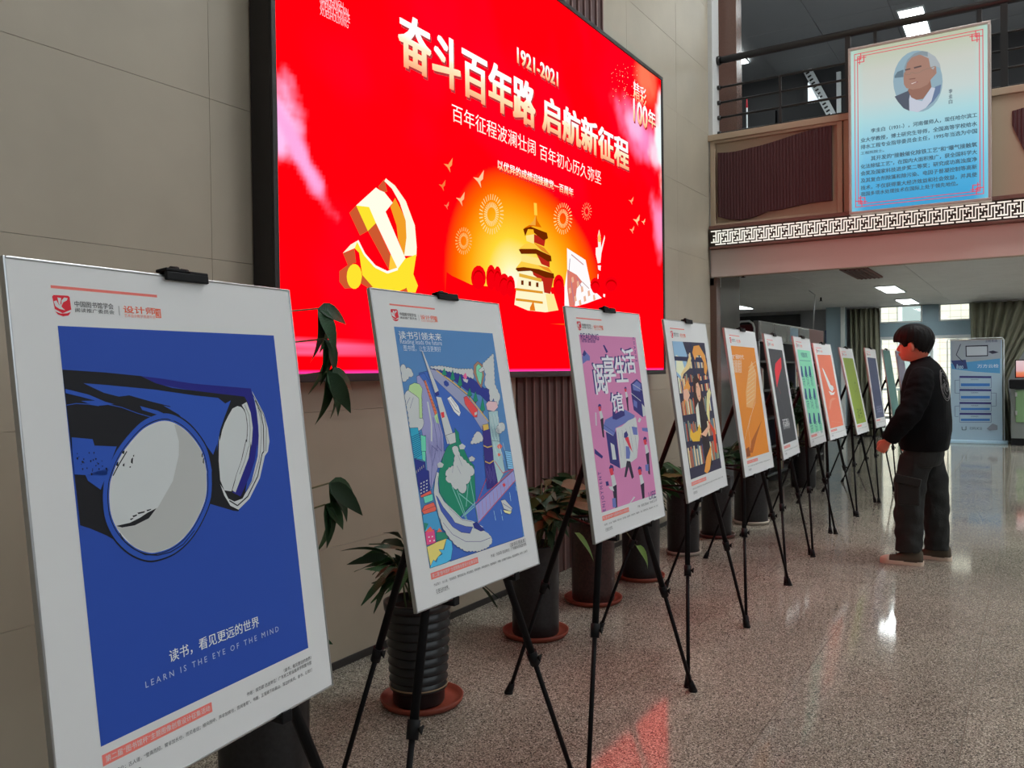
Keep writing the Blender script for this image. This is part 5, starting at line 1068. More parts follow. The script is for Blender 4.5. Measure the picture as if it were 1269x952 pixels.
((1,0.75,0.3),[4.6416,2.2873,4.6334,2.3097,4.639,2.3117,4.6472,2.2893]),
((1,0.75,0.3),[4.6263,2.3191,4.6183,2.3446,4.624,2.3464,4.632,2.321]),
((1,0.75,0.3),[4.6516,2.2918,4.6507,2.3164,4.6567,2.3166,4.6576,2.292]),
((1,0.75,0.3),[4.647,2.3275,4.6472,2.3553,4.6532,2.3553,4.653,2.3274]),
((1,0.75,0.3),[4.6621,2.2942,4.6687,2.3196,4.6745,2.3181,4.6679,2.2927]),
((1,0.75,0.3),[4.6686,2.3318,4.6772,2.3603,4.683,2.3586,4.6744,2.33]),
((1,0.75,0.3),[4.6725,2.2945,4.6862,2.3192,4.6915,2.3163,4.6778,2.2916]),
((1,0.75,0.3),[4.6898,2.3317,4.7064,2.3593,4.7116,2.3562,4.695,2.3286]),
((1,0.75,0.3),[4.6821,2.2925,4.7022,2.3151,4.7067,2.3111,4.6866,2.2885]),
((1,0.75,0.3),[4.7093,2.3272,4.733,2.3522,4.7374,2.3481,4.7137,2.323]),
((1,0.75,0.3),[4.6903,2.2886,4.7157,2.3076,4.7193,2.3028,4.6939,2.2838]),
((1,0.75,0.3),[4.7259,2.3186,4.7554,2.3395,4.7589,2.3347,4.7293,2.3137]),
((1,0.75,0.3),[4.6966,2.2828,4.7258,2.2972,4.7284,2.2919,4.6993,2.2774]),
((1,0.75,0.3),[4.7385,2.3064,4.7721,2.322,4.7747,2.3165,4.741,2.301]),
((1,0.75,0.3),[4.7007,2.2757,4.7319,2.2846,4.7336,2.2788,4.7023,2.2699]),
((1,0.75,0.3),[4.7464,2.2914,4.7822,2.3006,4.7837,2.2948,4.7479,2.2856]),
((1,0.4,0.2),[5.017,2.3614,5.0356,2.3632,5.0361,2.3582,5.0175,2.3564]),
((1,0.4,0.2),[5.0448,2.3657,5.0658,2.3672,5.0662,2.3622,5.0451,2.3607]),
((1,0.4,0.2),[5.0156,2.353,5.0322,2.349,5.031,2.3441,5.0145,2.3482]),
((1,0.4,0.2),[5.0411,2.3486,5.0595,2.3434,5.0581,2.3386,5.0397,2.3437]),
((1,0.4,0.2),[5.0108,2.345,5.0227,2.3356,5.0196,2.3317,5.0077,2.3411]),
((1,0.4,0.2),[5.03,2.3324,5.0429,2.3214,5.0396,2.3176,5.0267,2.3286]),
((1,0.4,0.2),[5.003,2.3382,5.0085,2.3251,5.0039,2.3231,4.9984,2.3363]),
((1,0.4,0.2),[5.013,2.3195,5.0185,2.3044,5.0138,2.3027,5.0083,2.3178]),
((1,0.4,0.2),[4.9932,2.3339,4.9915,2.3189,4.9865,2.3195,4.9882,2.3344]),
((1,0.4,0.2),[4.9926,2.3119,4.99,2.2951,4.985,2.2959,4.9877,2.3127]),
((1,0.4,0.2),[4.983,2.3329,4.9744,2.3185,4.9701,2.3211,4.9787,2.3355]),
((1,0.4,0.2),[4.972,2.3112,4.9617,2.2952,4.9575,2.2979,4.9678,2.3139]),
((1,0.4,0.2),[4.9742,2.3355,4.9601,2.3237,4.9569,2.3276,4.971,2.3393]),
((1,0.4,0.2),[4.9546,2.3172,4.9383,2.3044,4.9352,2.3083,4.9515,2.3211]),
((1,0.4,0.2),[4.9682,2.3409,4.9506,2.3336,4.9487,2.3382,4.9662,2.3455]),
((1,0.4,0.2),[4.9429,2.3288,4.9231,2.3211,4.9213,2.3258,4.9411,2.3334]),
((1,0.4,0.2),[4.9657,2.3483,4.9474,2.3465,4.9469,2.3515,4.9652,2.3533]),
((1,0.4,0.2),[4.9386,2.3441,4.9183,2.3427,4.918,2.3477,4.9382,2.3491]),
((1,0.4,0.2),[4.967,2.3566,4.9508,2.3606,4.952,2.3654,4.9682,2.3614]),
((1,0.4,0.2),[4.9421,2.361,4.9244,2.366,4.9257,2.3708,4.9435,2.3658]),
((1,0.4,0.2),[4.9718,2.3646,4.9601,2.3738,4.9631,2.3777,4.9749,2.3685]),
((1,0.4,0.2),[4.9529,2.377,4.9404,2.3877,4.9436,2.3915,4.9562,2.3808]),
((1,0.4,0.2),[4.9795,2.3714,4.9741,2.3844,4.9787,2.3864,4.9841,2.3733]),
((1,0.4,0.2),[4.9696,2.39,4.9642,2.4049,4.9689,2.4066,4.9743,2.3917]),
((1,0.4,0.2),[4.9893,2.3758,4.991,2.3907,4.996,2.3902,4.9943,2.3752]),
((1,0.4,0.2),[4.9899,2.3977,4.9925,2.4146,4.9975,2.4138,4.9948,2.3969]),
((1,0.4,0.2),[4.9995,2.3768,5.0082,2.3913,5.0125,2.3888,5.0038,2.3742]),
((1,0.4,0.2),[5.0106,2.3987,5.021,2.415,5.0252,2.4123,5.0148,2.396]),
((1,0.4,0.2),[5.0084,2.3743,5.0228,2.3862,5.026,2.3824,5.0116,2.3704]),
((1,0.4,0.2),[5.0284,2.3929,5.0451,2.406,5.0482,2.4021,5.0315,2.389]),
((1,0.4,0.2),[5.0145,2.3688,5.0324,2.3763,5.0343,2.3717,5.0164,2.3642]),
((1,0.4,0.2),[5.0404,2.3813,5.0608,2.3892,5.0626,2.3845,5.0422,2.3766]),
((0.93,0,0.005),[3.7758,1.8103,3.7679,1.7811,3.7473,1.7566,3.7182,1.7418,3.6866,1.7393,3.6588,1.7496,3.64,1.7704,3.6338,1.7977,3.6414,1.8262,3.6612,1.8504,3.6896,1.8657,3.7212,1.8689,3.7497,1.8591,3.7693,1.8382]),
((0.55,0,0.0),[3.7575,1.801,3.7516,1.7791,3.7362,1.7608,3.7144,1.7497,3.6907,1.7478,3.6698,1.7555,3.6557,1.7712,3.651,1.7917,3.6567,1.8131,3.6716,1.8313,3.693,1.8427,3.7167,1.845,3.738,1.8376,3.7526,1.8218]),
((0.93,0,0.005),[3.7565,1.7916,3.7507,1.7698,3.7355,1.7516,3.714,1.7405,3.6907,1.7387,3.67,1.7464,3.6561,1.7621,3.6515,1.7826,3.6571,1.804,3.6718,1.8222,3.6929,1.8335,3.7163,1.8357,3.7373,1.8283,3.7517,1.8125]),
((0.93,0,0.005),[3.8744,1.8191,3.8688,1.7878,3.8545,1.762,3.8346,1.7469,3.8129,1.7452,3.7939,1.7573,3.7812,1.7805,3.7772,1.8104,3.7827,1.8412,3.7966,1.8668,3.8163,1.8823,3.8379,1.8845,3.8572,1.8728,3.8703,1.8494]),
((0.55,0,0.0),[3.8619,1.8101,3.8577,1.7867,3.847,1.7674,3.8321,1.756,3.8159,1.7548,3.8016,1.7638,3.792,1.7813,3.789,1.8037,3.7931,1.8268,3.8036,1.846,3.8183,1.8576,3.8346,1.8592,3.849,1.8503,3.8588,1.8328]),
((0.93,0,0.005),[3.8612,1.8006,3.857,1.7772,3.8465,1.7579,3.8317,1.7466,3.8157,1.7454,3.8017,1.7545,3.7922,1.772,3.7893,1.7944,3.7933,1.8175,3.8036,1.8367,3.8182,1.8482,3.8342,1.8497,3.8485,1.8409,3.8581,1.8233]),
((0.93,0,0.005),[3.9346,1.8164,3.9294,1.7849,3.9164,1.759,3.8984,1.7438,3.8789,1.7423,3.8617,1.7547,3.8503,1.7784,3.8467,1.8088,3.8517,1.8398,3.8644,1.8656,3.8822,1.8811,3.9018,1.883,3.9192,1.871,3.9309,1.8472]),
((0.55,0,0.0),[3.9232,1.8075,3.9194,1.7839,3.9097,1.7645,3.8962,1.7531,3.8815,1.752,3.8686,1.7612,3.86,1.779,3.8574,1.8018,3.8611,1.8252,3.8706,1.8445,3.884,1.8561,3.8987,1.8575,3.9117,1.8484,3.9205,1.8305]),
((0.93,0,0.005),[3.9226,1.7979,3.9187,1.7743,3.9092,1.7549,3.8958,1.7436,3.8814,1.7425,3.8687,1.7518,3.8602,1.7696,3.8576,1.7924,3.8613,1.8158,3.8707,1.8351,3.8839,1.8466,3.8984,1.8479,3.9112,1.8388,3.9199,1.8209]),
((0.93,0,0.005),[4.0168,1.7913,4.0101,1.7627,3.9926,1.7389,3.968,1.7247,3.9414,1.7229,3.9178,1.7335,3.902,1.7544,3.8968,1.7815,3.9033,1.8095,3.9202,1.8331,3.9444,1.8476,3.9711,1.8501,3.9951,1.8399,4.0115,1.8189]),
((0.55,0,0.0),[4.0013,1.7819,3.9963,1.7605,3.9833,1.7428,3.9649,1.7321,3.9449,1.7307,3.9272,1.7387,3.9153,1.7544,3.9114,1.7747,3.9163,1.7958,3.929,1.8135,3.9471,1.8243,3.9672,1.8261,3.9851,1.8184,3.9973,1.8026]),
((0.93,0,0.005),[4.0005,1.7722,3.9955,1.7508,3.9826,1.7331,3.9645,1.7225,3.9448,1.7211,3.9273,1.7291,3.9156,1.7449,3.9117,1.7652,3.9166,1.7863,3.9291,1.8039,3.947,1.8147,3.9668,1.8164,3.9845,1.8087,3.9966,1.7929]),
((0.93,0,0.005),[4.0739,1.7877,4.0683,1.7607,4.054,1.7384,4.0338,1.7252,4.0119,1.7237,3.9927,1.734,3.9797,1.754,3.9756,1.7799,3.981,1.8064,3.995,1.8287,4.0148,1.8421,4.0367,1.8441,4.0563,1.8341,4.0696,1.814]),
((0.55,0,0.0),[4.0612,1.7786,4.0571,1.7583,4.0463,1.7416,4.0312,1.7317,4.0148,1.7306,4.0003,1.7383,3.9906,1.7534,3.9875,1.7728,3.9916,1.7927,4.0021,1.8094,4.017,1.8194,4.0334,1.8209,4.0481,1.8133,4.058,1.7982]),
((0.93,0,0.005),[4.0605,1.7687,4.0564,1.7485,4.0458,1.7318,4.0309,1.722,4.0147,1.7209,4.0004,1.7286,3.9908,1.7437,3.9877,1.7631,3.9918,1.7831,4.0021,1.7997,4.0169,1.8097,4.0331,1.8111,4.0475,1.8035,4.0573,1.7884]),
((0.93,0,0.005),[4.6636,1.844,4.6557,1.8151,4.6351,1.791,4.6061,1.7765,4.5746,1.7742,4.5467,1.7846,4.528,1.8053,4.5218,1.8324,4.5293,1.8606,4.5492,1.8845,4.5777,1.8994,4.6093,1.9023,4.6377,1.8924,4.6572,1.8716]),
((0.55,0,0.0),[4.6453,1.8335,4.6394,1.8119,4.624,1.7939,4.6023,1.7829,4.5787,1.7812,4.5577,1.789,4.5436,1.8046,4.5389,1.8249,4.5446,1.8462,4.5596,1.8641,4.581,1.8752,4.6047,1.8773,4.626,1.8698,4.6405,1.8541]),
((0.93,0,0.005),[4.6443,1.8226,4.6385,1.801,4.6233,1.7831,4.6019,1.7722,4.5785,1.7705,4.5579,1.7783,4.544,1.794,4.5394,1.8144,4.545,1.8356,4.5598,1.8534,4.5809,1.8645,4.6043,1.8665,4.6252,1.859,4.6396,1.8433]),
((0.93,0,0.005),[5.1876,1.8866,5.1791,1.8647,5.1563,1.846,5.1241,1.8342,5.089,1.8316,5.0579,1.8385,5.0368,1.8536,5.0297,1.8738,5.0379,1.8952,5.0598,1.9138,5.0914,1.9258,5.1266,1.929,5.1583,1.9224,5.1802,1.9073]),
((0.55,0,0.0),[5.1672,1.8752,5.1608,1.8588,5.1439,1.8448,5.1198,1.836,5.0934,1.834,5.07,1.8392,5.0542,1.8506,5.0488,1.8657,5.055,1.8819,5.0715,1.8958,5.0952,1.9048,5.1216,1.907,5.1453,1.902,5.1617,1.8906]),
((0.93,0,0.005),[5.1661,1.8634,5.1598,1.8471,5.143,1.8331,5.1193,1.8243,5.0933,1.8224,5.0702,1.8277,5.0546,1.8391,5.0493,1.8543,5.0554,1.8704,5.0717,1.8842,5.0951,1.8932,5.1211,1.8953,5.1445,1.8903,5.1606,1.8789]),
((0.93,0,0.005),[5.4784,1.9206,5.4657,1.8974,5.4316,1.877,5.3834,1.8636,5.3308,1.8596,5.2844,1.8656,5.253,1.8804,5.2422,1.901,5.2541,1.9234,5.2865,1.9435,5.3334,1.9573,5.386,1.962,5.4337,1.9565,5.4669,1.9417]),
((0.55,0,0.0),[5.4477,1.9078,5.4383,1.8905,5.4129,1.8753,5.3768,1.8653,5.3374,1.8623,5.3025,1.8668,5.2787,1.8779,5.2706,1.8934,5.2796,1.9103,5.304,1.9253,5.3393,1.9356,5.3788,1.939,5.4145,1.9348,5.4392,1.9237]),
((0.93,0,0.005),[5.4462,1.8955,5.4369,1.8782,5.4118,1.8631,5.3762,1.8531,5.3374,1.8502,5.3029,1.8549,5.2795,1.8661,5.2714,1.8816,5.2803,1.8984,5.3044,1.9134,5.3393,1.9236,5.3782,1.9269,5.4134,1.9226,5.4377,1.9114]),
((1,0.35,0.1),[3.408,2.3456,3.4449,2.3495,3.4832,2.3903,3.476,2.3521,3.457,2.3373,3.4626,2.3128,3.4383,2.3336]),
((1,0.6,0.35),[3.6666,2.328,3.7167,2.3328,3.7688,2.3853,3.7591,2.3361,3.7331,2.3171,3.7408,2.2855,3.7078,2.3124]),
((1,0.5,0.25),[3.508,2.1937,3.5464,2.1965,3.5863,2.2369,3.5788,2.1982,3.559,2.1837,3.5649,2.1585,3.5396,2.1804]),
((0.9,0.2,0.05),[3.3625,2.2352,3.3906,2.2375,3.4197,2.2682,3.4143,2.239,3.3998,2.228,3.4041,2.2091,3.3856,2.2254]),
((1,0.6,0.3),[5.7471,2.4163,5.8094,2.4214,5.8739,2.4689,5.8621,2.4249,5.83,2.4076,5.8398,2.3796,5.7985,2.4031]),
((1,0.4,0.2),[5.6721,2.5436,5.7156,2.5479,5.7604,2.5821,5.7522,2.5511,5.7299,2.5385,5.7367,2.5189,5.708,2.5349]),
((1,0.6,0.3),[5.9032,2.4237,5.9402,2.4267,5.9783,2.4542,5.9714,2.4287,5.9524,2.4187,5.9582,2.4024,5.9338,2.416]),
((1,0.4,0.2),[5.6809,2.3337,5.7245,2.3368,5.7694,2.3697,5.7612,2.3389,5.7388,2.3269,5.7456,2.3071,5.7168,2.3239]),
((0.9,0.2,0.1),[3.4045,2.1408,3.4249,2.1421,3.446,2.1637,3.4421,2.1428,3.4316,2.1351,3.4347,2.1214,3.4213,2.1334]),
((1,0.7,0.45),[5.7849,3.2533,5.7949,3.256,5.7948,3.2495,5.7847,3.2468]),
((1,0.7,0.45),[5.63,3.4455,5.6343,3.4467,5.6342,3.4439,5.6299,3.4427]),
((1,0.7,0.45),[5.5827,3.3817,5.5901,3.3838,5.59,3.3789,5.5826,3.3768]),
((1,0.7,0.45),[5.6033,3.3398,5.6109,3.342,5.6107,3.337,5.6032,3.3349]),
((1,0.7,0.45),[5.7334,3.3219,5.7417,3.3242,5.7415,3.3188,5.7332,3.3165]),
((1,0.7,0.45),[5.5817,3.416,5.5919,3.419,5.5917,3.4123,5.5815,3.4093]),
((1,0.7,0.45),[5.5406,3.4271,5.5451,3.4284,5.545,3.4254,5.5405,3.4241]),
((1,0.7,0.45),[5.845,3.533,5.8516,3.535,5.8515,3.5308,5.8449,3.5288]),
((1,0.7,0.45),[5.4246,3.3959,5.4309,3.3978,5.4308,3.3935,5.4245,3.3916]),
((1,0.7,0.45),[5.8011,3.4532,5.812,3.4564,5.8118,3.4494,5.8009,3.4462]),
((1,0.7,0.45),[5.4053,3.3532,5.4115,3.355,5.4114,3.3508,5.4052,3.349]),
((1,0.7,0.45),[5.733,3.2511,5.7394,3.2528,5.7393,3.2487,5.7329,3.247]),
((1,0.7,0.45),[5.5847,3.4226,5.5938,3.4252,5.5937,3.4192,5.5846,3.4166]),
((1,0.7,0.45),[5.6811,3.5092,5.6892,3.5116,5.6891,3.5063,5.681,3.5039]),
((1,0.7,0.45),[5.7556,3.54,5.7629,3.5422,5.7628,3.5375,5.7555,3.5353]),
((1,0.7,0.45),[5.7449,3.2382,5.753,3.2403,5.7529,3.2351,5.7448,3.233]),
((1,0.7,0.45),[5.4089,3.3259,5.414,3.3273,5.4139,3.3239,5.4089,3.3224]),
((1,0.7,0.45),[5.6747,3.4621,5.6799,3.4637,5.6798,3.4603,5.6746,3.4587]),
((1,0.7,0.45),[5.6335,3.4871,5.6423,3.4897,5.6422,3.4839,5.6334,3.4813]),
((1,0.7,0.45),[5.817,3.2684,5.8239,3.2702,5.8238,3.2658,5.8169,3.264]),
((1,0.7,0.45),[5.6564,3.3196,5.6639,3.3217,5.6637,3.3168,5.6563,3.3147]),
((1,0.7,0.45),[5.6044,3.5076,5.609,3.5089,5.6089,3.5059,5.6043,3.5045]),
((1,0.7,0.45),[5.5845,3.3732,5.5898,3.3747,5.5897,3.3712,5.5844,3.3697]),
((1,0.7,0.45),[5.6265,3.3319,5.6352,3.3343,5.635,3.3286,5.6263,3.3262]),
((1,0.7,0.45),[5.5268,3.3673,5.5359,3.3699,5.5358,3.3639,5.5267,3.3613]),
((1,0.7,0.45),[5.6521,3.3048,5.6595,3.3069,5.6594,3.302,5.6519,3.3]),
((1,0.7,0.45),[5.7662,3.3269,5.7762,3.3297,5.776,3.3232,5.766,3.3205]),
((1,0.7,0.45),[5.482,3.3882,5.4888,3.3902,5.4887,3.3856,5.4818,3.3836]),
((1,0.7,0.45),[5.6098,3.3253,5.6191,3.3279,5.619,3.3218,5.6097,3.3192]),
((1,0.7,0.45),[5.6227,3.2265,5.6315,3.2288,5.6313,3.223,5.6226,3.2207]),
((1,0.7,0.45),[5.4685,3.2883,5.4759,3.2903,5.4758,3.2854,5.4684,3.2833]),
((1,0.7,0.45),[5.7338,3.2926,5.74,3.2942,5.7399,3.2902,5.7336,3.2885]),
((1,0.7,0.45),[5.4507,3.2794,5.4547,3.2805,5.4547,3.2778,5.4506,3.2766]),
((1,0.7,0.45),[5.7483,3.3911,5.7591,3.3942,5.7589,3.3872,5.7481,3.3842]),
((1,0.7,0.45),[5.8448,3.5015,5.8549,3.5045,5.8547,3.498,5.8446,3.4951]),
((1,0.7,0.45),[5.7621,3.4778,5.7707,3.4803,5.7705,3.4747,5.7619,3.4722]),
((1,0.7,0.45),[5.8371,3.3399,5.8421,3.3413,5.8421,3.3381,5.837,3.3367]),
((1,0.7,0.45),[5.6142,3.371,5.6184,3.3722,5.6183,3.3694,5.6142,3.3682]),
((1,0.7,0.45),[5.8415,3.2947,5.8474,3.2962,5.8473,3.2925,5.8414,3.2909]),
((1,0.7,0.45),[5.6625,3.3798,5.669,3.3816,5.6689,3.3773,5.6623,3.3755]),
((1,0.7,0.45),[5.6265,3.3425,5.636,3.3451,5.6358,3.3389,5.6264,3.3363]),
((1,0.7,0.45),[5.418,3.2803,5.425,3.2823,5.4248,3.2776,5.4179,3.2756]),
((1,0.7,0.45),[5.4642,3.4298,5.472,3.4321,5.4719,3.4268,5.4641,3.4245]),
((1,0.7,0.45),[5.7974,3.5507,5.8046,3.5528,5.8045,3.5482,5.7973,3.546]),
((1,0.7,0.45),[5.7912,3.4095,5.798,3.4115,5.7979,3.4071,5.7911,3.4052]),
((1,0.7,0.45),[5.5004,3.4684,5.5055,3.4699,5.5055,3.4665,5.5004,3.465]),
((1,0.7,0.45),[5.6395,3.3563,5.6471,3.3584,5.647,3.3534,5.6394,3.3513]),
((1,0.7,0.45),[5.5198,3.2259,5.5291,3.2284,5.5289,3.2222,5.5197,3.2198]),
((1,0.7,0.45),[5.5959,3.278,5.6049,3.2805,5.6048,3.2745,5.5957,3.2721]),
((1,0.7,0.45),[5.5564,3.4437,5.562,3.4454,5.5619,3.4416,5.5563,3.4399]),
((1,0.7,0.45),[5.4961,3.3636,5.5002,3.3647,5.5001,3.362,5.496,3.3608]),
((1,0.7,0.45),[5.5144,3.3241,5.521,3.326,5.5209,3.3216,5.5143,3.3197]),
((1,0.7,0.45),[5.6263,3.2885,5.6363,3.2912,5.6361,3.2846,5.6261,3.2819]),
((1,0.7,0.45),[5.5367,3.4104,5.5437,3.4124,5.5436,3.4078,5.5366,3.4057]),
((1,0.7,0.45),[5.6668,3.4688,5.6712,3.4701,5.6711,3.4672,5.6667,3.4659]),
((1,0.7,0.45),[5.4826,3.4045,5.4893,3.4064,5.4892,3.402,5.4825,3.4]),
((1,0.7,0.45),[5.6758,3.4358,5.6862,3.4388,5.686,3.432,5.6756,3.4289]),
((1,0.7,0.45),[5.7867,3.3631,5.7933,3.3649,5.7932,3.3607,5.7866,3.3589]),
((1,0.7,0.45),[5.4642,3.2752,5.4725,3.2775,5.4724,3.2719,5.4641,3.2697]),
((1,0.7,0.45),[5.4181,3.23,5.4273,3.2325,5.4272,3.2262,5.4179,3.2237]),
((1,0.7,0.45),[5.673,3.3107,5.6828,3.3134,5.6826,3.307,5.6728,3.3043]),
((1,0.7,0.45),[5.8265,3.4575,5.8313,3.4589,5.8312,3.4558,5.8264,3.4544]),
((1,0.7,0.45),[5.5308,3.4391,5.5371,3.441,5.537,3.4368,5.5307,3.4349]),
((1,0.7,0.45),[5.6131,3.27,5.6232,3.2727,5.623,3.266,5.6129,3.2633]),
((1,0.7,0.45),[5.515,3.1986,5.5202,3.2,5.5201,3.1965,5.5149,3.1952]),
((1,0.7,0.45),[5.5889,3.4504,5.5947,3.4521,5.5946,3.4483,5.5888,3.4466]),
((1,0.7,0.45),[5.4012,3.3836,5.4074,3.3854,5.4073,3.3812,5.4011,3.3794]),
((1,0.7,0.45),[5.614,3.4197,5.6182,3.4209,5.6181,3.4181,5.6139,3.4169]),
((1,0.7,0.45),[5.7927,3.4855,5.7986,3.4872,5.7985,3.4835,5.7926,3.4818]),
((1,0.7,0.45),[5.3954,3.378,5.401,3.3797,5.4009,3.3759,5.3953,3.3743])],[
('奋斗百年路','g',3.072,2.74,4.32,2.988,0,3),
('启航新征程','g',4.416,2.754,5.676,2.969,0,3),
('1921-2021','g',4.13,3.068,4.612,3.155,0,3),
('百年征程波澜壮阔','w',3.483,2.577,4.325,2.668,0,0),
('百年初心历久弥坚','w',4.374,2.568,5.213,2.661,0,0),
('以优异的成绩迎接建党一百周年','g',3.906,2.418,4.8,2.47,0,2),
('BUZHONGLI','p',2.56,2.861,2.699,2.886,0,0),
('NAMIZHUNGXIN','p',2.56,2.836,2.729,2.87,0,0),
('XUESHUCHONGDE','p',2.559,2.811,2.738,2.848,0,0),
('XUESHULIXING','p',2.559,2.786,2.728,2.818,0,0),
('精彩','g',5.781,3.301,6.02,3.443,0,1),
('100','g',5.777,3.143,6.04,3.309,0,2),
('年','g',6.06,3.178,6.199,3.309,0,2)])
ART['sign']=([
((0.28,0.42,0.5),[-.6124,3.6279,-.6172,3.5733,-.6308,3.523,-.6526,3.4794,-.6815,3.4449,-.7162,3.421,-.755,3.4091,-.7961,3.4099,-.8373,3.4234,-.8766,3.4491,-.912,3.4858,-.9417,3.5316,-.9639,3.5843,-.9776,3.6411,-.982,3.699,-.9769,3.7552,-.9626,3.8065,-.9398,3.8504,-.9097,3.8847,-.874,3.9076,-.8345,3.9181,-.7933,3.9158,-.7523,3.9008,-.7138,3.8741,-.6794,3.837,-.6509,3.7915,-.6297,3.7397,-.6167,3.6843]),
((0.08,0.1,0.14),[-.9721,3.5696,-.8687,3.5985,-.8547,3.5867,-.8591,3.4293,-.9049,3.4605,-.9473,3.5223]),
((0.13,0.2,0.34),[-.6672,3.5936,-.6227,3.6042,-.6333,3.538,-.6815,3.4746,-.7334,3.438,-.702,3.4973]),
((0.12,0.19,0.24),[-.971,3.7405,-.9494,3.7711,-.9031,3.7813,-.9034,3.7195,-.9711,3.7234]),
((0.56,0.6,0.7),[-.8621,3.5263,-.8512,3.586,-.82,3.5187,-.7643,3.4933,-.6946,3.595,-.6672,3.5822,-.6952,3.4808,-.7368,3.4348,-.7961,3.4084,-.8605,3.4319]),
((0.3,0.15,0.11),[-.8722,3.6054,-.8333,3.6443,-.7012,3.6496,-.6946,3.595,-.7572,3.5112,-.806,3.5123,-.8444,3.5385]),
((0.38,0.21,0.16),[-.8997,3.7574,-.8815,3.831,-.846,3.87,-.783,3.8799,-.7208,3.8516,-.6868,3.7761,-.6595,3.7554,-.6563,3.7017,-.6942,3.6635,-.722,3.6231,-.7776,3.603,-.8335,3.602,-.8827,3.6228,-.9002,3.657,-.9035,3.704]),
((0.4,0.45,0.48),[-.776,3.8784,-.762,3.9061,-.7206,3.8897,-.6659,3.8402,-.6321,3.7726,-.6255,3.7334,-.6492,3.7534,-.6663,3.7644,-.6801,3.7368,-.7006,3.7561,-.714,3.835]),
((0.24,0.3,0.34),[-.8997,3.7497,-.8958,3.803,-.8708,3.8597,-.8178,3.8987,-.762,3.9061,-.7206,3.8897,-.7208,3.8501,-.783,3.8799,-.839,3.8685,-.8745,3.8296,-.8905,3.7556]),
((0.1,0.07,0.07),[-.8924,3.7792,-.8501,3.7823,-.8522,3.7711,-.8904,3.7695]),
((0.1,0.07,0.07),[-.8255,3.785,-.7696,3.7891,-.7662,3.7769,-.822,3.7713]),
((0.3,0.2,0.15),[-.8896,3.7565,-.8862,3.7365,-.8921,3.7355,-.8955,3.7555]),
((0.3,0.2,0.15),[-.8886,3.739,-.8533,3.732,-.8545,3.7262,-.8897,3.7331]),
((0.3,0.2,0.15),[-.8567,3.7302,-.8495,3.7481,-.844,3.7458,-.8511,3.728]),
((0.3,0.2,0.15),[-.8456,3.7497,-.8106,3.7351,-.8129,3.7296,-.8479,3.7442]),
((0.3,0.2,0.15),[-.8118,3.7353,-.7769,3.7361,-.7768,3.7301,-.8117,3.7293]),
((0.3,0.2,0.15),[-.7789,3.7353,-.7649,3.7479,-.7609,3.7434,-.7748,3.7309]),
((0.3,0.2,0.15),[-.7633,3.7486,-.6667,3.7636,-.6658,3.7576,-.7624,3.7427]),
((0.2,0.09,0.07),[-.8611,3.6958,-.812,3.694,-.8155,3.6854,-.8576,3.689]),
((0.3,0.12,0.12),[-.8543,3.656,-.8051,3.6658,-.7912,3.6554,-.8333,3.6443]),
((0.75,0.66,0.6),[-.8473,3.6546,-.808,3.6609,-.8052,3.6573,-.8389,3.6476]),
((0.35,0.2,0.16),[-.6835,3.7375,-.6664,3.7416,-.6666,3.7037,-.6803,3.6988])],[
('李',(0.08,0.12,0.16),-0.5682,3.5192,-0.5426,3.5536,0,1),
('圭',(0.08,0.12,0.16),-0.5684,3.4773,-0.5428,3.5118,0,1),
('白',(0.08,0.12,0.16),-0.5686,3.4354,-0.543,3.47,0,1),
('李圭白（1931-），河南偃师人，现任哈尔滨工',(0.05,0.1,0.14),-1.1578,3.3082,-0.3682,3.3189,0,0),
('业大学教授，博士研究生导师，全国高等学校给水',(0.05,0.1,0.14),-1.2389,3.2321,-0.3685,3.2557,0,0),
('排水工程专业指导委员会主任，1995年当选为中国',(0.05,0.1,0.14),-1.2393,3.1758,-0.3688,3.196,0,0),
('工程院院士。',(0.05,0.1,0.14),-1.2397,3.1214,-1.0567,3.1465,0,0),
('其开发的“接触催化除铁工艺”和“曝气接触氧',(0.05,0.1,0.14),-1.1593,3.0676,-0.3693,3.0905,0,0),
('化法除锰工艺”，在国内大面积推广，获全国科学大',(0.05,0.1,0.14),-1.2404,3.0087,-0.3695,3.029,0,0),
('会奖及国家科技进步奖二等奖；研究成功高浊度净',(0.05,0.1,0.14),-1.2408,2.9486,-0.3698,2.971,0,0),
('及其复合剂除藻和除污染、电因子普凝控制等高新',(0.05,0.1,0.14),-1.2412,2.8904,-0.3701,2.9112,0,0),
('技术，不仅获得重大经济效益和社会效益，并具使',(0.05,0.1,0.14),-1.2416,2.8321,-0.3704,2.8443,0,0),
('我国多项水处理技术在国际上处于领先地位。',(0.05,0.1,0.14),-1.242,2.7738,-0.5067,2.7968,0,0)])
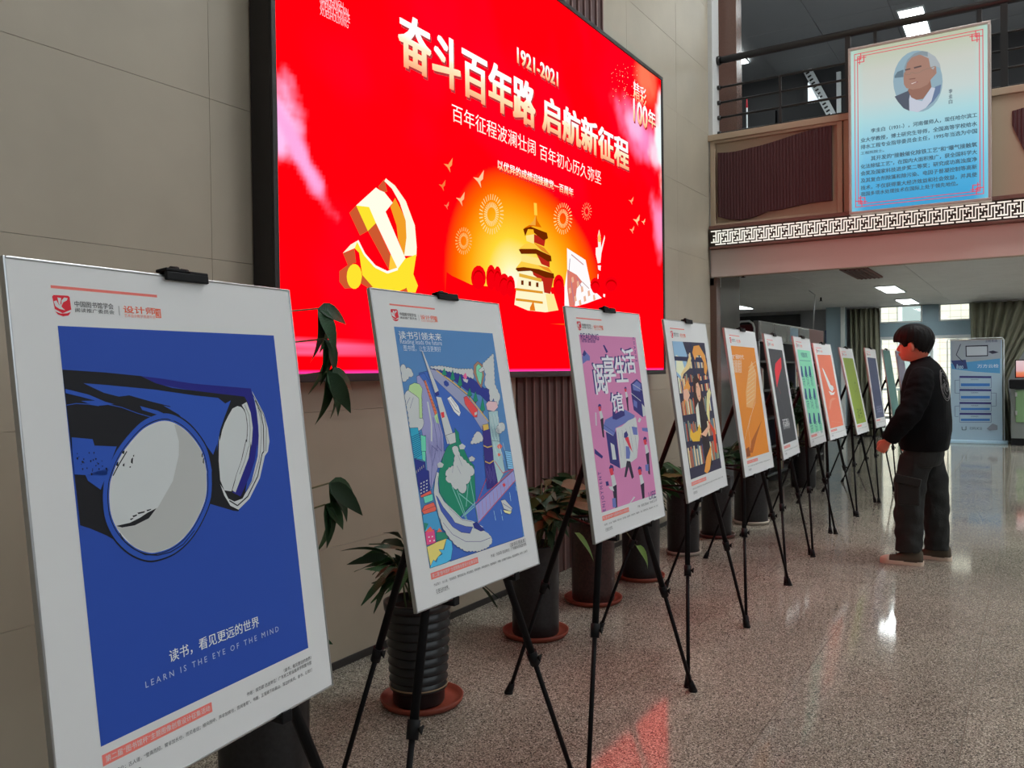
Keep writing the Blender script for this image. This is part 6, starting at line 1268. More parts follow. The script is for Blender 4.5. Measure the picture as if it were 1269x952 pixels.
ART['ban']=([
((0.34,0.38,0.44),[-1.2223,1.7789,-.4555,1.7438,-.4568,1.4255,-.9363,1.3789,-1.2242,1.4065]),
((0.1,0.33,0.62),[-1.2244,1.3501,-.472,1.4302,-.473,1.173,-.8586,1.2059,-1.2149,1.2596]),
((0.05,0.07,0.2),[-1.2242,1.4065,-.9952,1.418,-.9664,1.2564,-1.1548,1.2589]),
((0.03,0.03,0.05),[-.998,1.6644,-.6528,1.6681,-.6536,1.4735,-.995,1.4695]),
((0.5,0.55,0.6),[-.9823,1.6461,-.6664,1.6464,-.667,1.4915,-.9791,1.4871]),
((0.04,0.04,0.07),[-1.0674,1.6935,-1.138,1.5043,-1.1493,1.5085,-1.0787,1.6977]),
((0.04,0.04,0.07),[-1.1391,1.5103,-1.0304,1.3846,-1.0395,1.3767,-1.1482,1.5024]),
((0.04,0.04,0.07),[-.6533,1.551,-.5763,1.5712,-.4905,1.5361,-.5862,1.5118]),
((0.05,0.05,0.2),[-1.0917,1.1344,-.607,1.1258,-.6072,1.0904,-1.0918,1.0984]),
((0.1,0.1,0.25),[-1.0887,1.1344,-1.0897,.9207,-1.0957,.9208,-1.0947,1.1344]),
((0.1,0.1,0.25),[-1.0927,.9238,-.6079,.9232,-.6079,.9172,-1.0927,.9178]),
((0.1,0.1,0.25),[-.6109,.9202,-.61,1.1302,-.604,1.1302,-.6049,.9202]),
((0.06,0.2,0.55),[-1.0724,1.0019,-.6268,1.0001,-.627,.9496,-1.0727,.9506]),
((0.05,0.05,0.2),[-1.0928,.9028,-.608,.8981,-.6082,.8627,-1.093,.8668]),
((0.1,0.1,0.25),[-1.0898,.9027,-1.0907,.7048,-1.0967,.7048,-1.0958,.9028]),
((0.1,0.1,0.25),[-1.0938,.7078,-.6088,.7109,-.6088,.7049,-1.0937,.7018]),
((0.1,0.1,0.25),[-.6118,.7079,-.611,.9025,-.605,.9025,-.6058,.7079]),
((0.06,0.2,0.55),[-1.0735,.7801,-.6277,.7818,-.6279,.7351,-1.0737,.7326]),
((0.05,0.05,0.2),[-1.0939,.6733,-.609,.6725,-.6091,.6371,-1.0941,.6373]),
((0.1,0.1,0.25),[-1.0909,.6733,-1.0917,.5044,-1.0977,.5045,-1.0969,.6733]),
((0.1,0.1,0.25),[-1.0947,.5074,-.6097,.514,-.6096,.508,-1.0947,.5014]),
((0.1,0.1,0.25),[-.6127,.5111,-.612,.677,-.606,.677,-.6067,.511]),
((0.06,0.2,0.55),[-1.0745,.5688,-.6286,.5739,-.6288,.534,-1.0747,.5283]),
((0.05,0.05,0.2),[-1.0948,.4819,-.6098,.4845,-.6099,.4491,-1.095,.4459]),
((0.1,0.1,0.25),[-1.0918,.4819,-1.0926,.313,-1.0986,.3131,-1.0978,.4819]),
((0.1,0.1,0.25),[-1.0957,.316,-.6105,.3259,-.6104,.3199,-1.0956,.31]),
((0.1,0.1,0.25),[-.6135,.3229,-.6128,.4889,-.6068,.4889,-.6075,.3229]),
((0.06,0.2,0.55),[-1.0754,.3776,-.6294,.3857,-.6296,.3458,-1.0756,.3371]),
((0.1,0.1,0.2),[-1.0919,1.0572,-1.1656,1.0531,-1.166,1.0591,-1.0922,1.0632]),
((0.1,0.1,0.2),[-1.1628,1.0561,-1.1639,.8306,-1.1699,.8306,-1.1688,1.0561]),
((0.1,0.1,0.2),[-1.1667,.8336,-1.093,.8293,-1.0933,.8233,-1.1671,.8276]),
((0.1,0.1,0.2),[-.6083,.8348,-.5316,.8349,-.5316,.8289,-.6083,.8288]),
((0.1,0.1,0.2),[-.5286,.8319,-.5296,.6069,-.5356,.607,-.5346,.8319]),
((0.1,0.1,0.2),[-.5324,.604,-.5994,.5989,-.5999,.6048,-.5328,.61]),
((0.1,0.1,0.2),[-1.094,.5983,-1.1679,.593,-1.1683,.599,-1.0944,.6042]),
((0.1,0.1,0.2),[-1.1651,.596,-1.166,.4154,-1.172,.4154,-1.1711,.596]),
((0.1,0.1,0.2),[-1.1688,.4184,-1.1149,.4148,-1.1153,.4088,-1.1692,.4124]),
((0.25,0.28,0.34),[-.6784,.2106,-.5914,.3012,-.5149,.2697,-.5152,.1925,-.6303,.1785]),
((0.05,0.05,0.08),[-1.0552,.2354,-1.0515,.1792,-1.0615,.1785,-1.0652,.2347]),
((0.05,0.05,0.08),[-1.0566,.1839,-.9972,.1854,-.997,.1754,-1.0564,.1739]),
((0.05,0.05,0.08),[-1.0021,.1804,-1.0018,.2433,-.9918,.2432,-.9921,.1804])],[
('万方云检',(0.6,0.7,0.8),-0.8154,1.2722,-0.4952,1.3338,0,2),
('云检系统',(0.06,0.06,0.12),-0.6912,1.7135,-0.5125,1.761,0,1),
('ihoo',(0.5,0.7,0.9),-1.1389,1.2587,-1.0351,1.3425,0,1),
('在线检索服务',(0.1,0.12,0.2),-0.9181,1.0569,-0.8007,1.0785,0,0),
('在线检索服务',(0.1,0.12,0.2),-0.9192,0.8267,-0.8017,0.8492,0,0),
('在线检索服务',(0.1,0.12,0.2),-0.9202,0.5985,-0.8027,0.622,0,0),
('在线检索服务',(0.1,0.12,0.2),-0.9211,0.4084,-0.8036,0.4326,0,0),
('扫码关注',(0.1,0.12,0.2),-0.9418,0.1862,-0.7461,0.2356,0,1)])
AR=(-0.2263, -0.3061, 0.2377, 0.3042)
# ================================================================ materials
M_wall=mat('beige_stone',rgb(128,120,106,1.9),.42,var=.07,vscale=2.2,bump=.05,bscale=18)
M_joint=mat('dark_joint',(.10,.09,.08),.9)
M_white=mat('white_plaster',rgb(150,150,148,2),.7)
M_beigeP=mat('beige_parapet',rgb(132,116,98,1.9),.55,var=.04,vscale=1.5)
M_maroon=mat('maroon_corrugated',rgb(66,26,30,1.15),.6)
M_brown=mat('brown_granite',rgb(84,62,54,1.6),.25,var=.25,vscale=160)
M_black=mat('black_metal',(.009,.009,.010),.6,spec=.12)
M_blackp=mat('black_plastic',(.011,.011,.012),.6,spec=.15)
M_rail=mat('dark_rail',(.022,.02,.02),.35)
M_slat=mat('mauve_wood',rgb(70,50,47,1.5),.45,var=.12,vscale=9)
M_slat2=mat('pale_ridge',rgb(112,86,82,1.5),.4)
M_alu=mat('aluminium',(.55,.56,.57),.3,metal=1)
M_paper=mat('poster_paper',(.8,.8,.8),.5)
M_dark=mat('dark_void',(.010,.010,.011),.6)
M_grey=mat('grey_wall',rgb(120,122,124,1.5),.6)
M_ceil=mat('ceiling_panel',rgb(165,165,165,2.0),.55,var=.04,vscale=3)
M_ceil2=mat('upper_ceiling',rgb(130,130,130,1.6),.6)
M_soil=mat('soil',(.03,.02,.015),.95,bump=.6)
M_terra=mat('terracotta',rgb(120,52,36,1.4),.55,var=.15,vscale=12)
M_wsauc=mat('pale_saucer',rgb(150,140,130,1.6),.5)
M_pot=mat('black_granite_pot',rgb(30,29,30,1.0),.45,var=.45,vscale=70)
M_potr=mat('red_granite_pot',rgb(52,30,27,1.2),.4,var=.5,vscale=80)
M_potb=mat('black_glazed_pot',rgb(26,26,27,1.2),.3,var=.15,vscale=20)
M_glass=mat('window_glass',(.9,.95,.95),.02,trans=1,spec=.5)
M_frame=mat('white_frame',rgb(205,210,210,1.2),.5)
M_blueg=mat('blue_grey_frame',rgb(120,140,150,1.5),.5)
M_print=attr_mat('poster_print',rough=.6,spec=.2)
# floor granite: speckled and polished
def granite():
    m=bpy.data.materials.new('speckled_granite');m.use_nodes=True;nt=m.node_tree;p=nt.nodes['Principled BSDF'];N=nt.nodes.new;Lk=nt.links.new
    g=N('ShaderNodeNewGeometry');v=N('ShaderNodeTexVoronoi');v.inputs['Scale'].default_value=260;v.feature='F1'
    Lk(g.outputs['Position'],v.inputs['Vector'])
    sep=N('ShaderNodeSeparateColor');Lk(v.outputs['Color'],sep.inputs[0])
    r=ramp(nt,[(0,rgb(38,37,36,1.5)),(.2,rgb(92,87,80,1.7)),(.5,rgb(122,116,106,1.8)),(.8,rgb(136,130,119,1.9)),(1,rgb(176,170,160,1.9))]);Lk(sep.outputs[0],r.inputs[0])
    n=N('ShaderNodeTexNoise');n.inputs['Scale'].default_value=1.6;n.inputs['Detail'].default_value=3;Lk(g.outputs['Position'],n.inputs['Vector'])
    oi=N('ShaderNodeObjectInfo')
    add=N('ShaderNodeMath');add.operation='ADD';Lk(n.outputs['Fac'],add.inputs[0]);ml=N('ShaderNodeMath');ml.operation='MULTIPLY';ml.inputs[1].default_value=.22;Lk(oi.outputs['Random'],ml.inputs[0]);Lk(ml.outputs[0],add.inputs[1])
    r2=ramp(nt,[(.3,(.66,.67,.665)),(.95,(.98,.98,.965))]);Lk(add.outputs[0],r2.inputs[0])
    mx=N('ShaderNodeMix');mx.data_type='RGBA';mx.blend_type='MULTIPLY';mx.inputs[0].default_value=1;Lk(r.outputs[0],mx.inputs[6]);Lk(r2.outputs[0],mx.inputs[7]);Lk(mx.outputs[2],p.inputs['Base Color'])
    rr=ramp(nt,[(.3,(.05,)*3),(.75,(.10,)*3)]);Lk(n.outputs['Fac'],rr.inputs[0]);Lk(rr.outputs[0],p.inputs['Roughness'])
    p.inputs['Specular IOR Level'].default_value=.3
    return m
M_floor=granite()
# ================================================================ floor
fl=struct(box('floor',(-6,-9,-.05),(18.2,6.4,-.004),mat('floor_joint',(.15,.11,.085),.8)))
tw,tl=.62,.92;me=None
nt_=0
for i in range(-2,14):
    for j in range(-7,5):
        x0=-.12+ .0+i*tl;y0=.21+j*tw
        if x0<-2.5 or y0>2.63-.05: continue
        x1=x0+tl;y1=min(y0+tw,2.63) if j<3 else y0+tw
        if me is None:
            me=MB().box((.0015,.0015,-.02),(tl-.0015,tw-.0015,0)).build('slab',M_floor,fl,(x0,y0,0));src=me
        else: inst(src,'slab',fl,(x0,y0,0))
        nt_+=1
# far and side floor, joined
far=MB()
for i in range(14,20):
    for j in range(-7,10): far.box((-.12+i*tl+.0015,.21+j*tw+.0015,-.02),(-.12+(i+1)*tl-.0015,.21+(j+1)*tw-.0015,0))
for i in range(-6,14): 
    for j in range(-14,-7): far.box((-.12+i*tl+.0015,.21+j*tw+.0015,-.02),(-.12+(i+1)*tl-.0015,.21+(j+1)*tw-.0015,0))
for i in range(9,14):
    for j in range(5,10): far.box((-.12+i*tl+.0015,.21+j*tw+.0015,-.02),(-.12+(i+1)*tl-.0015,.21+(j+1)*tw-.0015,0))
fo=far.build('far_slabs',M_floor,fl);fo['kind']='stuff'
# ================================================================ left wall: stone tiles on a dark backing
WY=2.63
wl=struct(box('wall_left',(-3.3,WY+.012,0),(7.85,WY+.25,8),M_joint))
zs=[0,.54,1.14,1.74,2.34,2.94,3.54,4.14,4.74,5.34,5.94,6.54,7.2,8]
xs=[-3.3,-2.7,-1.5,-.3,.9,2.1,3.3,4.27];xs2=[5.5,5.95,7.0,7.85]
for XS in (xs,xs2):
    for a,b in zip(XS,XS[1:]):
        for c,d in zip(zs,zs[1:]):
            MB().bbox((a+.0006,WY-.012+random.Random(int(a*97+c*31)).uniform(0,.0006),c+.0006),(b-.0006,WY+.02,d-.0006),.0006).build('tile',M_wall,wl)
tr=struct(box('trim_1',(4.27,WY-.004,0),(5.5,WY+.02,8),M_slat))   # ribbed timber strip, slats on it
sl=MB().bbox((0,-.022,0),(.070,0,8),.003).build('slat',M_slat,tr,(4.275,WY,0));rd=MB().bbox((.0,-.034,0),(.016,0,8),.004).build('ridge',M_slat2,tr,(4.352,WY,0))
for k in range(1,13):
    inst(sl,'slat',tr,(4.275+k*.0945,WY,0));
    if k<13: inst(rd,'ridge',tr,(4.352+k*.0945,WY,0))
struct(MB().bbox((-3.3,WY-.02,0),(7.85,WY-.011,.035),.002).build('baseboard_left',mat('dark_baseboard',(.03,.028,.027),.35)))
struct(box('ceiling',(-6,-13,8),(7.85,2.9,8.2),M_white))  # unseen overhang past the open side is added to keep the sun out
struct(box('wall_light_block',(-4.2,-9.2,0),(7.85,-9,2.4),mat('grey_light_block',(.22,.21,.20),.6)))  # unseen low wall added to cut light from the horizon
struct(box('wall_rear',(-4.2,-9,0),(-4,2.9,8),M_white))
struct(box('wall_back',(7.95,-9,7.0),(8.1,2.9,8.0),M_white))
# ================================================================ balcony front (plane X=7.85)
BX=7.85
bal=struct(MB().box((BX+.02,-9,2.6),(BX+.30,2.62,3.5)).box((BX+.02,-9,2.18),(BX+.08,2.62,2.6)).build('wall_balcony',M_beigeP))
par=MB();par.bbox((BX-.03,-9,3.47),(BX+.32,2.62,3.53),.006);par.build('coping',M_beigeP,bal)
bm_=MB();bm_.bbox((BX-.02,-9,2.18),(BX+.02,2.60,2.44),.004);bm_.build('beam_face',mat('beam_plaster',rgb(160,146,140,1.9),.6),bal)
# raised frame round the corrugated inset
fr=MB()
for a,b in (((BX-.012,-2+.0,0),(0,0,0)),): pass
fr.bbox((BX-.015,1.41,2.66),(BX+.02,1.455,3.47),.003);fr.bbox((BX-.015,2.555,2.66),(BX+.02,2.60,3.47),.003);fr.bbox((BX-.015,1.455,3.445),(BX+.02,2.555,3.47),.003);fr.bbox((BX-.015,1.455,2.66),(BX+.02,2.555,2.685),.003)
fr.build('panel_frame',M_beigeP,bal)
fr=MB();fr.bbox((BX-.012,-9,2.64),(BX+.02,1.40,3.47),.004);fr.build('plain_panel',M_beigeP,bal)
def wave(parent,y0,y1,top,bot,X=BX-.018):
    n=int((y1-y0)/.028);W_=(y1-y0)/n
    for k in range(n):
        a=y0+k*W_;b=a+W_*.96;g=MB();c=.0035
        za,zb=top(a),top(b);wa,wb=bot(a),bot(b)
        v=[(X+.03,a,wa),(X+c,a,wa),(X,(a+b)/2,(wa+wb)/2),(X+c,b,wb),(X+.03,b,wb),(X+.03,a,za),(X+c,a,za),(X,(a+b)/2,(za+zb)/2),(X+c,b,zb),(X+.03,b,zb)]
        g.add(v,[(0,1,6,5),(1,2,7,6),(2,3,8,7),(3,4,9,8),(9,5,6,7,8),(0,4,3,2,1)]).build('rib',M_maroon,parent)
wp=struct(box('trim_2',(BX-.008,1.50,2.85),(BX-.001,2.53,3.28),M_maroon))
def topf(y): t=(2.53-y)/1.03;return 3.355+.09*(1-math.cos(PI*min(max((t-.25)/.75,0),1)))/2-.012*math.sin(PI*min(t/.3,1))
def botf(y): t=(2.53-y)/1.03;return 2.75-.05*math.sin(PI*min(t/.45,1))*(t<.45)+ (.035 if t>.9 else .035*(1-math.cos(PI*min(max((t-.45)/.45,0),1)))/2)
wave(wp,1.50,2.53,topf,botf)
wp2=struct(box('trim_3',(BX-.011,-1.2,2.85),(BX-.001,.02,3.1),M_maroon))
wave(wp2,-1.2,.13,lambda y:3.33+.06*math.sin(max(.13-y,0)*3),lambda y:2.8+.42*max(0,1-(.13-y)/.16)*(y>-.03) if y>-.03 else 2.8,X=BX-.021)
# fret frieze
fz=struct(box('trim_4',(BX-.05,-3.2,2.465),(BX+.02,2.60,2.625),mat('frieze_back',rgb(36,24,22,1.1),.5)))
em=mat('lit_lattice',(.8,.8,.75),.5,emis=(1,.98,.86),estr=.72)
g=MB()
for z0,z1 in ((2.44,2.462),(2.628,2.66)): g.bbox((BX-.075,-3.2,z0),(BX+.02,2.60,z1),.004)
g.build('moulding',mat('brown_moulding',rgb(96,66,58,1.6),.5),fz)
P_=.112;g=MB();zb=2.478;H_=.136
def bar(y,a,b,c,d): # unit coords x to the right (-Y), z up
    g.box((BX-.062,y-a*P_,zb+b*H_),(BX-.048,y-c*P_,zb+d*H_))
t=.065;h=.07
for k in range(-1,52):
    y=2.585-k*P_
    if y-1.5*P_<-3.2: break
    if k>=0:
        bar(y,0,1-h,.86,1);bar(y,.40,.27,.40+t,1-h);bar(y,.18,.60,.40,.60+h)
        bar(y,.38,0,1.24,h);bar(y,.80,h,.80+t,.73);bar(y,.80+t,.37,1.02,.37+h)
        bar(y,.60,.17,.60+t,.83);bar(y,.60+t,.83-h,1.24,.83);bar(y,.0,.17,.60,.17+h);bar(y,1.02,.55,1.02+t,.83-h);bar(y,.20,.17+h,.20+t,.45)
g.build('fret_lattice',em,fz)
# corner strip and posts at the wall end
struct(MB().bbox((BX,2.575,2.1),(BX+.2,2.64,8),.004).build('trim_5',mat('grey_corner',rgb(168,168,166,1.5),.5)))
struct(MB().bbox((BX+.32,2.44,3.4),(BX+.5,2.62,7.0),.004).build('trim_6',M_brown))
struct(MB().bbox((BX+.0,2.555,0),(BX+.12,2.64,2.18),.004).build('trim_7',M_brown))
colm=struct(MB().bbox((8.05,2.60,0),(8.75,2.95,2.45),.004).build('wall_column',mat('polished_grey_column',rgb(92,92,90,1.6),.12,var=.1,vscale=3)))
# railing
rl=empty('balcony_railing',(BX+.15,0,3.53),0,'black metal balcony railing of horizontal bars above the beige parapet','railing')
MB().rod((0,-4,.75),(0,2.56,.75),.034,n=14).build('handrail',M_rail,rl)
for z in (.05,.20,.345,.49):
    MB().rod((0,-4,z),(0,2.56,z),.011,n=8).build('rail',M_rail,rl)
for y,a,b,r in ((1.98,0,.49,.011),(1.385,0,.72,.022),(1.16,0,.72,.013),(.36,0,.72,.018),(.185,0,.72,.026),(-.8,0,.49,.011),(-1.6,0,.72,.022),(-2.6,0,.49,.011)):
    MB().box((-r,y-r,a),(r,y+r,b)).build('post',M_rail,rl)
for k,z in enumerate((.05,.20,.345,.49,.75)):
    MB().rod((0,2.545,z),(0,2.575,z),.022 if z<.7 else .044,n=12).build('wall_flange',M_rail,rl)
# ================================================================ upper floor behind the railing
struct(box('floor_upper',(BX+.3,-9,3.1),(18,4.5,3.4),M_grey))
c2=struct(box('ceiling_upper',(BX+.02,-9,5.83),(18,4.5,6.1),M_ceil2))
for i in range(8):
    for j in range(7):
        MB().bbox((BX+.05+i*1.2,-3+j*.9,5.815),(BX+.05+i*1.2+1.194,-3+j*.9+.894,5.835),.003).build('ceiling_panel',M_ceil2,c2)
struct(box('wall_upper_header',(BX+.02,-9,6.1),(BX+.3,2.9,8),M_white))
M_dk2=mat('dark_upper_wall',rgb(44,44,45,1.2),.6)
struct(box('wall_upper_left',(BX+.3,4.5,3.4),(18,4.7,5.83),M_dk2))
wu=struct(box('wall_upper_back',(14.2,-9,3.4),(14.4,4.5,5.83),M_dk2))
MB().bbox((14.12,3.35,3.4),(14.2,4.45,5.3),.01).build('door_leaf',M_dark,wu);MB().bbox((14.12,2.55,3.4),(14.2,3.3,5.3),.01).build('door_leaf',M_dark,wu)
M_lamp=mat('lamp_diffuser',(.9,.9,.9),.4,emis=(.93,1,1),estr=LAMP)
M_fill=mat('fill_diffuser',(.9,.9,.9),.4,emis=(.95,1,1),estr=27);MH={1:M_fill,2:mat('corridor_fill_diffuser',(.9,.9,.9),.4,emis=(.95,1,1),estr=45)}  # stronger diffusers for the added fill lamps out of view
def lamp(name,x,y,z,lx,ly,label,group,st=None):
    e=empty(name,(x,y,z),0,label,'ceiling light',group)
    m=MB();t=.02
    for a,b in (((-lx/2-t,-ly/2-t),(lx/2+t,-ly/2)),((-lx/2-t,ly/2),(lx/2+t,ly/2+t)),((-lx/2-t,-ly/2),(-lx/2,ly/2)),((lx/2,-ly/2),(lx/2+t,ly/2))): m.bbox((*a,-.02),(*b,0),.003)
    m.build('frame',M_frame,e);MB().bbox((-lx/2,-ly/2,-.014),(lx/2,ly/2,-.002),.002).build('diffuser',MH[st] if st else M_lamp,e);return e
lamp('ceiling_light',12.25,1.29,5.815,1.1,.28,'bright panel light in the upper ceiling just above the portrait sign','upper ceiling lights')
lamp('ceiling_light',11.85,3.66,5.815,1.1,.28,'small bright panel light in the upper ceiling at the far left end of the handrail','upper ceiling lights')
lamp('ceiling_light',10.2,1.45,5.815,1.1,.28,'panel light in the upper ceiling cut by the top edge of the picture','upper ceiling lights')
for x_ in (6.4,):
    for j,y_ in enumerate((-4.6,-2.2,.2)): lamp('ceiling_light',x_,y_,8.0,1.5,.9,'added unseen panel light high in the hall ceiling, '+('farthest','middle','nearest')[j]+' from the LED wall','added unseen hall fill lights',1)  # unseen lamps added to brighten the balcony end
for x_ in (9.6,12.4): lamp('ceiling_light',x_,-1.6,5.815,1.1,.28,'added unseen panel light in the upper ceiling to the right, '+('nearer' if x_<10 else 'farther')+' one','added unseen upper fill lights',1)  # unseen lamps added to lift the upper floor
# red tipped pole and upstairs window with glow and reflected fret built in
pe=empty('safety_pole',(8.9,2.55,3.4),0,'thin white pole with a red tip standing behind the balcony railing','pole')
MB().rod((0,0,0),(0,0,.66),.008,n=8).build('shaft',M_frame,pe);MB().rod((0,0,.66),(0,0,.76),.012,.005,n=8).build('red_tip',mat('red_plastic',(.6,.03,.05),.4),pe)
struct(box('floor_pole_base',(8.85,2.5,3.39),(8.95,2.6,3.41),M_dark))
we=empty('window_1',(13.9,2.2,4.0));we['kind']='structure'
# window upstairs
wu.location.x=-.9
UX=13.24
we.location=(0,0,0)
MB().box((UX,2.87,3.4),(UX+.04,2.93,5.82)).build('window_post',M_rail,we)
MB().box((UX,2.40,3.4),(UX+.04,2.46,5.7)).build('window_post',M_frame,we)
MB().add([(UX,2.87,4.6),(UX,2.50,4.9),(UX,2.52,5.08),(UX,2.85,5.62),(UX,2.87,5.62)],[(0,1,2,3,4)]).build('lit_pane',mat('glowing_pane',(.8,.85,.85),.3,emis=(.85,.95,1),estr=.9),we)  # bright glass reflection put into the pane as emission
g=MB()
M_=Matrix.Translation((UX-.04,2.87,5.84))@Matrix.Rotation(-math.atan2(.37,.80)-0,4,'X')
g.box((0,-.05,-.92),(.03,.0,0),M_);g.box((0,.055,-.92),(.03,.075,0),M_);g.build('reflected_rail',M_frame,we)  # reflection of a fretted band in glass, built as solid bars
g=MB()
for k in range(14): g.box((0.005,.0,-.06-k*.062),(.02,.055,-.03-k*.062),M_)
g.build('reflected_fret',M_frame,we)  # fret pattern of the same reflection, built as blocks
# ================================================================ room under the balcony
CZ=2.45
cl=struct(box('ceiling_lower',(BX+.08,-4,CZ+.012),(17.35,6.4,CZ+.3),M_joint))
g=MB()
for i in range(-2,82):
    for j in range(8):
        x=BX+.31+i*.111;y=-3.98+j*1.3
        g.box((x,y,CZ-.003-.0006*((i*7+j*3)%3)),(x+.108,y+1.294,CZ+.012))
g.build('ceiling_strips',M_ceil,cl)['kind']='stuff'
struct(box('wall_right',(BX+.02,-9,0),(BX+.3,-4,2.18),M_white));struct(box('wall_far_right',(BX+.3,-4.1,0),(17.3,-4,CZ),M_grey))
struct(box('wall_far_left',(8.75,6.3,0),(17.3,6.4,CZ),M_grey));struct(box('wall_side',(8.1,2.96,0),(8.3,6.4,CZ),M_grey))
WX=17.2
wb=struct(box('wall_far_back',(WX,2.46,0),(WX+.15,6.4,CZ),M_grey))
struct(box('wall_far_window_side',(WX,-4,0),(WX+.15,.93,CZ),M_grey))
MB().bbox((WX-.05,3.9,0),(WX,5.25,2.38),.01).build('dark_partition',M_dark,wb)
pc=struct(box('trim_8',(WX-.5,2.98,0),(WX-.35,3.32,CZ),mat('pale_blue_column',rgb(122,142,152,1.5),.4)))
struct(box('trim_9',(WX-.55,2.98,0),(WX-.5,3.05,CZ),M_frame))
wn=empty('window_2',(0,0,0));wn['kind']='structure'
def fb(a,b,m=M_blueg,n='window_frame'): MB().bbox(a,b,.006).build(n,m,wn)
fb((WX,.93,1.86),(WX+.12,2.46,2.13));fb((WX,1.45,2.13),(WX+.12,1.72,CZ));fb((WX-.01,.93,1.82),(WX+.13,2.46,1.875),M_frame)
for y0,y1 in ((1.72,2.46),(.93,1.45)):
    for a,b in (((y0,2.13),(y1,2.16)),((y0,2.43),(y1,2.45)),((y0,2.13),(y0+.03,2.45)),((y1-.03,2.13),(y1,2.45))): fb((WX-.005,a[0],a[1]),(WX+.05,b[0],b[1]),M_frame)
    MB().box((WX+.02,y0+.03,2.16),(WX+.026,y1-.03,2.43)).build('window_pane',M_glass,wn)
for y in (2.42,2.07,1.55,1.12,.93): fb((WX,y,.1),(WX+.08,y+.04,1.83),M_frame)
fb((WX,.93,0),(WX+.1,2.46,.1),mat('black_sill',(.02,.02,.02),.3),'window_sill')
for a,b in ((.97,1.12),(1.16,1.55),(1.59,2.07),(2.11,2.42)): MB().box((WX+.03,a,.1),(WX+.036,b,1.83)).build('window_pane',M_glass,wn)
# outside
og=struct(box('ground_outside',(17.4,-6,-.1),(40,10,-.02),mat('paving_outside',(.45,.44,.42),.8)))
M_tile=bpy.data.materials.new('cream_facade_tile');M_tile.use_nodes=True
nt=M_tile.node_tree;p=nt.nodes['Principled BSDF'];br=nt.nodes.new('ShaderNodeTexBrick');tc=nt.nodes.new('ShaderNodeTexCoord');mp=nt.nodes.new('ShaderNodeMapping');mp.inputs['Rotation'].default_value=(0,PI/2,PI/2)
br.inputs['Color1'].default_value=(.80,.76,.64,1);br.inputs['Color2'].default_value=(.76,.71,.58,1);br.inputs['Mortar'].default_value=(.45,.43,.38,1);br.inputs['Scale'].default_value=1;br.inputs['Brick Width'].default_value=.24;br.inputs['Row Height'].default_value=.16;br.inputs['Mortar Size'].default_value=.008;br.offset=0
sx=nt.nodes.new('ShaderNodeSeparateXYZ');cx=nt.nodes.new('ShaderNodeCombineXYZ');nt.links.new(tc.outputs['Object'],sx.inputs[0]);nt.links.new(sx.outputs['Y'],cx.inputs['X']);nt.links.new(sx.outputs['Z'],cx.inputs['Y']);nt.links.new(cx.outputs[0],br.inputs['Vector']);nt.links.new(br.outputs['Color'],p.inputs['Base Color'])
fc=empty('building_facade',(24,2,0),0,'cream tiled facade with white window frames seen through the far window','building')
MB().box((0,-6,0),(.3,8,9)).build('wall',M_tile,fc)
for y in (-3.2,-1.15,.52):
    f=MB();
    for a,b in (((y-.45,.9),(y-.35,3.2)),((y+.35,.9),(y+.45,3.2)),((y-.45,3.1),(y+.45,3.2)),((y-.45,.9),(y+.45,1.0)),((y-.45,2.3),(y+.45,2.38))): f.bbox((-.06,a[0],a[1]),(.02,b[0],b[1]),.008)
    fo_=f.build('window',M_frame,fc);MB().box((-.015,y-.35,1),(-.005,y+.35,3.1)).build('pane',mat('facade_pane',(.35,.42,.42),.15) if 'facade_pane' not in MATS else MATS['facade_pane'],fo_)
fe=empty('garden_railing',(20,2,0),0,'white railing with pale green posts outside the far window','railing')
for k in range(7):
    y=-1.2+k*.55;MB().rod((0,y,0),(0,y,.80),.05,.04,n=10).build('post',mat('pale_green_post',(.42,.48,.30),.6) if 'pale_green_post' not in MATS else MATS['pale_green_post'],fe)
for z in (.82,.2): MB().bbox((-.03,-1.6,z-.025),(.03,2.6,z+.025),.005).build('rail',M_frame,fe)
# leaves used everywhere
def leafmesh(name,L,W,curl=.25,fold=.18,n=6,tip=1.4,wav=0):
    V=[];F=[]
    for i in range(n+1):
        t=i/n;wd=W*.5*(math.sin(PI*min(t**.8,1))**.8)*(1-.25*t) if i not in(0,n) else W*.012
        x=L*t;z=-curl*L*t*t
        ww=wav*W*math.sin(t*9)
        V+=[(x,-wd,z+fold*wd+ww),(x,0,z),(x,wd,z+fold*wd-ww)]
    for i in range(n):
        a=i*3;F+=[(a,a+1,a+4,a+3),(a+1,a+2,a+5,a+4)]
    me=bpy.data.meshes.new(name);me.from_pydata(V,[],F);me.polygons.foreach_set('use_smooth',[True]*len(F));me.update();return me
def leafmat(name,c1,c2,rough=.35):
    m=bpy.data.materials.new(name);m.use_nodes=True;nt=m.node_tree;p=nt.nodes['Principled BSDF'];oi=nt.nodes.new('ShaderNodeObjectInfo');r=ramp(nt,[(0,c1),(1,c2)]);nt.links.new(oi.outputs['Random'],r.inputs[0]);nt.links.new(r.outputs[0],p.inputs['Base Color'])
    p.inputs['Roughness'].default_value=rough+.15;p.inputs['Specular IOR Level'].default_value=.3
    tc=nt.nodes.new('ShaderNodeTexCoord');wv=nt.nodes.new('ShaderNodeTexWave');wv.inputs['Scale'].default_value=9;wv.inputs['Distortion'].default_value=1.5;b=nt.nodes.new('ShaderNodeBump');b.inputs['Strength'].default_value=.25;b.inputs['Distance'].default_value=.003
    nt.links.new(tc.outputs['Generated'],wv.inputs['Vector']);nt.links.new(wv.outputs['Fac'],b.inputs['Height']);nt.links.new(b.outputs[0],p.inputs['Normal']);return m
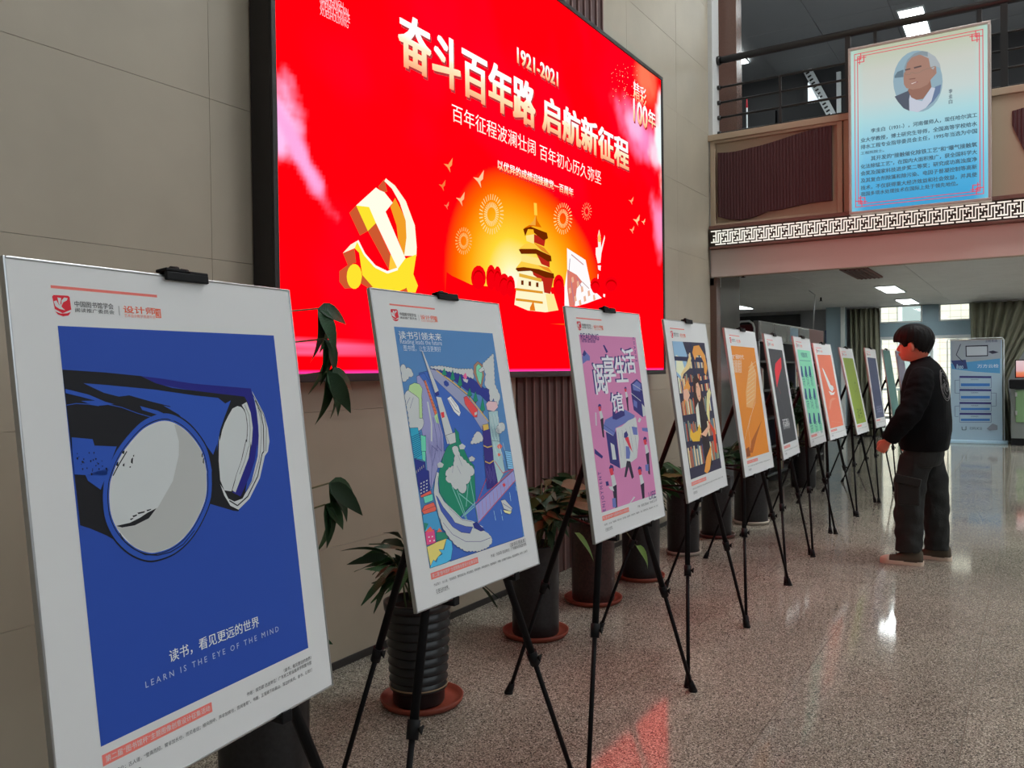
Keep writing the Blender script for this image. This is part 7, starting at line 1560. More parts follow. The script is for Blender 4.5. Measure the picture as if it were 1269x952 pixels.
M_leafD=leafmat('dark_leaf',(.007,.032,.012),(.014,.066,.022));M_leafL=leafmat('bright_leaf',(.10,.20,.035),(.16,.27,.05));M_leafB=leafmat('browned_leaf',(.16,.07,.03),(.12,.10,.04));M_leafM=leafmat('mid_leaf',(.012,.062,.018),(.028,.115,.030))
M_stem=mat('green_stem',(.06,.08,.025),.6)
# shrub outside window
sh=empty('garden_bush',(20.6,.75,0),0,'green bush outside the window between person and banner','bush')
MB().tube([(0,0,0),(0,.05,.8),(.02,0,1.7)],.03).build('stem',M_stem,sh)
rnd=random.Random(4);g=MB()
for k in range(260):
    h_=rnd.uniform(.3,2.0);a=rnd.uniform(0,2*PI);r_=rnd.uniform(.05,.5);c=Vector((r_*math.cos(a),r_*math.sin(a),h_));d=Vector((rnd.uniform(-1,1),rnd.uniform(-1,1),rnd.uniform(-.3,1))).normalized()*.14;s_=d.orthogonal().normalized()*.04
    g.add([c-s_*.2,c+d*.5-s_,c+d,c+d*.5+s_],[(0,1,2,3)])
o=g.build('foliage',mat('garden_leaf',(.08,.22,.04),.5),sh);o['kind']='stuff'
# ceiling fittings below
LG='lower ceiling lights'
lamp('ceiling_light',13.34,1.75,CZ-.003,1.15,.25,'nearer of the two bright panel lights above the standing person',LG)
lamp('ceiling_light',15.97,1.83,CZ-.003,1.15,.25,'farther of the two bright panel lights, close to the window head',LG)
lamp('ceiling_light',15.2,4.55,CZ-.003,1.15,.25,'pale panel light low at the left over the dark partition',LG)
lamp('ceiling_light',10.9,3.9,CZ-.003,1.15,.25,'panel light at the upper left beside the polished grey column',LG)
for x_,y_ in ((9.6,-.9),(12.4,-.9),(15.2,-.9),(10.9,-2.6),(14.2,-2.6)): lamp('ceiling_light',x_,y_,CZ-.003,1.15,.25,'added unseen panel light under the balcony, '+{9.6:'nearest of the near row',12.4:'middle of the near row',15.2:'last of the near row',10.9:'nearer of the far row',14.2:'farther of the far row'}[x_],'added unseen lower fill lights',2)  # unseen lamps added to lighten the room under the balcony
v_=empty('air_vent',(10.85,1.74,CZ-.003),0,'brown rectangular air vent in the ceiling under the balcony','vent')
MB().bbox((-.6,-.15,-.02),(.6,.15,0),.004).build('frame',mat('brown_vent',rgb(92,50,46,1.5),.6),v_)
for k in range(5): MB().bbox((-.56,-.12+k*.05,-.03),(.56,-.10+k*.05,-.018),.002).build('louvre',mat('vent_louvre',rgb(70,36,34,1.4),.6) if 'vent_louvre' not in MATS else MATS['vent_louvre'],v_)
for x,y,l in ((9.9,2.9,'small black sprinkler in the ceiling near the grey column'),(14.2,2.9,'small black sprinkler in the ceiling above the shelf end')):
    e=empty('sprinkler',(x,y,CZ-.06),0,l,'sprinkler','ceiling sprinklers');MB().rod((0,0,0),(0,0,.06),.014).build('stem',M_black,e);MB().lathe([(0,-.004),(.03,-.004),(.03,0),(0,0)],12).build('deflector',M_black,e)
# curtains
def curtain(name,fy0,fy1,z0,z1,label,X,nf,m,amp=.045):
    n=nf*8;V=[];F=[];R=14
    for i in range(R+1):
        t=i/R;z=z1+(z0-z1)*t;a,b=fy0(t),fy1(t)
        for j in range(n+1):
            s_=j/n;V.append((X+amp*math.sin(s_*nf*2*PI+.3*math.sin(t*3))+.012*math.sin(s_*nf*5+t*4),a+(b-a)*s_,z))
    for i in range(R):
        for j in range(n): q=i*(n+1)+j;F.append((q,q+1,q+n+2,q+n+1))
    e=empty(name,(X,(fy0(0)+fy1(0))/2,z0),0,label,'curtain')
    me=bpy.data.meshes.new('cloth');me.from_pydata([(x-X,y-e.location.y,z-z0) for x,y,z in V],[],F);me.polygons.foreach_set('use_smooth',[True]*len(F));me.materials.append(m)
    o=link(bpy.data.objects.new('cloth',me),e);sd=o.modifiers.new('t','SOLIDIFY');sd.thickness=.004
    MB().rod((0,-.6,z1-z0+.005),(0,.6,z1-z0+.005),.012).build('rod',M_alu,e);return e
M_cur=mat('grey_green_curtain',rgb(104,104,88,1.5),.8,var=.08,vscale=4)
curtain('curtain',lambda t:2.43-.03*t,lambda t:2.95,0.02,2.42,'grey green curtain hanging at the left side of the far window',17.0,6,M_cur)
def rc(t):
    tt=[(0,-.35),(.5,.30),(.56,.36),(.62,.36),(1,.22)]
    for (a,x),(b,y) in zip(tt,tt[1:]):
        if t<=b: return x+(y-x)*(t-a)/(b-a)
    return .2
curtain('curtain',rc,lambda t:.93-.05*t,0.02,2.42,'grey green curtain gathered aside behind the roll up banner',16.85,9,M_cur)
# desk corner at the far right
dk=empty('service_counter',(15.9,-.2,0),0,'black topped counter with green doors at the right edge','counter')
MB().bbox((-.05,-1.2,.93),(.7,.52,1.07),.01).build('countertop',M_black,dk)
MB().bbox((.02,-1.2,.12),(.65,.50,.93),.005).build('body',mat('grey_counter',rgb(96,100,98,1.4),.5),dk)
for k in range(2):
    d_=MB().bbox((-.005,-.32-.78*k,.38),(.02,.43-.78*k,.91),.006).build('door',mat('green_laminate',rgb(92,118,84,1.5),.4) if 'green_laminate' not in MATS else MATS['green_laminate'],dk)
    for z in (.5,.8): MB().bbox((-.015,.41-.78*k,z),(0,.44-.78*k,z+.07),.003).build('hinge',M_alu,d_)
MB().bbox((.04,-1.2,0),(.6,.50,.12),.004).build('plinth',M_black,dk)
mo=empty('monitor',(16.05,-.03,1.07),0,'flat monitor showing a pink and orange picture on the black counter','monitor')
MB().bbox((0,-.26,.03),(.04,.27,.33),.006).build('casing',M_blackp,mo);MB().bbox((.01,-.04,0),(.05,.04,.06),.004).build('stand',M_blackp,mo)
def lmat(name,stops,s,axis='Z'):
    m=bpy.data.materials.new(name);m.use_nodes=True;nt=m.node_tree;p=nt.nodes['Principled BSDF'];tc=nt.nodes.new('ShaderNodeTexCoord');sx=nt.nodes.new('ShaderNodeSeparateXYZ');nt.links.new(tc.outputs['Generated'],sx.inputs[0]);r=ramp(nt,stops);nt.links.new(sx.outputs[axis],r.inputs[0]);nt.links.new(r.outputs[0],p.inputs['Emission Color']);p.inputs['Emission Strength'].default_value=s;p.inputs['Base Color'].default_value=(.02,.02,.02,1);return m
MB().box((-.003,-.245,.045),(0,.255,.315)).build('screen',lmat('pink_screen',[(0,(.75,.1,.05)),(.25,(.8,.25,.1)),(.4,(.75,.45,.5)),(1,(.8,.6,.62))],.9),mo)
# bookcase with silver header
bk=empty('display_bookcase',(9.1,2.5,0),0,'long bookcase with a silver header standing behind the easels','bookcase')
M_shelf=mat('dark_shelf',rgb(60,60,60,1.3),.5)
MB().bbox((0,.0,1.60),(2.4,.06,1.825),.004).build('header',mat('brushed_header',rgb(120,118,116,1.5),.3,metal=.6),bk)
for k in range(4): MB().bbox((.02+k*.6,-.006,1.62),(.58+k*.6,.001,1.81),.003).build('header_panel',mat('header_panel_grey',rgb(128,126,124,1.4),.25,metal=.5) if 'header_panel_grey' not in MATS else MATS['header_panel_grey'],bk)
MB().bbox((1.35,-.009,1.63),(1.75,-.004,1.80),.002).build('blue_notice',mat('pale_blue_notice',rgb(120,150,170,1.4),.4),bk)
MB().bbox((2.4,0,1.60),(3.3,.06,1.825),.004).build('maroon_header',mat('maroon_header',rgb(92,44,40,1.4),.4),bk)
for x in (0,.82,1.64,2.46,3.27): MB().bbox((x,.0,0),(x+.03,.34,1.6),.003).build('upright',M_alu if x<2 else M_shelf,bk)
for z in (.1,.42,.74,1.06,1.38): MB().bbox((0,.01,z-.012),(3.3,.34,z+.012),.003).build('shelf',M_shelf,bk)
MB().box((0,.34,0),(3.3,.35,1.6)).build('back_panel',M_dark,bk)
rnd=random.Random(11);bc=[rgb(170,165,150,1.5),rgb(90,110,90,1.3),rgb(110,50,45,1.4),rgb(60,80,110,1.4),rgb(150,130,90,1.5),rgb(60,60,60)]
bm_=[mat('book_cover_%d'%i,c,.5) for i,c in enumerate(bc)]
words=['pale','green','maroon','blue','tan','black']
first=None
for si,z in enumerate((.112,.432,.752,1.072)):
    for b_ in range(4):
        x=.06+b_*.82
        for k in range(5):
            wd=rnd.uniform(.03,.06);hh=rnd.uniform(.18,.26);ci=rnd.randrange(6)
            o=MB().bbox((0,0,0),(wd,.19,hh),.003).build('book',bm_[ci],None,(9.1+x,2.53,z));x+=wd+.004
            tag(o,'%s book, %s from the near end of the %s shelf, %s bay of the bookcase'%(words[ci],['first','second','third','fourth','fifth'][k],['lowest','second','third','fourth'][si],['nearest','second','third','farthest'][b_]),'book','books in the display bookcase')
hk=empty('hooked_rod',(12.2,2.6,1.83),0,'thin metal rod with a hooked top rising from the maroon bookcase header','rod')
MB().tube([(0,0,0),(.03,-.01,.28),(.06,-.02,.5),(.0,.05,.56)],.009,6).build('rod',M_alu,hk)
bs=empty('wall_sign',(WX-.02,3.325,1.80),0,'small dark blue sign with two white characters on the far grey wall','sign')
MB().bbox((0,-.11,0),(.02,.11,.24),.003).build('plate',mat('navy_sign',rgb(28,48,98,1.5),.4),bs)
printmesh('lettering',[],[('水吧',(130,150,170),-.08,.07,.08,.16,0,2)],M_print,bs,lambda u,v,d:(-.001-d,-u,v),fn=lambda c:rgb(*c,1.6))
# white framed stand sign
ss=empty('stand_sign',(9.0,2.62,0),-.25,'white tube framed stand sign with dark red and blue face behind the orange poster','sign')
MB().tube([(0,.11,0),(0,.11,1.74),(0,.09,1.79),(0,.05,1.815),(0,-.05,1.815),(0,-.09,1.79),(0,-.11,1.74),(0,-.11,0)],.011,8).build('tube_frame',M_frame,ss)
MB().bbox((-.004,-.1,1.1),(.004,.1,1.78),.002).build('face',mat('dark_red_face',rgb(74,26,30,1.4),.3),ss);MB().bbox((-.007,-.09,1.66),(-.003,.06,1.70),.001).build('white_band',M_frame,ss)
MB().bbox((-.15,-.14,0),(.15,.14,.02),.005).build('base',M_frame,ss)
# ================================================================ roll-up banner
q=.964
bn=empty('rollup_banner',(16.2,.8,0),0,'pale blue roll up banner with a flow chart standing before the far curtain','banner')
by=bn.location.y
def cb(u,v,d): return (-.002-d,-u*q-by,1.3+(v-1.3)*q)
MB().box((0,cb(-.44,0,0)[1],.05),(.003,cb(-1.235,0,0)[1],1.75)).build('sheet',mat('banner_sheet',rgb(128,148,162,1.75),.35),bn)
MB().bbox((-.1,-.455,0),(.12,.42,.05),.01).build('base_case',mat('pale_case',rgb(140,165,180,1.8),.3),bn)
MB().tube([(.03,.44,0),(.03,.44,1.74),(.03,.42,1.775),(.03,-.38,1.775),(.03,-.40,1.74),(.03,-.40,0)],.009,8).build('tube_frame',M_frame,bn)
MB().bbox((-.006,cb(-.43,0,0)[1],1.735),(.008,cb(-1.24,0,0)[1],1.755),.003).build('top_rail',M_alu,bn)
L_,X_=ART['ban'];printmesh('print',L_,X_,M_print,bn,cb,step=1e-4,base=1e-4,fn=lambda c:c)
# ================================================================ LED wall
led=empty('led_screen',(2.29,2.5,1.27),0,'huge LED wall screen with red anniversary picture on the stone wall','screen')
LX0,LX1,LZ0,LZ1=2.315,6.33,1.305,3.60
lo=lambda x,d,z:(x-2.29,-d,z-1.27)
M_bez=mat('black_bezel',(.018,.014,.014),.4)
f=MB();f.bbox((0,.0,0),(4.07,.112,2.36),.004)
for a,b in (((0,0),(4.07,.035)),((0,2.33),(4.07,2.36)),((0,.035),(.025,2.33)),((4.04,.035),(4.07,2.33))): f.bbox((a[0],-.012,a[1]),(b[0],.0,b[1]),.003)
f.build('casing',M_bez,led)
def smooth(a,b,x): t=min(max((x-a)/(b-a),0),1);return t*t*(3-2*t)
def mixc(a,b,t): return tuple(x+(y-x)*t for x,y in zip(a,b))
def fb_(x,z,s,o=0): return noise.fractal(Vector((x*s+o,z*s,o)),1,2,4)
def hill(x): return 1.79+.05*smooth(3.3,3.6,x)*0-.06*smooth(3.55,4.0,x)+.12*smooth(4.9,5.4,x)+.06*(1-smooth(3.3,3.65,x))
def ledcol(x,z):
    c=(LEDR,.0,.004)
    n=fb_(x,z,.8,3)
    c=mixc(c,(LEDR*.62,.0,.012),smooth(.05,.6,n+.45*math.exp(-((x-4.6)/1.2)**2-((z-2.9)/.6)**2)))
    # sunburst behind the tower
    dx=(x-4.05)/(.62 if x<4.05 else 1.12);dz=(z-1.80)/.62;d=math.hypot(dx,dz)
    if z>1.6 and d<1.05:
        g_=(1.0,.02,.0)
        for a,b in ((1.0,(1,.06,.0)),(.86,(1,.16,.0)),(.62,(1,.42,.005)),(.35,(1,.72,.03)),(.14,(1,.95,.45)),(0,(1,1,.9))):
            if d<=a: g_=b if a==1.0 else mixc(g_,b,1);lo_=a;last=b
        st=[(0,(1,1,.9)),(.2,(1,.93,.4)),(.42,(1,.70,.04)),(.68,(1,.38,.005)),(.88,(1.1,.13,0)),(1.05,(LEDR,.0,.004))]
        for (a,ca),(b,cb_) in zip(st,st[1:]):
            if a<=d<=b: c=mixc(ca,cb_,(d-a)/(b-a));break
    # clouds
    def cloud(c,cx,cz,rx,rz,ang,col,s=3,o=0,edge=.5):
        ca,sa=math.cos(ang),math.sin(ang);u=((x-cx)*ca+(z-cz)*sa)/rx;v=(-(x-cx)*sa+(z-cz)*ca)/rz
        t=smooth(1,edge,math.hypot(u,v)+.45*fb_(x,z,s,o));return mixc(c,col,t)
    PKc=(1.0,.42,.78)
    c=cloud(c,2.30,2.30,.16,.20,0,(1,.55,.9),5,1);c=cloud(c,2.43,2.20,.30,.06,-.85,PKc,5,2,.3)
    c=cloud(c,5.98,3.10,.62,.24,-.25,(.98,.30,.62),3.2,5,.1);c=cloud(c,5.8,3.12,.25,.13,-.2,(.98,.5,.8),3.2,15,.1);c=cloud(c,6.25,3.0,.2,.17,0,(1,.7,.85),4,6,.3)
    c=cloud(c,6.08,3.52,.30,.22,-.2,(1,.20,.10),3,7,.2)
    c=cloud(c,6.34,3.15,.14,.46,0,(.9,1.0,1.0),4,8,.5)
    c=cloud(c,6.30,2.45,.28,.30,.5,(1,.30,.55),3,9,.25)
    if z<1.48 and x<3.4:
        t=(1-smooth(.005,.03,abs(z-1.425+.02*(x-2.3))))*(1-smooth(2.5,3.3,x))*.55+(1-smooth(.003,.012,abs(z-1.385)))*(1-smooth(2.4,3.2,x))*.5;c=mixc(c,(1,.28,.62),min(t,1))
    if z<1.318: c=mixc(c,(1,.08,.7),.75)
    return c
nx,nz=240,136;V=[];C=[];F=[]
for j in range(nz+1):
    for i in range(nx+1):
        x=LX0+(LX1-LX0)*i/nx;z=LZ0+(LZ1-LZ0)*j/nz;V.append(lo(x,.002,z));C.append(ledcol(x,z))
for j in range(nz):
    for i in range(nx): a=j*(nx+1)+i;F.append((a,a+1,a+nx+2,a+nx+1))
me=bpy.data.meshes.new('display');me.from_pydata(V,[],F);a=me.color_attributes.new('col','FLOAT_COLOR','POINT');a.data.foreach_set('color',[q for c in C for q in (*c,1)])
M_led=attr_mat('led_pixels',emit=1,rough=.6,spec=0);M_led.node_tree.nodes['Principled BSDF'].inputs['Base Color'].default_value=(0,0,0,1);me.materials.append(M_led);link(bpy.data.objects.new('display',me),led)
L_,X_=ART['led']
ledconv=lambda u,v,d:lo(u,.003+d,v)
printmesh('print',L_,[],M_led,led,ledconv,step=1.2e-5,base=1e-4,fn=lambda c:c)
def lettering_mat(name,stops):
    m=bpy.data.materials.new(name);m.use_nodes=True;nt=m.node_tree;p=nt.nodes['Principled BSDF'];tc=nt.nodes.new('ShaderNodeTexCoord');sx=nt.nodes.new('ShaderNodeSeparateXYZ');nt.links.new(tc.outputs['Generated'],sx.inputs[0]);r=ramp(nt,stops);nt.links.new(sx.outputs['Z'],r.inputs[0]);nt.links.new(r.outputs[0],p.inputs['Emission Color']);p.inputs['Emission Strength'].default_value=1.05;p.inputs['Base Color'].default_value=(.02,.02,.02,1);return m
LM={'g':lettering_mat('gold_gradient',[(0,(.95,.28,.12)),(.25,(1,.62,.32)),(.5,(1,.82,.55)),(.62,(1,1,1)),(1,(1,1,1))]),'w':lettering_mat('cream_gradient',[(0,(1,.75,.6)),(.5,(1,.95,.85)),(1,(1,1,1))]),'p':lettering_mat('pink_lettering',[(0,(1,.5,.55)),(1,(1,.55,.6))])}
M_lsh=mat('letter_shadow',(.01,.0,.0),.6,emis=(.55,.0,.01),estr=.8)
for t,st,u0,v0,u1,v1,rot,bold in X_:
    if st=='p':
        pass
    pp,ff=place(t,bold,u0,min(v0,v1),u1,max(v0,v1),0,fit=True,res=3 if bold>=3 else 2)
    for off,m_,dd in ((.012,M_lsh,.006),(0,LM[st],.007)):
        if off and bold<2: continue
        VV=[];FF=[]
        for kk,(p2,f2) in enumerate(fatten(t,bold,pp,ff,abs(v1-v0))): n=len(VV);VV+=[lo(x+off,dd+kk*1.5e-5,z-off) for x,z in p2];FF+=[tuple(n+i for i in q) for q in f2]
        me=bpy.data.meshes.new('lettering');me.from_pydata(VV,[],FF);me.materials.append(m_);link(bpy.data.objects.new('lettering' if not off else 'letter_shadow',me),led)
# ================================================================ portrait sign
sg=empty('portrait_sign',(7.70,.80,2.62),0,'large backlit portrait sign with blue lower half mounted on the balcony front','sign')
sc_=lambda u,v,d:(.02-d,-u-.80,v-2.62)
M_sf=mat('silver_sign_frame',rgb(160,152,146,1.6),.35,metal=.3)
g=MB();y0,y1,z0,z1=.27-.80,1.335-.80,.0,1.42
g.bbox((.03,y0,z0),(.12,y1,z1),.004);t=.022
for a,b in (((y0,z0),(y1,z0+t)),((y0,z1-t),(y1,z1)),((y0,z0+t),(y0+t,z1-t)),((y1-t,z0+t),(y1,z1-t))): g.bbox((0,a[0],a[1]),(.03,b[0],b[1]),.004)
g.build('frame',M_sf,sg)
V=[];F=[];C=[];nx,nz=10,40
st=[(0,(.03,.36,.68)),(.2,(.08,.46,.78)),(.4,(.26,.62,.80)),(.55,(.42,.70,.75)),(.68,(.58,.68,.66)),(.85,(.60,.63,.57)),(1,(.52,.58,.42))]
for j in range(nz+1):
    for i in range(nx+1):
        t_=j/nz;V.append((.022,y1-.02-(y1-y0-.04)*i/nx,z0+.02+(z1-z0-.04)*t_))
        for (a,ca),(b,cb2) in zip(st,st[1:]):
            if a<=t_<=b: c=mixc(ca,cb2,(t_-a)/(b-a));break
        e_=max(smooth(.12,0,i/nx),smooth(.92,1,i/nx));c=mixc(c,(.35,.85,.85),e_*.45);C.append(c)
for j in range(nz):
    for i in range(nx): a=j*(nx+1)+i;F.append((a,a+1,a+nx+2,a+nx+1))
me=bpy.data.meshes.new('lit_panel');me.from_pydata(V,[],F);a=me.color_attributes.new('col','FLOAT_COLOR','POINT');a.data.foreach_set('color',[q for c in C for q in (*c,1)])
M_sgn=attr_mat('backlit_panel',emit=.92,rough=.35);me.materials.append(M_sgn);link(bpy.data.objects.new('lit_panel',me),sg)
L_,X_=ART['sign']
# double red border with knotted corners, in sign metres
ub0,ub1,vb0,vb1=-1.285,-.325,2.68,3.985;bd=[]
RDc=(.75,.06,.10)
def ln(x0,z0,x1,z1,w=.006): bd.append((RDc,[min(x0,x1)-w/2,min(z0,z1)-w/2,max(x0,x1)+w/2,min(z0,z1)-w/2,max(x0,x1)+w/2,max(z0,z1)+w/2,min(x0,x1)-w/2,max(z0,z1)+w/2]))
for o_ in (0,.024):
    a,b,c,d=ub0+o_,ub1-o_,vb0+o_,vb1-o_;ln(a,c,b,c);ln(a,d,b,d);ln(a,c,a,d);ln(b,c,b,d)
for x,sx_ in ((ub0,1),(ub1,-1)):
    for z,sz_ in ((vb0,1),(vb1,-1)):
        for k,(a,b,c,d) in enumerate(((.0,.05,.05,.05),(.05,0,.05,.05),(.024,.075,.075,.075),(.075,.024,.075,.075),(.024,.04,.09,.04),(.04,.024,.04,.09))): ln(x+sx_*a,z+sz_*b,x+sx_*c,z+sz_*d,.007)
printmesh('print',bd+L_,[(t,c,u0,v0,u1,v1,r,2) for t,c,u0,v0,u1,v1,r,b_ in X_],M_sgn,sg,lambda u,v,d:sc_(u,v,d),step=3e-5,base=3e-4,fn=lambda c:c)
# ================================================================ easels and poster boards
BQ=[[0.9239,1.204,1.0745,-1.4526,.1152,.0037],[1.8777,1.3269,1.118,-1.5597,.1702,-.0038],[2.7942,1.2795,1.1253,-1.5891,.1272,.0058],[3.7378,1.3152,1.1268,-1.5455,.1271,.0069],[4.6812,1.3411,1.1242,-1.5617,.1337,-.0084],[5.5867,1.3889,1.1261,-1.506,.1468,-.0078],[6.4481,1.4016,1.135,-1.5443,.1502,-.0078],[7.3787,1.4409,1.1114,-1.6044,.1659,.002],[8.2562,1.3984,1.0918,-1.5809,.1912,-.0069],[9.1588,1.3497,1.0976,-1.5856,.1317,-.016],[10.07,1.32,1.10,-1.56,.14,0],[10.98,1.30,1.10,-1.58,.14,0]]
KP=1.85
pf=lambda c:rgb(*c,KP)
HL,HX=ART['hdr'];_,FX=ART['f1']
hdr_me=None
desc=['a black and blue pair of tubes and slanted white lettering','a blue harbour city with rocket and white train','a pink shop scene with small walking figures','a dark library picture of a long haired woman','a plain orange field and white feather','a charcoal field and red feather','a mint green field and rows of blue pens','a coral field and white spoon shape','an olive green field','a dark slate blue field','a plain teal field','a grey field almost hidden behind the person']
short=['blue tube','blue harbour city','pink shop scene','library woman','orange feather','charcoal red feather','mint pen rows','coral spoon','olive green','slate blue','teal','grey']
for i,q in enumerate(BQ):
    x,y,z,ya,t,ro=q
    n=Vector((math.cos(ya),math.sin(ya),0));r=Vector((0,0,1)).cross(n);up=Vector((0,0,1))*math.cos(t)-n*math.sin(t)
    r,up=r*math.cos(ro)+up*math.sin(ro),up*math.cos(ro)-r*math.sin(ro);nn=r.cross(up);c=Vector((x,y,z));base=c-up*.4
    bo=empty('poster_board',(0,0,0),0,'silver edged poster board with %s'%desc[i],'poster','poster boards on the row of easels')
    bo.matrix_world=Matrix(((r.x,-nn.x,up.x,base.x),(r.y,-nn.y,up.y,base.y),(r.z,-nn.z,up.z,base.z),(0,0,0,1)))
    if i==0: pan=MB().box((-.297,-.004,.003),(.297,.004,.797)).build('panel',M_paper,bo)
    else: inst(pan,'panel',bo)
    if i==0:
        fr_=[MB().bbox(a,b,.0012).build('edge_strip',M_alu,bo) for a,b in (((-.3,-.0055,0),(-.296,.006,.8)),((.296,-.0055,0),(.3,.006,.8)),((-.296,-.0055,.796),(.296,.006,.8)),((-.296,-.0055,0),(.296,.006,.004)))]
    else:
        for e_ in fr_: inst(e_,'edge_strip',bo)
    cv=lambda u,v,d:(u,-.0042-d,v+.4)
    st_=8e-6
    if i<10:
        L_,X_=ART['b%d'%i]
        X2=list(X_)
        au0,av0,au1,av1=AR
        if i>0:
            printmesh('print',L_,X2,M_print,bo,cv,step=st_,base=3e-5,fn=pf,clip=(au0,av0,au1,av1))
        else: printmesh('print',L_,X2,M_print,bo,cv,step=st_,base=3e-5,fn=pf,clip=(au0,av0,au1,av1))
        if hdr_me is None:
            ho=printmesh('print',HL,HX+[(t_,c_,u0,-.3565,u1,-.3425,0,0) for t_,c_,u0,v0,u1,v1,r_,b_ in FX]+[('见更远的世界。',(60,60,62),-.215,-.373,-.160,-.361,0,0)],M_print,bo,cv,step=st_,base=4e-5,fn=pf);hdr_me=ho
        elif i<3: inst(hdr_me,'print',bo)
        else: inst(hdr_me,'print',bo)
    else:
        cc=((64,96,92),(96,92,104))[i-10]
        printmesh('print',[(cc,[-.29,-.39,.29,-.39,.29,.39,-.29,.39])],[],M_print,bo,cv,base=5e-5,fn=pf)
    # ---- easel
    hub=Vector((x,y+.04,1.17));bc=base+up*.8
    e=empty('easel',(x,y,0),0,'black folding tripod easel holding the %s poster'%short[i],'easel','black tripod easels in the row')
    O=Vector((x,y,0));mast=bc-nn*.016-up*.01
    mb=MB().rod(hub-O,mast-O,.009,n=10);mb.build('mast',M_black,e)
    MB().bbox((hub.x-x-.03,.04-.02,1.13),(hub.x-x+.03,.04+.02,1.20),.006).build('hub',M_blackp,e)
    rh=Vector((r.x,r.y,0)).normalized();nh=Vector((-nn.x,-nn.y,0)).normalized()
    ft=[tuple((rh*a_+nh*b_)[:2]) for a_,b_ in ((-.455,-.10),(.46,-.10),(.06,.53))]
    for k,(fx,fy) in enumerate(ft):
        top=Vector((x+(-.022,.022,0)[k],y+.04+(0,0,.02)[k],1.16));ftp=Vector((x+fx,y+fy,.0));mid=top.lerp(ftp,.62 if k<2 else .60);d_=(ftp-top).normalized();end=ftp-d_*.03
        leg=MB().rod(top-O,mid-O,.0115,n=10).rod(mid-O,end-O,.0078,n=10).build('leg',M_black,e)
        MB().rod(mid-O-d_*.02,mid-O+d_*.025,.0165,.015,n=12).add([mid-O+Vector(v) for v in ((.0,-.026,-.012),(.01,-.026,.012),(-.01,-.026,.012),(0,-.012,0))],[(0,1,2),(0,3,1),(1,3,2),(2,3,0)]).build('collar',M_blackp,leg)
        MB().rod(end-O-d_*.02,Vector((fx,fy,.004)),.0115,.017,n=12).rod((fx,fy,.0),(fx,fy,.008),.018,n=12).build('foot',M_blackp,leg)
    for k in (0,1):
        fx=ft[k][0];a=hub.lerp(Vector((x+fx,y+ft[k][1],0)),.36);b=hub.lerp(Vector((x+ft[2][0],y+ft[2][1],0)),.36)
        MB().rod(a-O,b-O,.005,n=6).build('brace',M_black,e)
        s_=(z-.4-.004)  # hook under the board edge
        pb=base+r*((-1,1)[k]*.15)
        MB().bbox((pb.x-x-.012,pb.y-y-.012,pb.z-.014),(pb.x-x+.012,pb.y-y+.065,pb.z-.003),.002).bbox((pb.x-x-.012,pb.y-y-.016,pb.z-.014),(pb.x-x+.012,pb.y-y-.011,pb.z+.008),.002).build('hook',M_blackp,e)
    # clamp: two winged jaws over the top edge
    Mx=bo.matrix_world.copy();Mx.translation=bc+r*.025-O
    g=MB();
    for (a,b) in (((-.047,-.014,-.010),(.047,-.0065,.005)),((-.040,.0075,-.010),(.040,.014,.005)),((-.047,-.014,.005),(-.006,.012,.011)),((.004,-.014,.003),(.047,.012,.009))):
        tmp=MB().bbox(a,b,.002);g.add([Mx@Vector(v) for v in tmp.v],tmp.f)
    g.rod(Mx@Vector((-.025,0,.011)),Mx@Vector((-.010,0,.012)),.006,n=8);g.rod(Mx@Vector((-.002,0,.010)),Mx@Vector((.012,0,.010)),.005,n=8)
    g.build('clamp',M_blackp,e)
# ================================================================ potted plants
LFs={'b':[leafmesh('leaf',.125,.05,.4,.25),leafmesh('leaf',.11,.042,.7,.3),leafmesh('leaf',.15,.058,.2,.2)],
     'n':[leafmesh('leaf',.15,.036,.55,.35,wav=.15),leafmesh('leaf',.18,.04,.8,.35,wav=.2),leafmesh('leaf',.14,.036,.3,.3)],
     'p':[leafmesh('leaf',.15,.07,.5,.2),leafmesh('leaf',.12,.055,.9,.25)]}
def saucer(x,y,r,m,label,h=.028):
    e=MB().lathe([(0,.004),(r*.78,.004),(r*.9,.0),(r*.97,.012),(r,h),(r*.965,h),(r*.92,.014),(r*.75,.010),(0,.010)],40).build('saucer',m,None,(x,y,0));return tag(e,label,'saucer','saucers under the plant pots')
def leafobj(me,m,parent,loc,yaw,pitch,roll,s):
    me2=LCACHE.get((me.name,m.name))
    if me2 is None: me2=me.copy();me2.materials.append(m);LCACHE[(me.name,m.name)]=me2
    o=bpy.data.objects.new('leaf',me2);COL.objects.link(o);o.parent=parent;o.location=loc;o.rotation_euler=(roll,pitch,yaw);o.scale=(s,s,s);return o
LCACHE={}
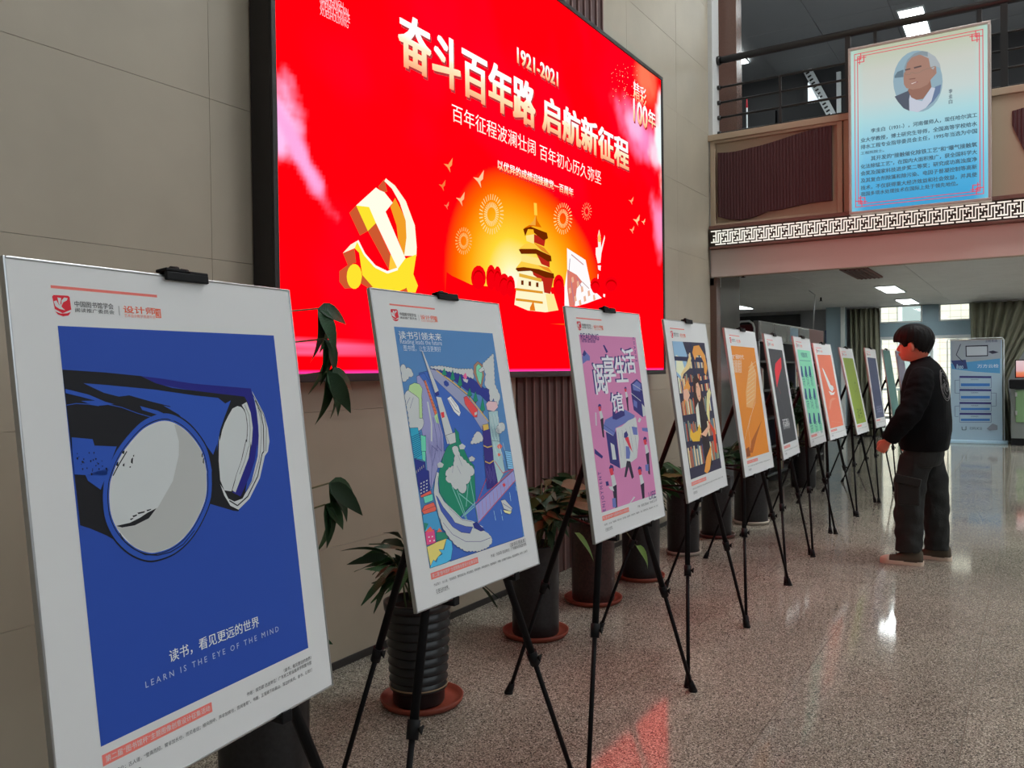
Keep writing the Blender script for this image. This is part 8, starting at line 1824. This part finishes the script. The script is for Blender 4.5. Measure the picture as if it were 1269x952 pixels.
def plant(seed,x,y,rb,rt,h,m_pot,label,kind,nl,spread,hgt,mats,ribbed=False,z0=.011,bias=None,sway=1):
    rd=random.Random(seed);e=empty('potted_plant',(x,y,z0),0,label,'potted plant','potted plants along the stone wall')
    if ribbed:
        pr=[(0,0),(rb*.94,0),(rb,.01),(rb*1.0,.05),(rb*1.02,.056)]
        k=9
        for j in range(k):
            a=.06+(h-.09)*j/k;b=.06+(h-.09)*(j+1)/k;ra=rb+(rt-rb)*j/k+.004;rbb=rb+(rt-rb)*(j+1)/k-.004
            pr+=[(ra+.006,a),(ra+.008,a+.006),(rbb+.0,b-.006),(rbb-.002,b-.001)]
        pr+=[(rt+.012,h-.03),(rt+.014,h),(rt,h),(rt-.01,h-.035),(0,h-.035)]
        ringz=.072
        po=MB().lathe(pr,40).build('pot',m_pot,e);MB().lathe([(rb+.012,ringz-.003),(rb+.0145,ringz),(rb+.012,ringz+.003)],40).build('gold_line',mat('dull_gold_line',(.32,.22,.12),.4),po)
    else:
        pr=[(0,0),(rb*.97,0),(rb,.008)]+[(rb+(rt-rb)*k/6,.01+(h-.02)*k/6) for k in range(1,7)]+[(rt+.003,h-.006),(rt,h),(rt-.012,h),(rt-.016,h-.03),(0,h-.03)]
        po=MB().lathe(pr,40).build('pot',m_pot,e)
    MB().lathe([(0,h-.022),(rt*.86,h-.026)],20).build('soil',M_soil,e)
    L=LFs[kind];ns=max(4,nl//7);stems=[]
    for k in range(ns):
        a=rd.uniform(0,2*PI);rr=rd.uniform(.0,rt*.6);p0=Vector((rr*math.cos(a),rr*math.sin(a),h-.03));tp=Vector((math.cos(a)*spread*rd.uniform(.3,.8),math.sin(a)*spread*rd.uniform(.3,.8),h+hgt*rd.uniform(.45,1)))
        mid=p0.lerp(tp,.55)+Vector((0,0,hgt*.12));pts=[p0,mid,tp];MB().tube([p0,p0.lerp(mid,.5),mid,mid.lerp(tp,.5)+Vector((0,0,.01)),tp],.004,6).build('stem',M_stem,e);stems.append((p0,mid,tp,a))
    for k in range(nl):
        p0,mid,tp,a=stems[k%ns];t=rd.uniform(.35,1)
        P0=(p0.lerp(mid,t*2) if t<.5 else mid.lerp(tp,t*2-1));yaw=rd.uniform(0,2*PI) if t<.8 else a+rd.uniform(-1,1);pit=rd.uniform(-.9,.5) if kind!='n' else rd.uniform(-.9,.1)
        leafobj(L[rd.randrange(len(L))],mats[rd.randrange(len(mats))],e,P0,yaw,pit,rd.uniform(-1.1,1.1),rd.uniform(.85,1.35))
    return e
DM=[M_leafD,M_leafD,M_leafM]
e=plant(1,1.80,2.04,.135,.142,.44,M_pot,'tall potted plant in a square edged black pot hidden behind the blue tube poster','p',14,.12,.25,DM,z0=.0)
tr_=MB();tr_.tube([(0,0,.4),(.03,.0,.8),(.02,.0,1.2),(.06,0,1.5)],.014,8).build('trunk',mat('brown_stem',(.08,.055,.03),.7),e)
for (X_,Y_,Z_,dirs) in ((.24,-.02,1.52,((0,.1),(.5,.6),(-.6,.9),(.2,1.2))),(.27,-.02,1.42,((0,.9),(.6,1.2),(-.4,1.3))),(.30,.0,1.31,((0,.25),(.3,.8),(-.5,1.0),(.1,1.35),(-.9,.9))),(.30,.0,.93,((0,.25),(.4,.55),(-.4,.8),(.1,1.1),(-.8,.6))),(.28,.0,.86,((0,.6),(.5,1.0),(-.5,1.2)))):
    MB().tube([(.03,0,Z_-.12),(.08,0,Z_-.02),(X_,Y_,Z_)],.003,6).build('stem',M_stem,e)
    for k,(yw,pt) in enumerate(dirs): leafobj(LFs['p'][0],(M_leafD,M_leafM)[k%2],e,(X_,Y_,Z_),yw-.3,pt,1.15-.2*(k%3),1.0+.2*(k%2))
saucer(2.62,2.06,.165,M_terra,'red clay saucer under the ribbed black pot nearest the camera')
plant(2,2.60,2.06,.102,.120,.40,M_potb,'arching narrow leaved plant in a ribbed black pot with a gold line','n',80,.17,.22,[M_leafD,M_leafD,M_leafM],ribbed=True)
saucer(3.585,2.10,.165,M_terra,'red clay saucer under the pot of the browning plant')
e=plant(3,3.585,2.10,.116,.120,.44,M_pot,'bushy plant with a few browned leaves in a black pot behind the pink poster edge','b',105,.26,.30,DM+[M_leafD])
for a in ((-.05,-.18,.74,-.3,.0,M_leafB,1.1),(.02,-.20,.64,-.25,.1,M_leafB,1.1),(-.16,-.16,.62,-.2,.2,M_leafB,.8),(-.03,-.24,.52,-.5,.75,M_leafL,1.0),(-.22,-.08,.78,2.6,-.2,M_leafM,1.0)): leafobj(LFs['b'][2],a[5],e,a[:3],a[3],a[4],.7,a[6]*1.35)
saucer(4.27,2.12,.165,M_terra,'red clay saucer under the reddish granite pot')
e=plant(4,4.27,2.12,.120,.123,.45,M_potr,'leafy plant in a reddish granite pot behind the pink poster','b',81,.24,.22,DM)
MB().tube([(0,-.1,.46),(-.1,-.25,.42),(-.15,-.33,.36)],.003,6).build('stem',M_stem,e);leafobj(LFs['b'][0],M_leafL,e,(-.15,-.33,.36),-.6,.7,.9,1.4)
saucer(4.885,2.09,.15,M_terra,'red clay saucer half hidden behind the right leg of the pink poster easel')
plant(5,4.885,2.09,.116,.119,.45,M_pot,'leafy plant in a black granite pot right of the pink poster','b',89,.24,.2,DM+[M_leafM])
saucer(5.69,2.11,.125,M_wsauc,'pale saucer under the black pot below the library poster')
plant(6,5.69,2.11,.111,.113,.45,M_pot,'plant with drooping green leaves in a black pot below the library poster','b',89,.24,.18,DM+[M_leafM])
saucer(6.395,2.10,.145,mat('dark_red_saucer',rgb(76,32,28,1.5),.3),'dark red saucer under the pot right of the library poster')
plant(7,6.395,2.10,.114,.116,.46,M_pot,'dark leafy plant in a black pot between the library and orange posters','b',101,.28,.30,DM)
saucer(7.10,2.03,.15,M_wsauc,'pale saucer under the wide black pot below the orange poster')
plant(8,7.10,2.03,.138,.14,.46,M_pot,'plant with hanging leaves in a wide black pot below the orange poster','b',89,.24,.16,DM+[M_leafM])
plant(9,9.55,2.15,.13,.14,.45,M_pot,'tall dark plant in front of the bookcase behind the charcoal poster','b',121,.3,.75,DM,z0=0)
# small plants on the bookcase shelves
for k,(x,z) in enumerate(((10.1,1.072),(10.6,.752),(11.1,1.072),(11.0,.432))):
    e=empty('shelf_plant',(x+.02,2.60,z),0,['small green plant on the third bay upper shelf','small plant in a white cup low on the bookcase','small plant beside books on the fourth shelf','small plant on the second shelf of the bookcase'][k],'potted plant','little plants on the bookcase')
    MB().lathe([(0,0),(.035,0),(.045,.08),(.04,.08),(.035,.065),(0,.065)],16).build('cup',M_frame,e)
    for j in range(9): leafobj(LFs['p'][1],M_leafM,e,(0,0,.07),j*.7,-.7-.1*(j%3),.1,.75)
# ================================================================ person looking at the posters
pe=empty('person',(6.18,.65,0),-.02,'person with black hair in a black sweater and dark cargo trousers looking at the posters','person')
M_skin=mat('skin',rgb(214,120,98,1.15),.55,spec=.3);M_hair=mat('black_hair',(.006,.005,.005),.55,bump=.5,bscale=90,spec=.2)
M_sw=mat('black_sweater',(.007,.007,.008),.95,spec=.15,bump=.4,bscale=140);M_tr=mat('dark_cargo_cloth',rgb(38,39,38,1.1),.9,bump=.4,bscale=120)
def ring(cx,cy,z,rx,ryf,ryb,n=28,p=2.3,nz=0,seed=0,tilt=0):
    out=[]
    for k in range(n):
        a=2*PI*k/n;c,s=math.cos(a),math.sin(a);x=rx*math.copysign(abs(c)**(2/p),c);ry=ryf if s>0 else ryb;y=ry*math.copysign(abs(s)**(2/p),s)
        if nz: f_=1+nz*noise.noise(Vector((c*2+seed,s*2,z*9)));x*=f_;y*=f_
        out.append((cx+x,cy+y,z+tilt*y))
    return out
def limb(pts,rs,n=20,nz=0,seed=0,flat=1):
    P=[Vector(p) for p in pts];m=len(P);R=[];u=Vector((1,0,0))
    for i in range(m):
        t=(P[min(i+1,m-1)]-P[max(i-1,0)]).normalized();u=(u-t*u.dot(t)).normalized();w_=t.cross(u);rr=rs[i];rg=[]
        for k in range(n):
            a=2*PI*k/n;f_=1+(nz*noise.noise(Vector((math.cos(a)*1.6+seed,math.sin(a)*1.6,i*(.75 if flat==1 else .33)+seed))) if nz else 0);rg.append(P[i]+(u*math.cos(a)*flat+w_*math.sin(a))*rr*f_)
        R.append(rg)
    return R
def subdiv_path(pts,rs,k=4):
    P=[Vector(p) for p in pts];op=[];orr=[]
    for i in range(len(P)-1):
        p0=P[max(i-1,0)];p1=P[i];p2=P[i+1];p3=P[min(i+2,len(P)-1)]
        for j in range(k):
            t=j/k;op.append(.5*((2*p1)+(-p0+p2)*t+(2*p0-5*p1+4*p2-p3)*t*t+(-p0+3*p1-3*p2+p3)*t**3));orr.append(rs[i]+(rs[i+1]-rs[i])*(t*t*(3-2*t)))
    op.append(P[-1]);orr.append(rs[-1]);return op,orr
B=MB()
hd=[(1.333,.03,-.04,.040),(1.341,.070,-.045,.044),(1.346,.090,-.048,.044),(1.358,.102,-.055,.050),(1.372,.104,-.062,.056),(1.388,.106,-.070,.061),(1.402,.104,-.076,.064),(1.42,.106,-.082,.067),(1.44,.106,-.086,.070),(1.46,.103,-.088,.072),(1.472,.108,-.089,.073),(1.485,.112,-.090,.074),(1.505,.110,-.090,.074),(1.53,.098,-.086,.070),(1.555,.072,-.070,.056),(1.572,.035,-.04,.034),(1.58,.008,-.012,.01)]
B.loft([ring(0,.0,z,hw,f_,-b_,28,2.15) for z,f_,b_,hw in hd])
def ellip(c,r,n=12,rot=None):
    rings=[]
    for i in range(1,n):
        a=PI*i/n;rings.append([Vector((r[0]*math.sin(a)*math.cos(2*PI*k/n),r[1]*math.sin(a)*math.sin(2*PI*k/n),-r[2]*math.cos(a))) for k in range(n)])
    if rot: rings=[[rot@v for v in rg] for rg in rings]
    B.loft([[Vector(c)+v for v in rg] for rg in rings])
B.loft([[(sx*w_,y0+(y1-y0)*t,z) for sx,t in ((-1,0),(-.55,.6),(-.2,1),(.2,1),(.55,.6),(1,0))] for z,w_,y0,y1 in ((1.404,.017,.09,.110),(1.409,.018,.09,.122),(1.417,.016,.09,.131),(1.426,.013,.09,.128),(1.442,.010,.09,.118),(1.460,.008,.09,.110),(1.47,.006,.09,.106))])
for dz,ry in ((.0035,.012),(-.005,.011)): ellip((0,.104,1.386+dz),(.019,ry,.0055))
for s_ in (-1,1):
    ellip((s_*.084,.028,1.432),(.014,.021,.034),12,Matrix.Rotation(-.15,4,'X')@Matrix.Rotation(s_*.25,4,'Z'))
    ellip((s_*.030,.098,1.478),(.020,.010,.006))
nk,nr=subdiv_path([(0,-.045,1.24),(0,-.035,1.30),(0,-.015,1.36),(0,.0,1.41)],[.070,.049,.044,.046],3);B.loft(limb(nk,nr,18))
tz=[(.70,.10,.15),(.80,.10,.155),(.9,.095,.145),(1.05,.105,.155),(1.18,.11,.17),(1.25,.095,.165),(1.29,.07,.12)]
B.loft([ring(0,-.04,z,hw,d,d,24,2.3) for z,d,hw in tz])
arm={}
for s_,el,wr in ((-1,(-.255,.015,1.00),(-.232,.150,.815)),(1,(.255,-.03,1.0),(.24,.07,.79))):
    pts,rs=subdiv_path([(s_*.15,-.04,1.245),(s_*.20,-.035,1.19),el,wr],[.045,.045,.036,.026],5);B.loft(limb(pts,rs,16))
    HS=.84;d=(Vector(wr)-Vector(el)).normalized();side=Vector((-s_,0,0));side=(side-d*side.dot(d)).normalized();nrm=d.cross(side)*(-s_ if False else 1)
    W0=Vector(wr);fw=Vector((0,1,0));fw=(fw-d*fw.dot(d)).normalized()
    # palm: flattened, thickness across x, width along fw
    palm=[]
    for t,wd,th in ((-.015,.024,.020),(.01,.028,.018),(.035,.037,.017),(.06,.040,.016),(.078,.037,.014)):
        c=W0+d*t*HS;palm.append([c+fw*wd*HS*math.cos(2*PI*k/14)+side*th*HS*math.sin(2*PI*k/14) for k in range(14)])
    B.loft(palm)
    for k,(off,ln_,r_) in enumerate(((.029,.062,.0085),(.010,.070,.009),(-.010,.065,.0086),(-.028,.052,.0078))):
        ln_*=HS;r_*=HS*1.03;c0=W0+(d*.068+fw*off)*HS;cu1=side*(1);p=[c0];dirv=d.copy();bend=(.35,.85,.9);seg=(.42,.33,.25)
        for b_,sg_ in zip(bend,seg):
            dirv=(dirv*math.cos(b_)+cu1*math.sin(b_)).normalized() if True else dirv;cu1=(side-dirv*side.dot(dirv));cu1=cu1.normalized() if cu1.length>.2 else (-d-dirv*(-d).dot(dirv)).normalized();p.append(p[-1]+dirv*ln_*sg_)
        pp,rr=subdiv_path(p,[r_*1.05,r_,r_*.93,r_*.78],3);B.loft(limb(pp,rr,10))
    th=[W0+(d*.012+fw*.022)*HS,W0+(d*.035+fw*.042+side*.012)*HS,W0+(d*.062+fw*.046+side*.026)*HS,W0+(d*.084+fw*.036+side*.034)*HS];pp,rr=subdiv_path(th,[.0125,.0115,.010,.008],3);B.loft(limb(pp,rr,10))
for s_,hp,kn,an in ((-1,(-.09,-.02,.76),(-.105,.05,.42),(-.11,.02,.07)),(1,(.09,-.05,.76),(.115,-.06,.42),(.12,-.115,.07))):
    pts,rs=subdiv_path([hp,kn,an],[.078,.052,.036],6);B.loft(limb(pts,rs,16))
bd_=B.build('body',M_skin,pe)
md=bd_.modifiers.new('r','REMESH');md.mode='VOXEL';md.voxel_size=.0042;md.use_smooth_shade=True
md=bd_.modifiers.new('s','SMOOTH');md.factor=.5;md.iterations=3
# eyes: white ball, dark iris
for s_ in (-1,1):
    B=MB();ellip((s_*.034,.0935,1.457),(.011,.0115,.0085));ey=B.build('eye',mat('eye_white',(.6,.58,.55),.2) if 'eye_white' not in MATS else MATS['eye_white'],pe)
    B=MB();ellip((s_*.037,.1010,1.456),(.0045,.004,.0048));B.build('iris',MATS['black_hair'],ey)
for s_ in (-1,1):
    MB().tube([(s_*.016,.112,1.470),(s_*.034,.107,1.474),(s_*.052,.092,1.470)],.003,6).build('eyebrow',M_hair,pe)
# hair
N=96;R=30;V=[];F=[]
def hb(th):  # lowest hair height by angle from the front
    a=abs(th);st=((0,1.474),(.7,1.470),(.98,1.462),(1.05,1.438),(1.24,1.436),(1.3,1.462),(1.64,1.466),(1.74,1.425),(2.1,1.400),(PI,1.384))
    for (p_,q_),(r_,s2) in zip(st,st[1:]):
        if a<=r_: return q_+(s2-q_)*(a-p_)/(r_-p_)
    return 1.384
for i in range(R+1):
    for k in range(N):
        th=-PI+2*PI*k/N;zb=hb(th)+.004*math.sin(th*23)+.003*math.sin(th*41);t=i/R;z=1.592-(1.592-zb)*(t**1.35)
        zz=(z-1.478)/.115;rad=max(0,1-min(zz,1)**2.3)**.5 if zz>0 else 1-.42*((-zz)**1.6)
        fr_=.128*(1 if abs(th)<PI/2 else 1);cc=math.cos(th);ss=math.sin(th)
        ry=.126 if cc>0 else .126;rx=.097
        rip=1+.012*math.sin(th*19+z*30)+.010*math.sin(th*33-z*20)
        V.append((rx*ss*rad*rip,.020+ry*cc*rad*rip,z))
n0=len(V)
for i in range(R):
    for k in range(N): a=i*N+k;b=i*N+(k+1)%N;F.append((a,a+N,b+N,b))
V.append((0,.02,1.593));F+=[(n0,k,(k+1)%N) for k in range(N)]
# underside closes back to the skull
base_=R*N
for k in range(N):
    x,y,z=V[base_+k];V.append((x*.70,.005+(y-.005)*.74,z+.006))
for k in range(N): a=base_+k;b=base_+(k+1)%N;F.append((a,n0+1+k,n0+1+(k+1)%N,b))
F.append(tuple(n0+1+k for k in range(N)))
me=bpy.data.meshes.new('hair');me.from_pydata(V,[],F);me.polygons.foreach_set('use_smooth',[True]*len(F));me.materials.append(M_hair);me.update();link(bpy.data.objects.new('hair',me),pe)
# sweater: torso and sleeves fused
B=MB()
sw=[(1.348,-.020,.060,.060,0),(1.335,-.024,.070,.074,0),(1.315,-.034,.088,.115,0),(1.29,-.042,.105,.16,0),(1.255,-.046,.120,.19,.01),(1.20,-.046,.136,.203,.02),(1.12,-.047,.144,.208,.03),(1.03,-.046,.150,.212,.04),(.95,-.044,.156,.214,.05),(.88,-.042,.158,.214,.06),(.82,-.040,.154,.208,.05),(.785,-.040,.146,.200,.03),(.760,-.040,.143,.196,.02),(.752,-.040,.138,.190,.0)]
def swr(z):
    for a,b in zip(sw,sw[1:]):
        if b[0]<=z<=a[0]: t=(a[0]-z)/(a[0]-b[0]);return [a[k]+(b[k]-a[k])*t for k in range(5)]
zz=[1.348-.012*k for k in range(50)]+[.752]
B.loft([(lambda q_:ring(0,q_[1],q_[0],q_[3],q_[2],q_[2],36,2.4,q_[4],3,-.32*max(0,(z-1.29)/.058)))(swr(z)) for z in zz if z>=.752])
for s_,el,wr in ((-1,(-.262,.02,1.00),(-.236,.142,.828)),(1,(.262,-.03,1.0),(.244,.062,.80))):
    pts,rs=subdiv_path([(s_*.13,-.045,1.245),(s_*.185,-.04,1.20),(s_*.225,-.02,1.10),el,(el[0]*.98,(el[1]+wr[1])/2,(el[2]+wr[2])/2),wr],[.075,.080,.078,.074,.066,.050],6)
    B.loft(limb(pts,rs,24,.13,s_*5))
so=B.build('sweater',M_sw,pe);md=so.modifiers.new('r','REMESH');md.mode='VOXEL';md.voxel_size=.006;md.use_smooth_shade=True;md=so.modifiers.new('s','SMOOTH');md.factor=.5;md.iterations=4
MB().tube([(.058*math.cos(a),-.018+.058*math.sin(a),1.349-.32*.058*math.sin(a)) for a in [2*PI*k/24 for k in range(25)]],.006,6).build('collar',M_sw,so)
# pale line print on the back
def onback(a,z):  # a: angle from straight back toward the left side
    q_=swr(z);th=-PI/2-a;c,s=math.cos(th),math.sin(th);p_=2.4;return Vector((q_[3]*math.copysign(abs(c)**(2/p_),c),q_[1]+q_[2]*math.copysign(abs(s)**(2/p_),s),z))*1.0+Vector((math.cos(th),math.sin(th),0))*.004
g=MB();cz=1.18
def cpt(t,r_): return onback(.40+.36*r_*math.cos(t),cz+.10*r_*math.sin(t))
for r_ in (1,.86): g.tube([cpt(2*PI*k/36,r_) for k in range(37)],.0016,5)
rd=random.Random(2)
for k in range(26):
    t=rd.uniform(0,2*PI);r_=rd.uniform(.1,.75);g.tube([cpt(t,r_),cpt(t+.35,r_*rd.uniform(.8,1.1)),cpt(t+.6,r_*rd.uniform(.5,1.0))],.0013,4)
g.build('back_print',mat('grey_print',(.28,.27,.27),.7),so)
# trousers
B=MB();B.loft([ring(0,cf_,z,hw,d,d,30,2.4,.03,7) for z,cf_,d,hw in ((.80,-.04,.115,.165),(.76,-.038,.120,.172),(.72,-.032,.125,.178),(.68,-.026,.122,.178),(.65,-.022,.11,.17))])
for s_,pts_,rs_ in ((-1,[(-.085,-.005,.70),(-.098,.030,.56),(-.108,.042,.38),(-.112,.045,.20),(-.112,.046,.085)],[.098,.096,.090,.084,.080]),(1,[(.085,-.045,.70),(.10,-.075,.56),(.115,-.092,.38),(.12,-.098,.20),(.122,-.100,.07)],[.098,.092,.084,.079,.074])):
    pts,rs=subdiv_path(pts_,rs_,9);B.loft(limb(pts,rs,26,.16,s_*9,.86))
to=B.build('trousers',M_tr,pe);md=to.modifiers.new('r','REMESH');md.mode='VOXEL';md.voxel_size=.006;md.use_smooth_shade=True;md=to.modifiers.new('s','SMOOTH');md.factor=.5;md.iterations=2
g=MB();g.bbox((-.196,-.035,.40),(-.170,.100,.55),.012);g.build('cargo_pocket',M_tr,to);g=MB();M_=Matrix.Translation((-.198,.035,.565))@Matrix.Rotation(.18,4,'X');t_=MB().bbox((-.014,-.078,-.028),(.014,.078,.024),.005);g.add([M_@Vector(v) for v in t_.v],t_.f);g.build('pocket_flap',M_tr,to)
g=MB();g.bbox((.17,-.15,.40),(.215,-.02,.55),.012);g.build('cargo_pocket',M_tr,to)
# canvas shoes
M_sh=mat('olive_canvas',rgb(72,64,52,1.4),.8);M_sole=mat('cream_rubber',rgb(196,178,160,1.3),.5)
for k,(sx_,sy_,rz) in enumerate(((-.112,-.045,.06),(.125,-.185,-.08))):
    M_=Matrix.Translation((sx_,sy_,0))@Matrix.Rotation(rz,4,'Z')
    def outline(y,w_): return w_
    so_=[]
    sec=[(0.0,.030),(.02,.036),(.07,.037),(.13,.040),(.18,.045),(.225,.042),(.25,.032),(.262,.016)]
    # sole
    g=MB();pts=[(w_,y) for y,w_ in sec]+[(-w_,y) for y,w_ in reversed(sec)];rings=[[M_@Vector((x*(1 if z<.02 else .98),y,z)) for x,y in pts] for z in (0,.004,.022,.026)];g.loft(rings);sl_=None
    up=MB();rr_=[]
    for y,w_,h_ in ((.004,.026,.085),(.02,.034,.105),(.05,.037,.112),(.09,.038,.105),(.13,.039,.080),(.17,.041,.062),(.21,.040,.052),(.24,.032,.044),(.256,.016,.034)):
        rg=[]
        for j in range(16):
            a=PI*j/15;rg.append(M_@Vector((-w_*math.cos(a)*(1 if abs(math.cos(a))>.8 else 1.02),y,.022+(h_-.022)*math.sin(a)**.8)))
        rr_.append(rg)
    up.loft(rr_);shoe=up.build('shoe',M_sh,pe);g.build('sole',M_sole,shoe)
    tc_=MB();rr_=[]
    for y,w_,h_ in ((.205,.0418,.0535),(.225,.039,.050),(.245,.031,.044),(.262,.016,.034)):
        rr_.append([M_@Vector((-w_*math.cos(PI*j/15),y,.022+(h_-.02)*math.sin(PI*j/15)**.8)) for j in range(16)])
    tc_.loft(rr_);tc_.build('toe_cap',M_sole,shoe)
    lc_=MB()
    for j in range(5):
        y=.10+.02*j;h_=.105-.012*j;lc_.tube([M_@Vector((-.018,y,h_-.008)),M_@Vector((0,y+.006,h_+.004)),M_@Vector((.018,y,h_-.008))],.0028,5)
    lc_.build('lace',mat('dark_lace',(.05,.045,.04),.8) if 'dark_lace' not in MATS else MATS['dark_lace'],shoe)
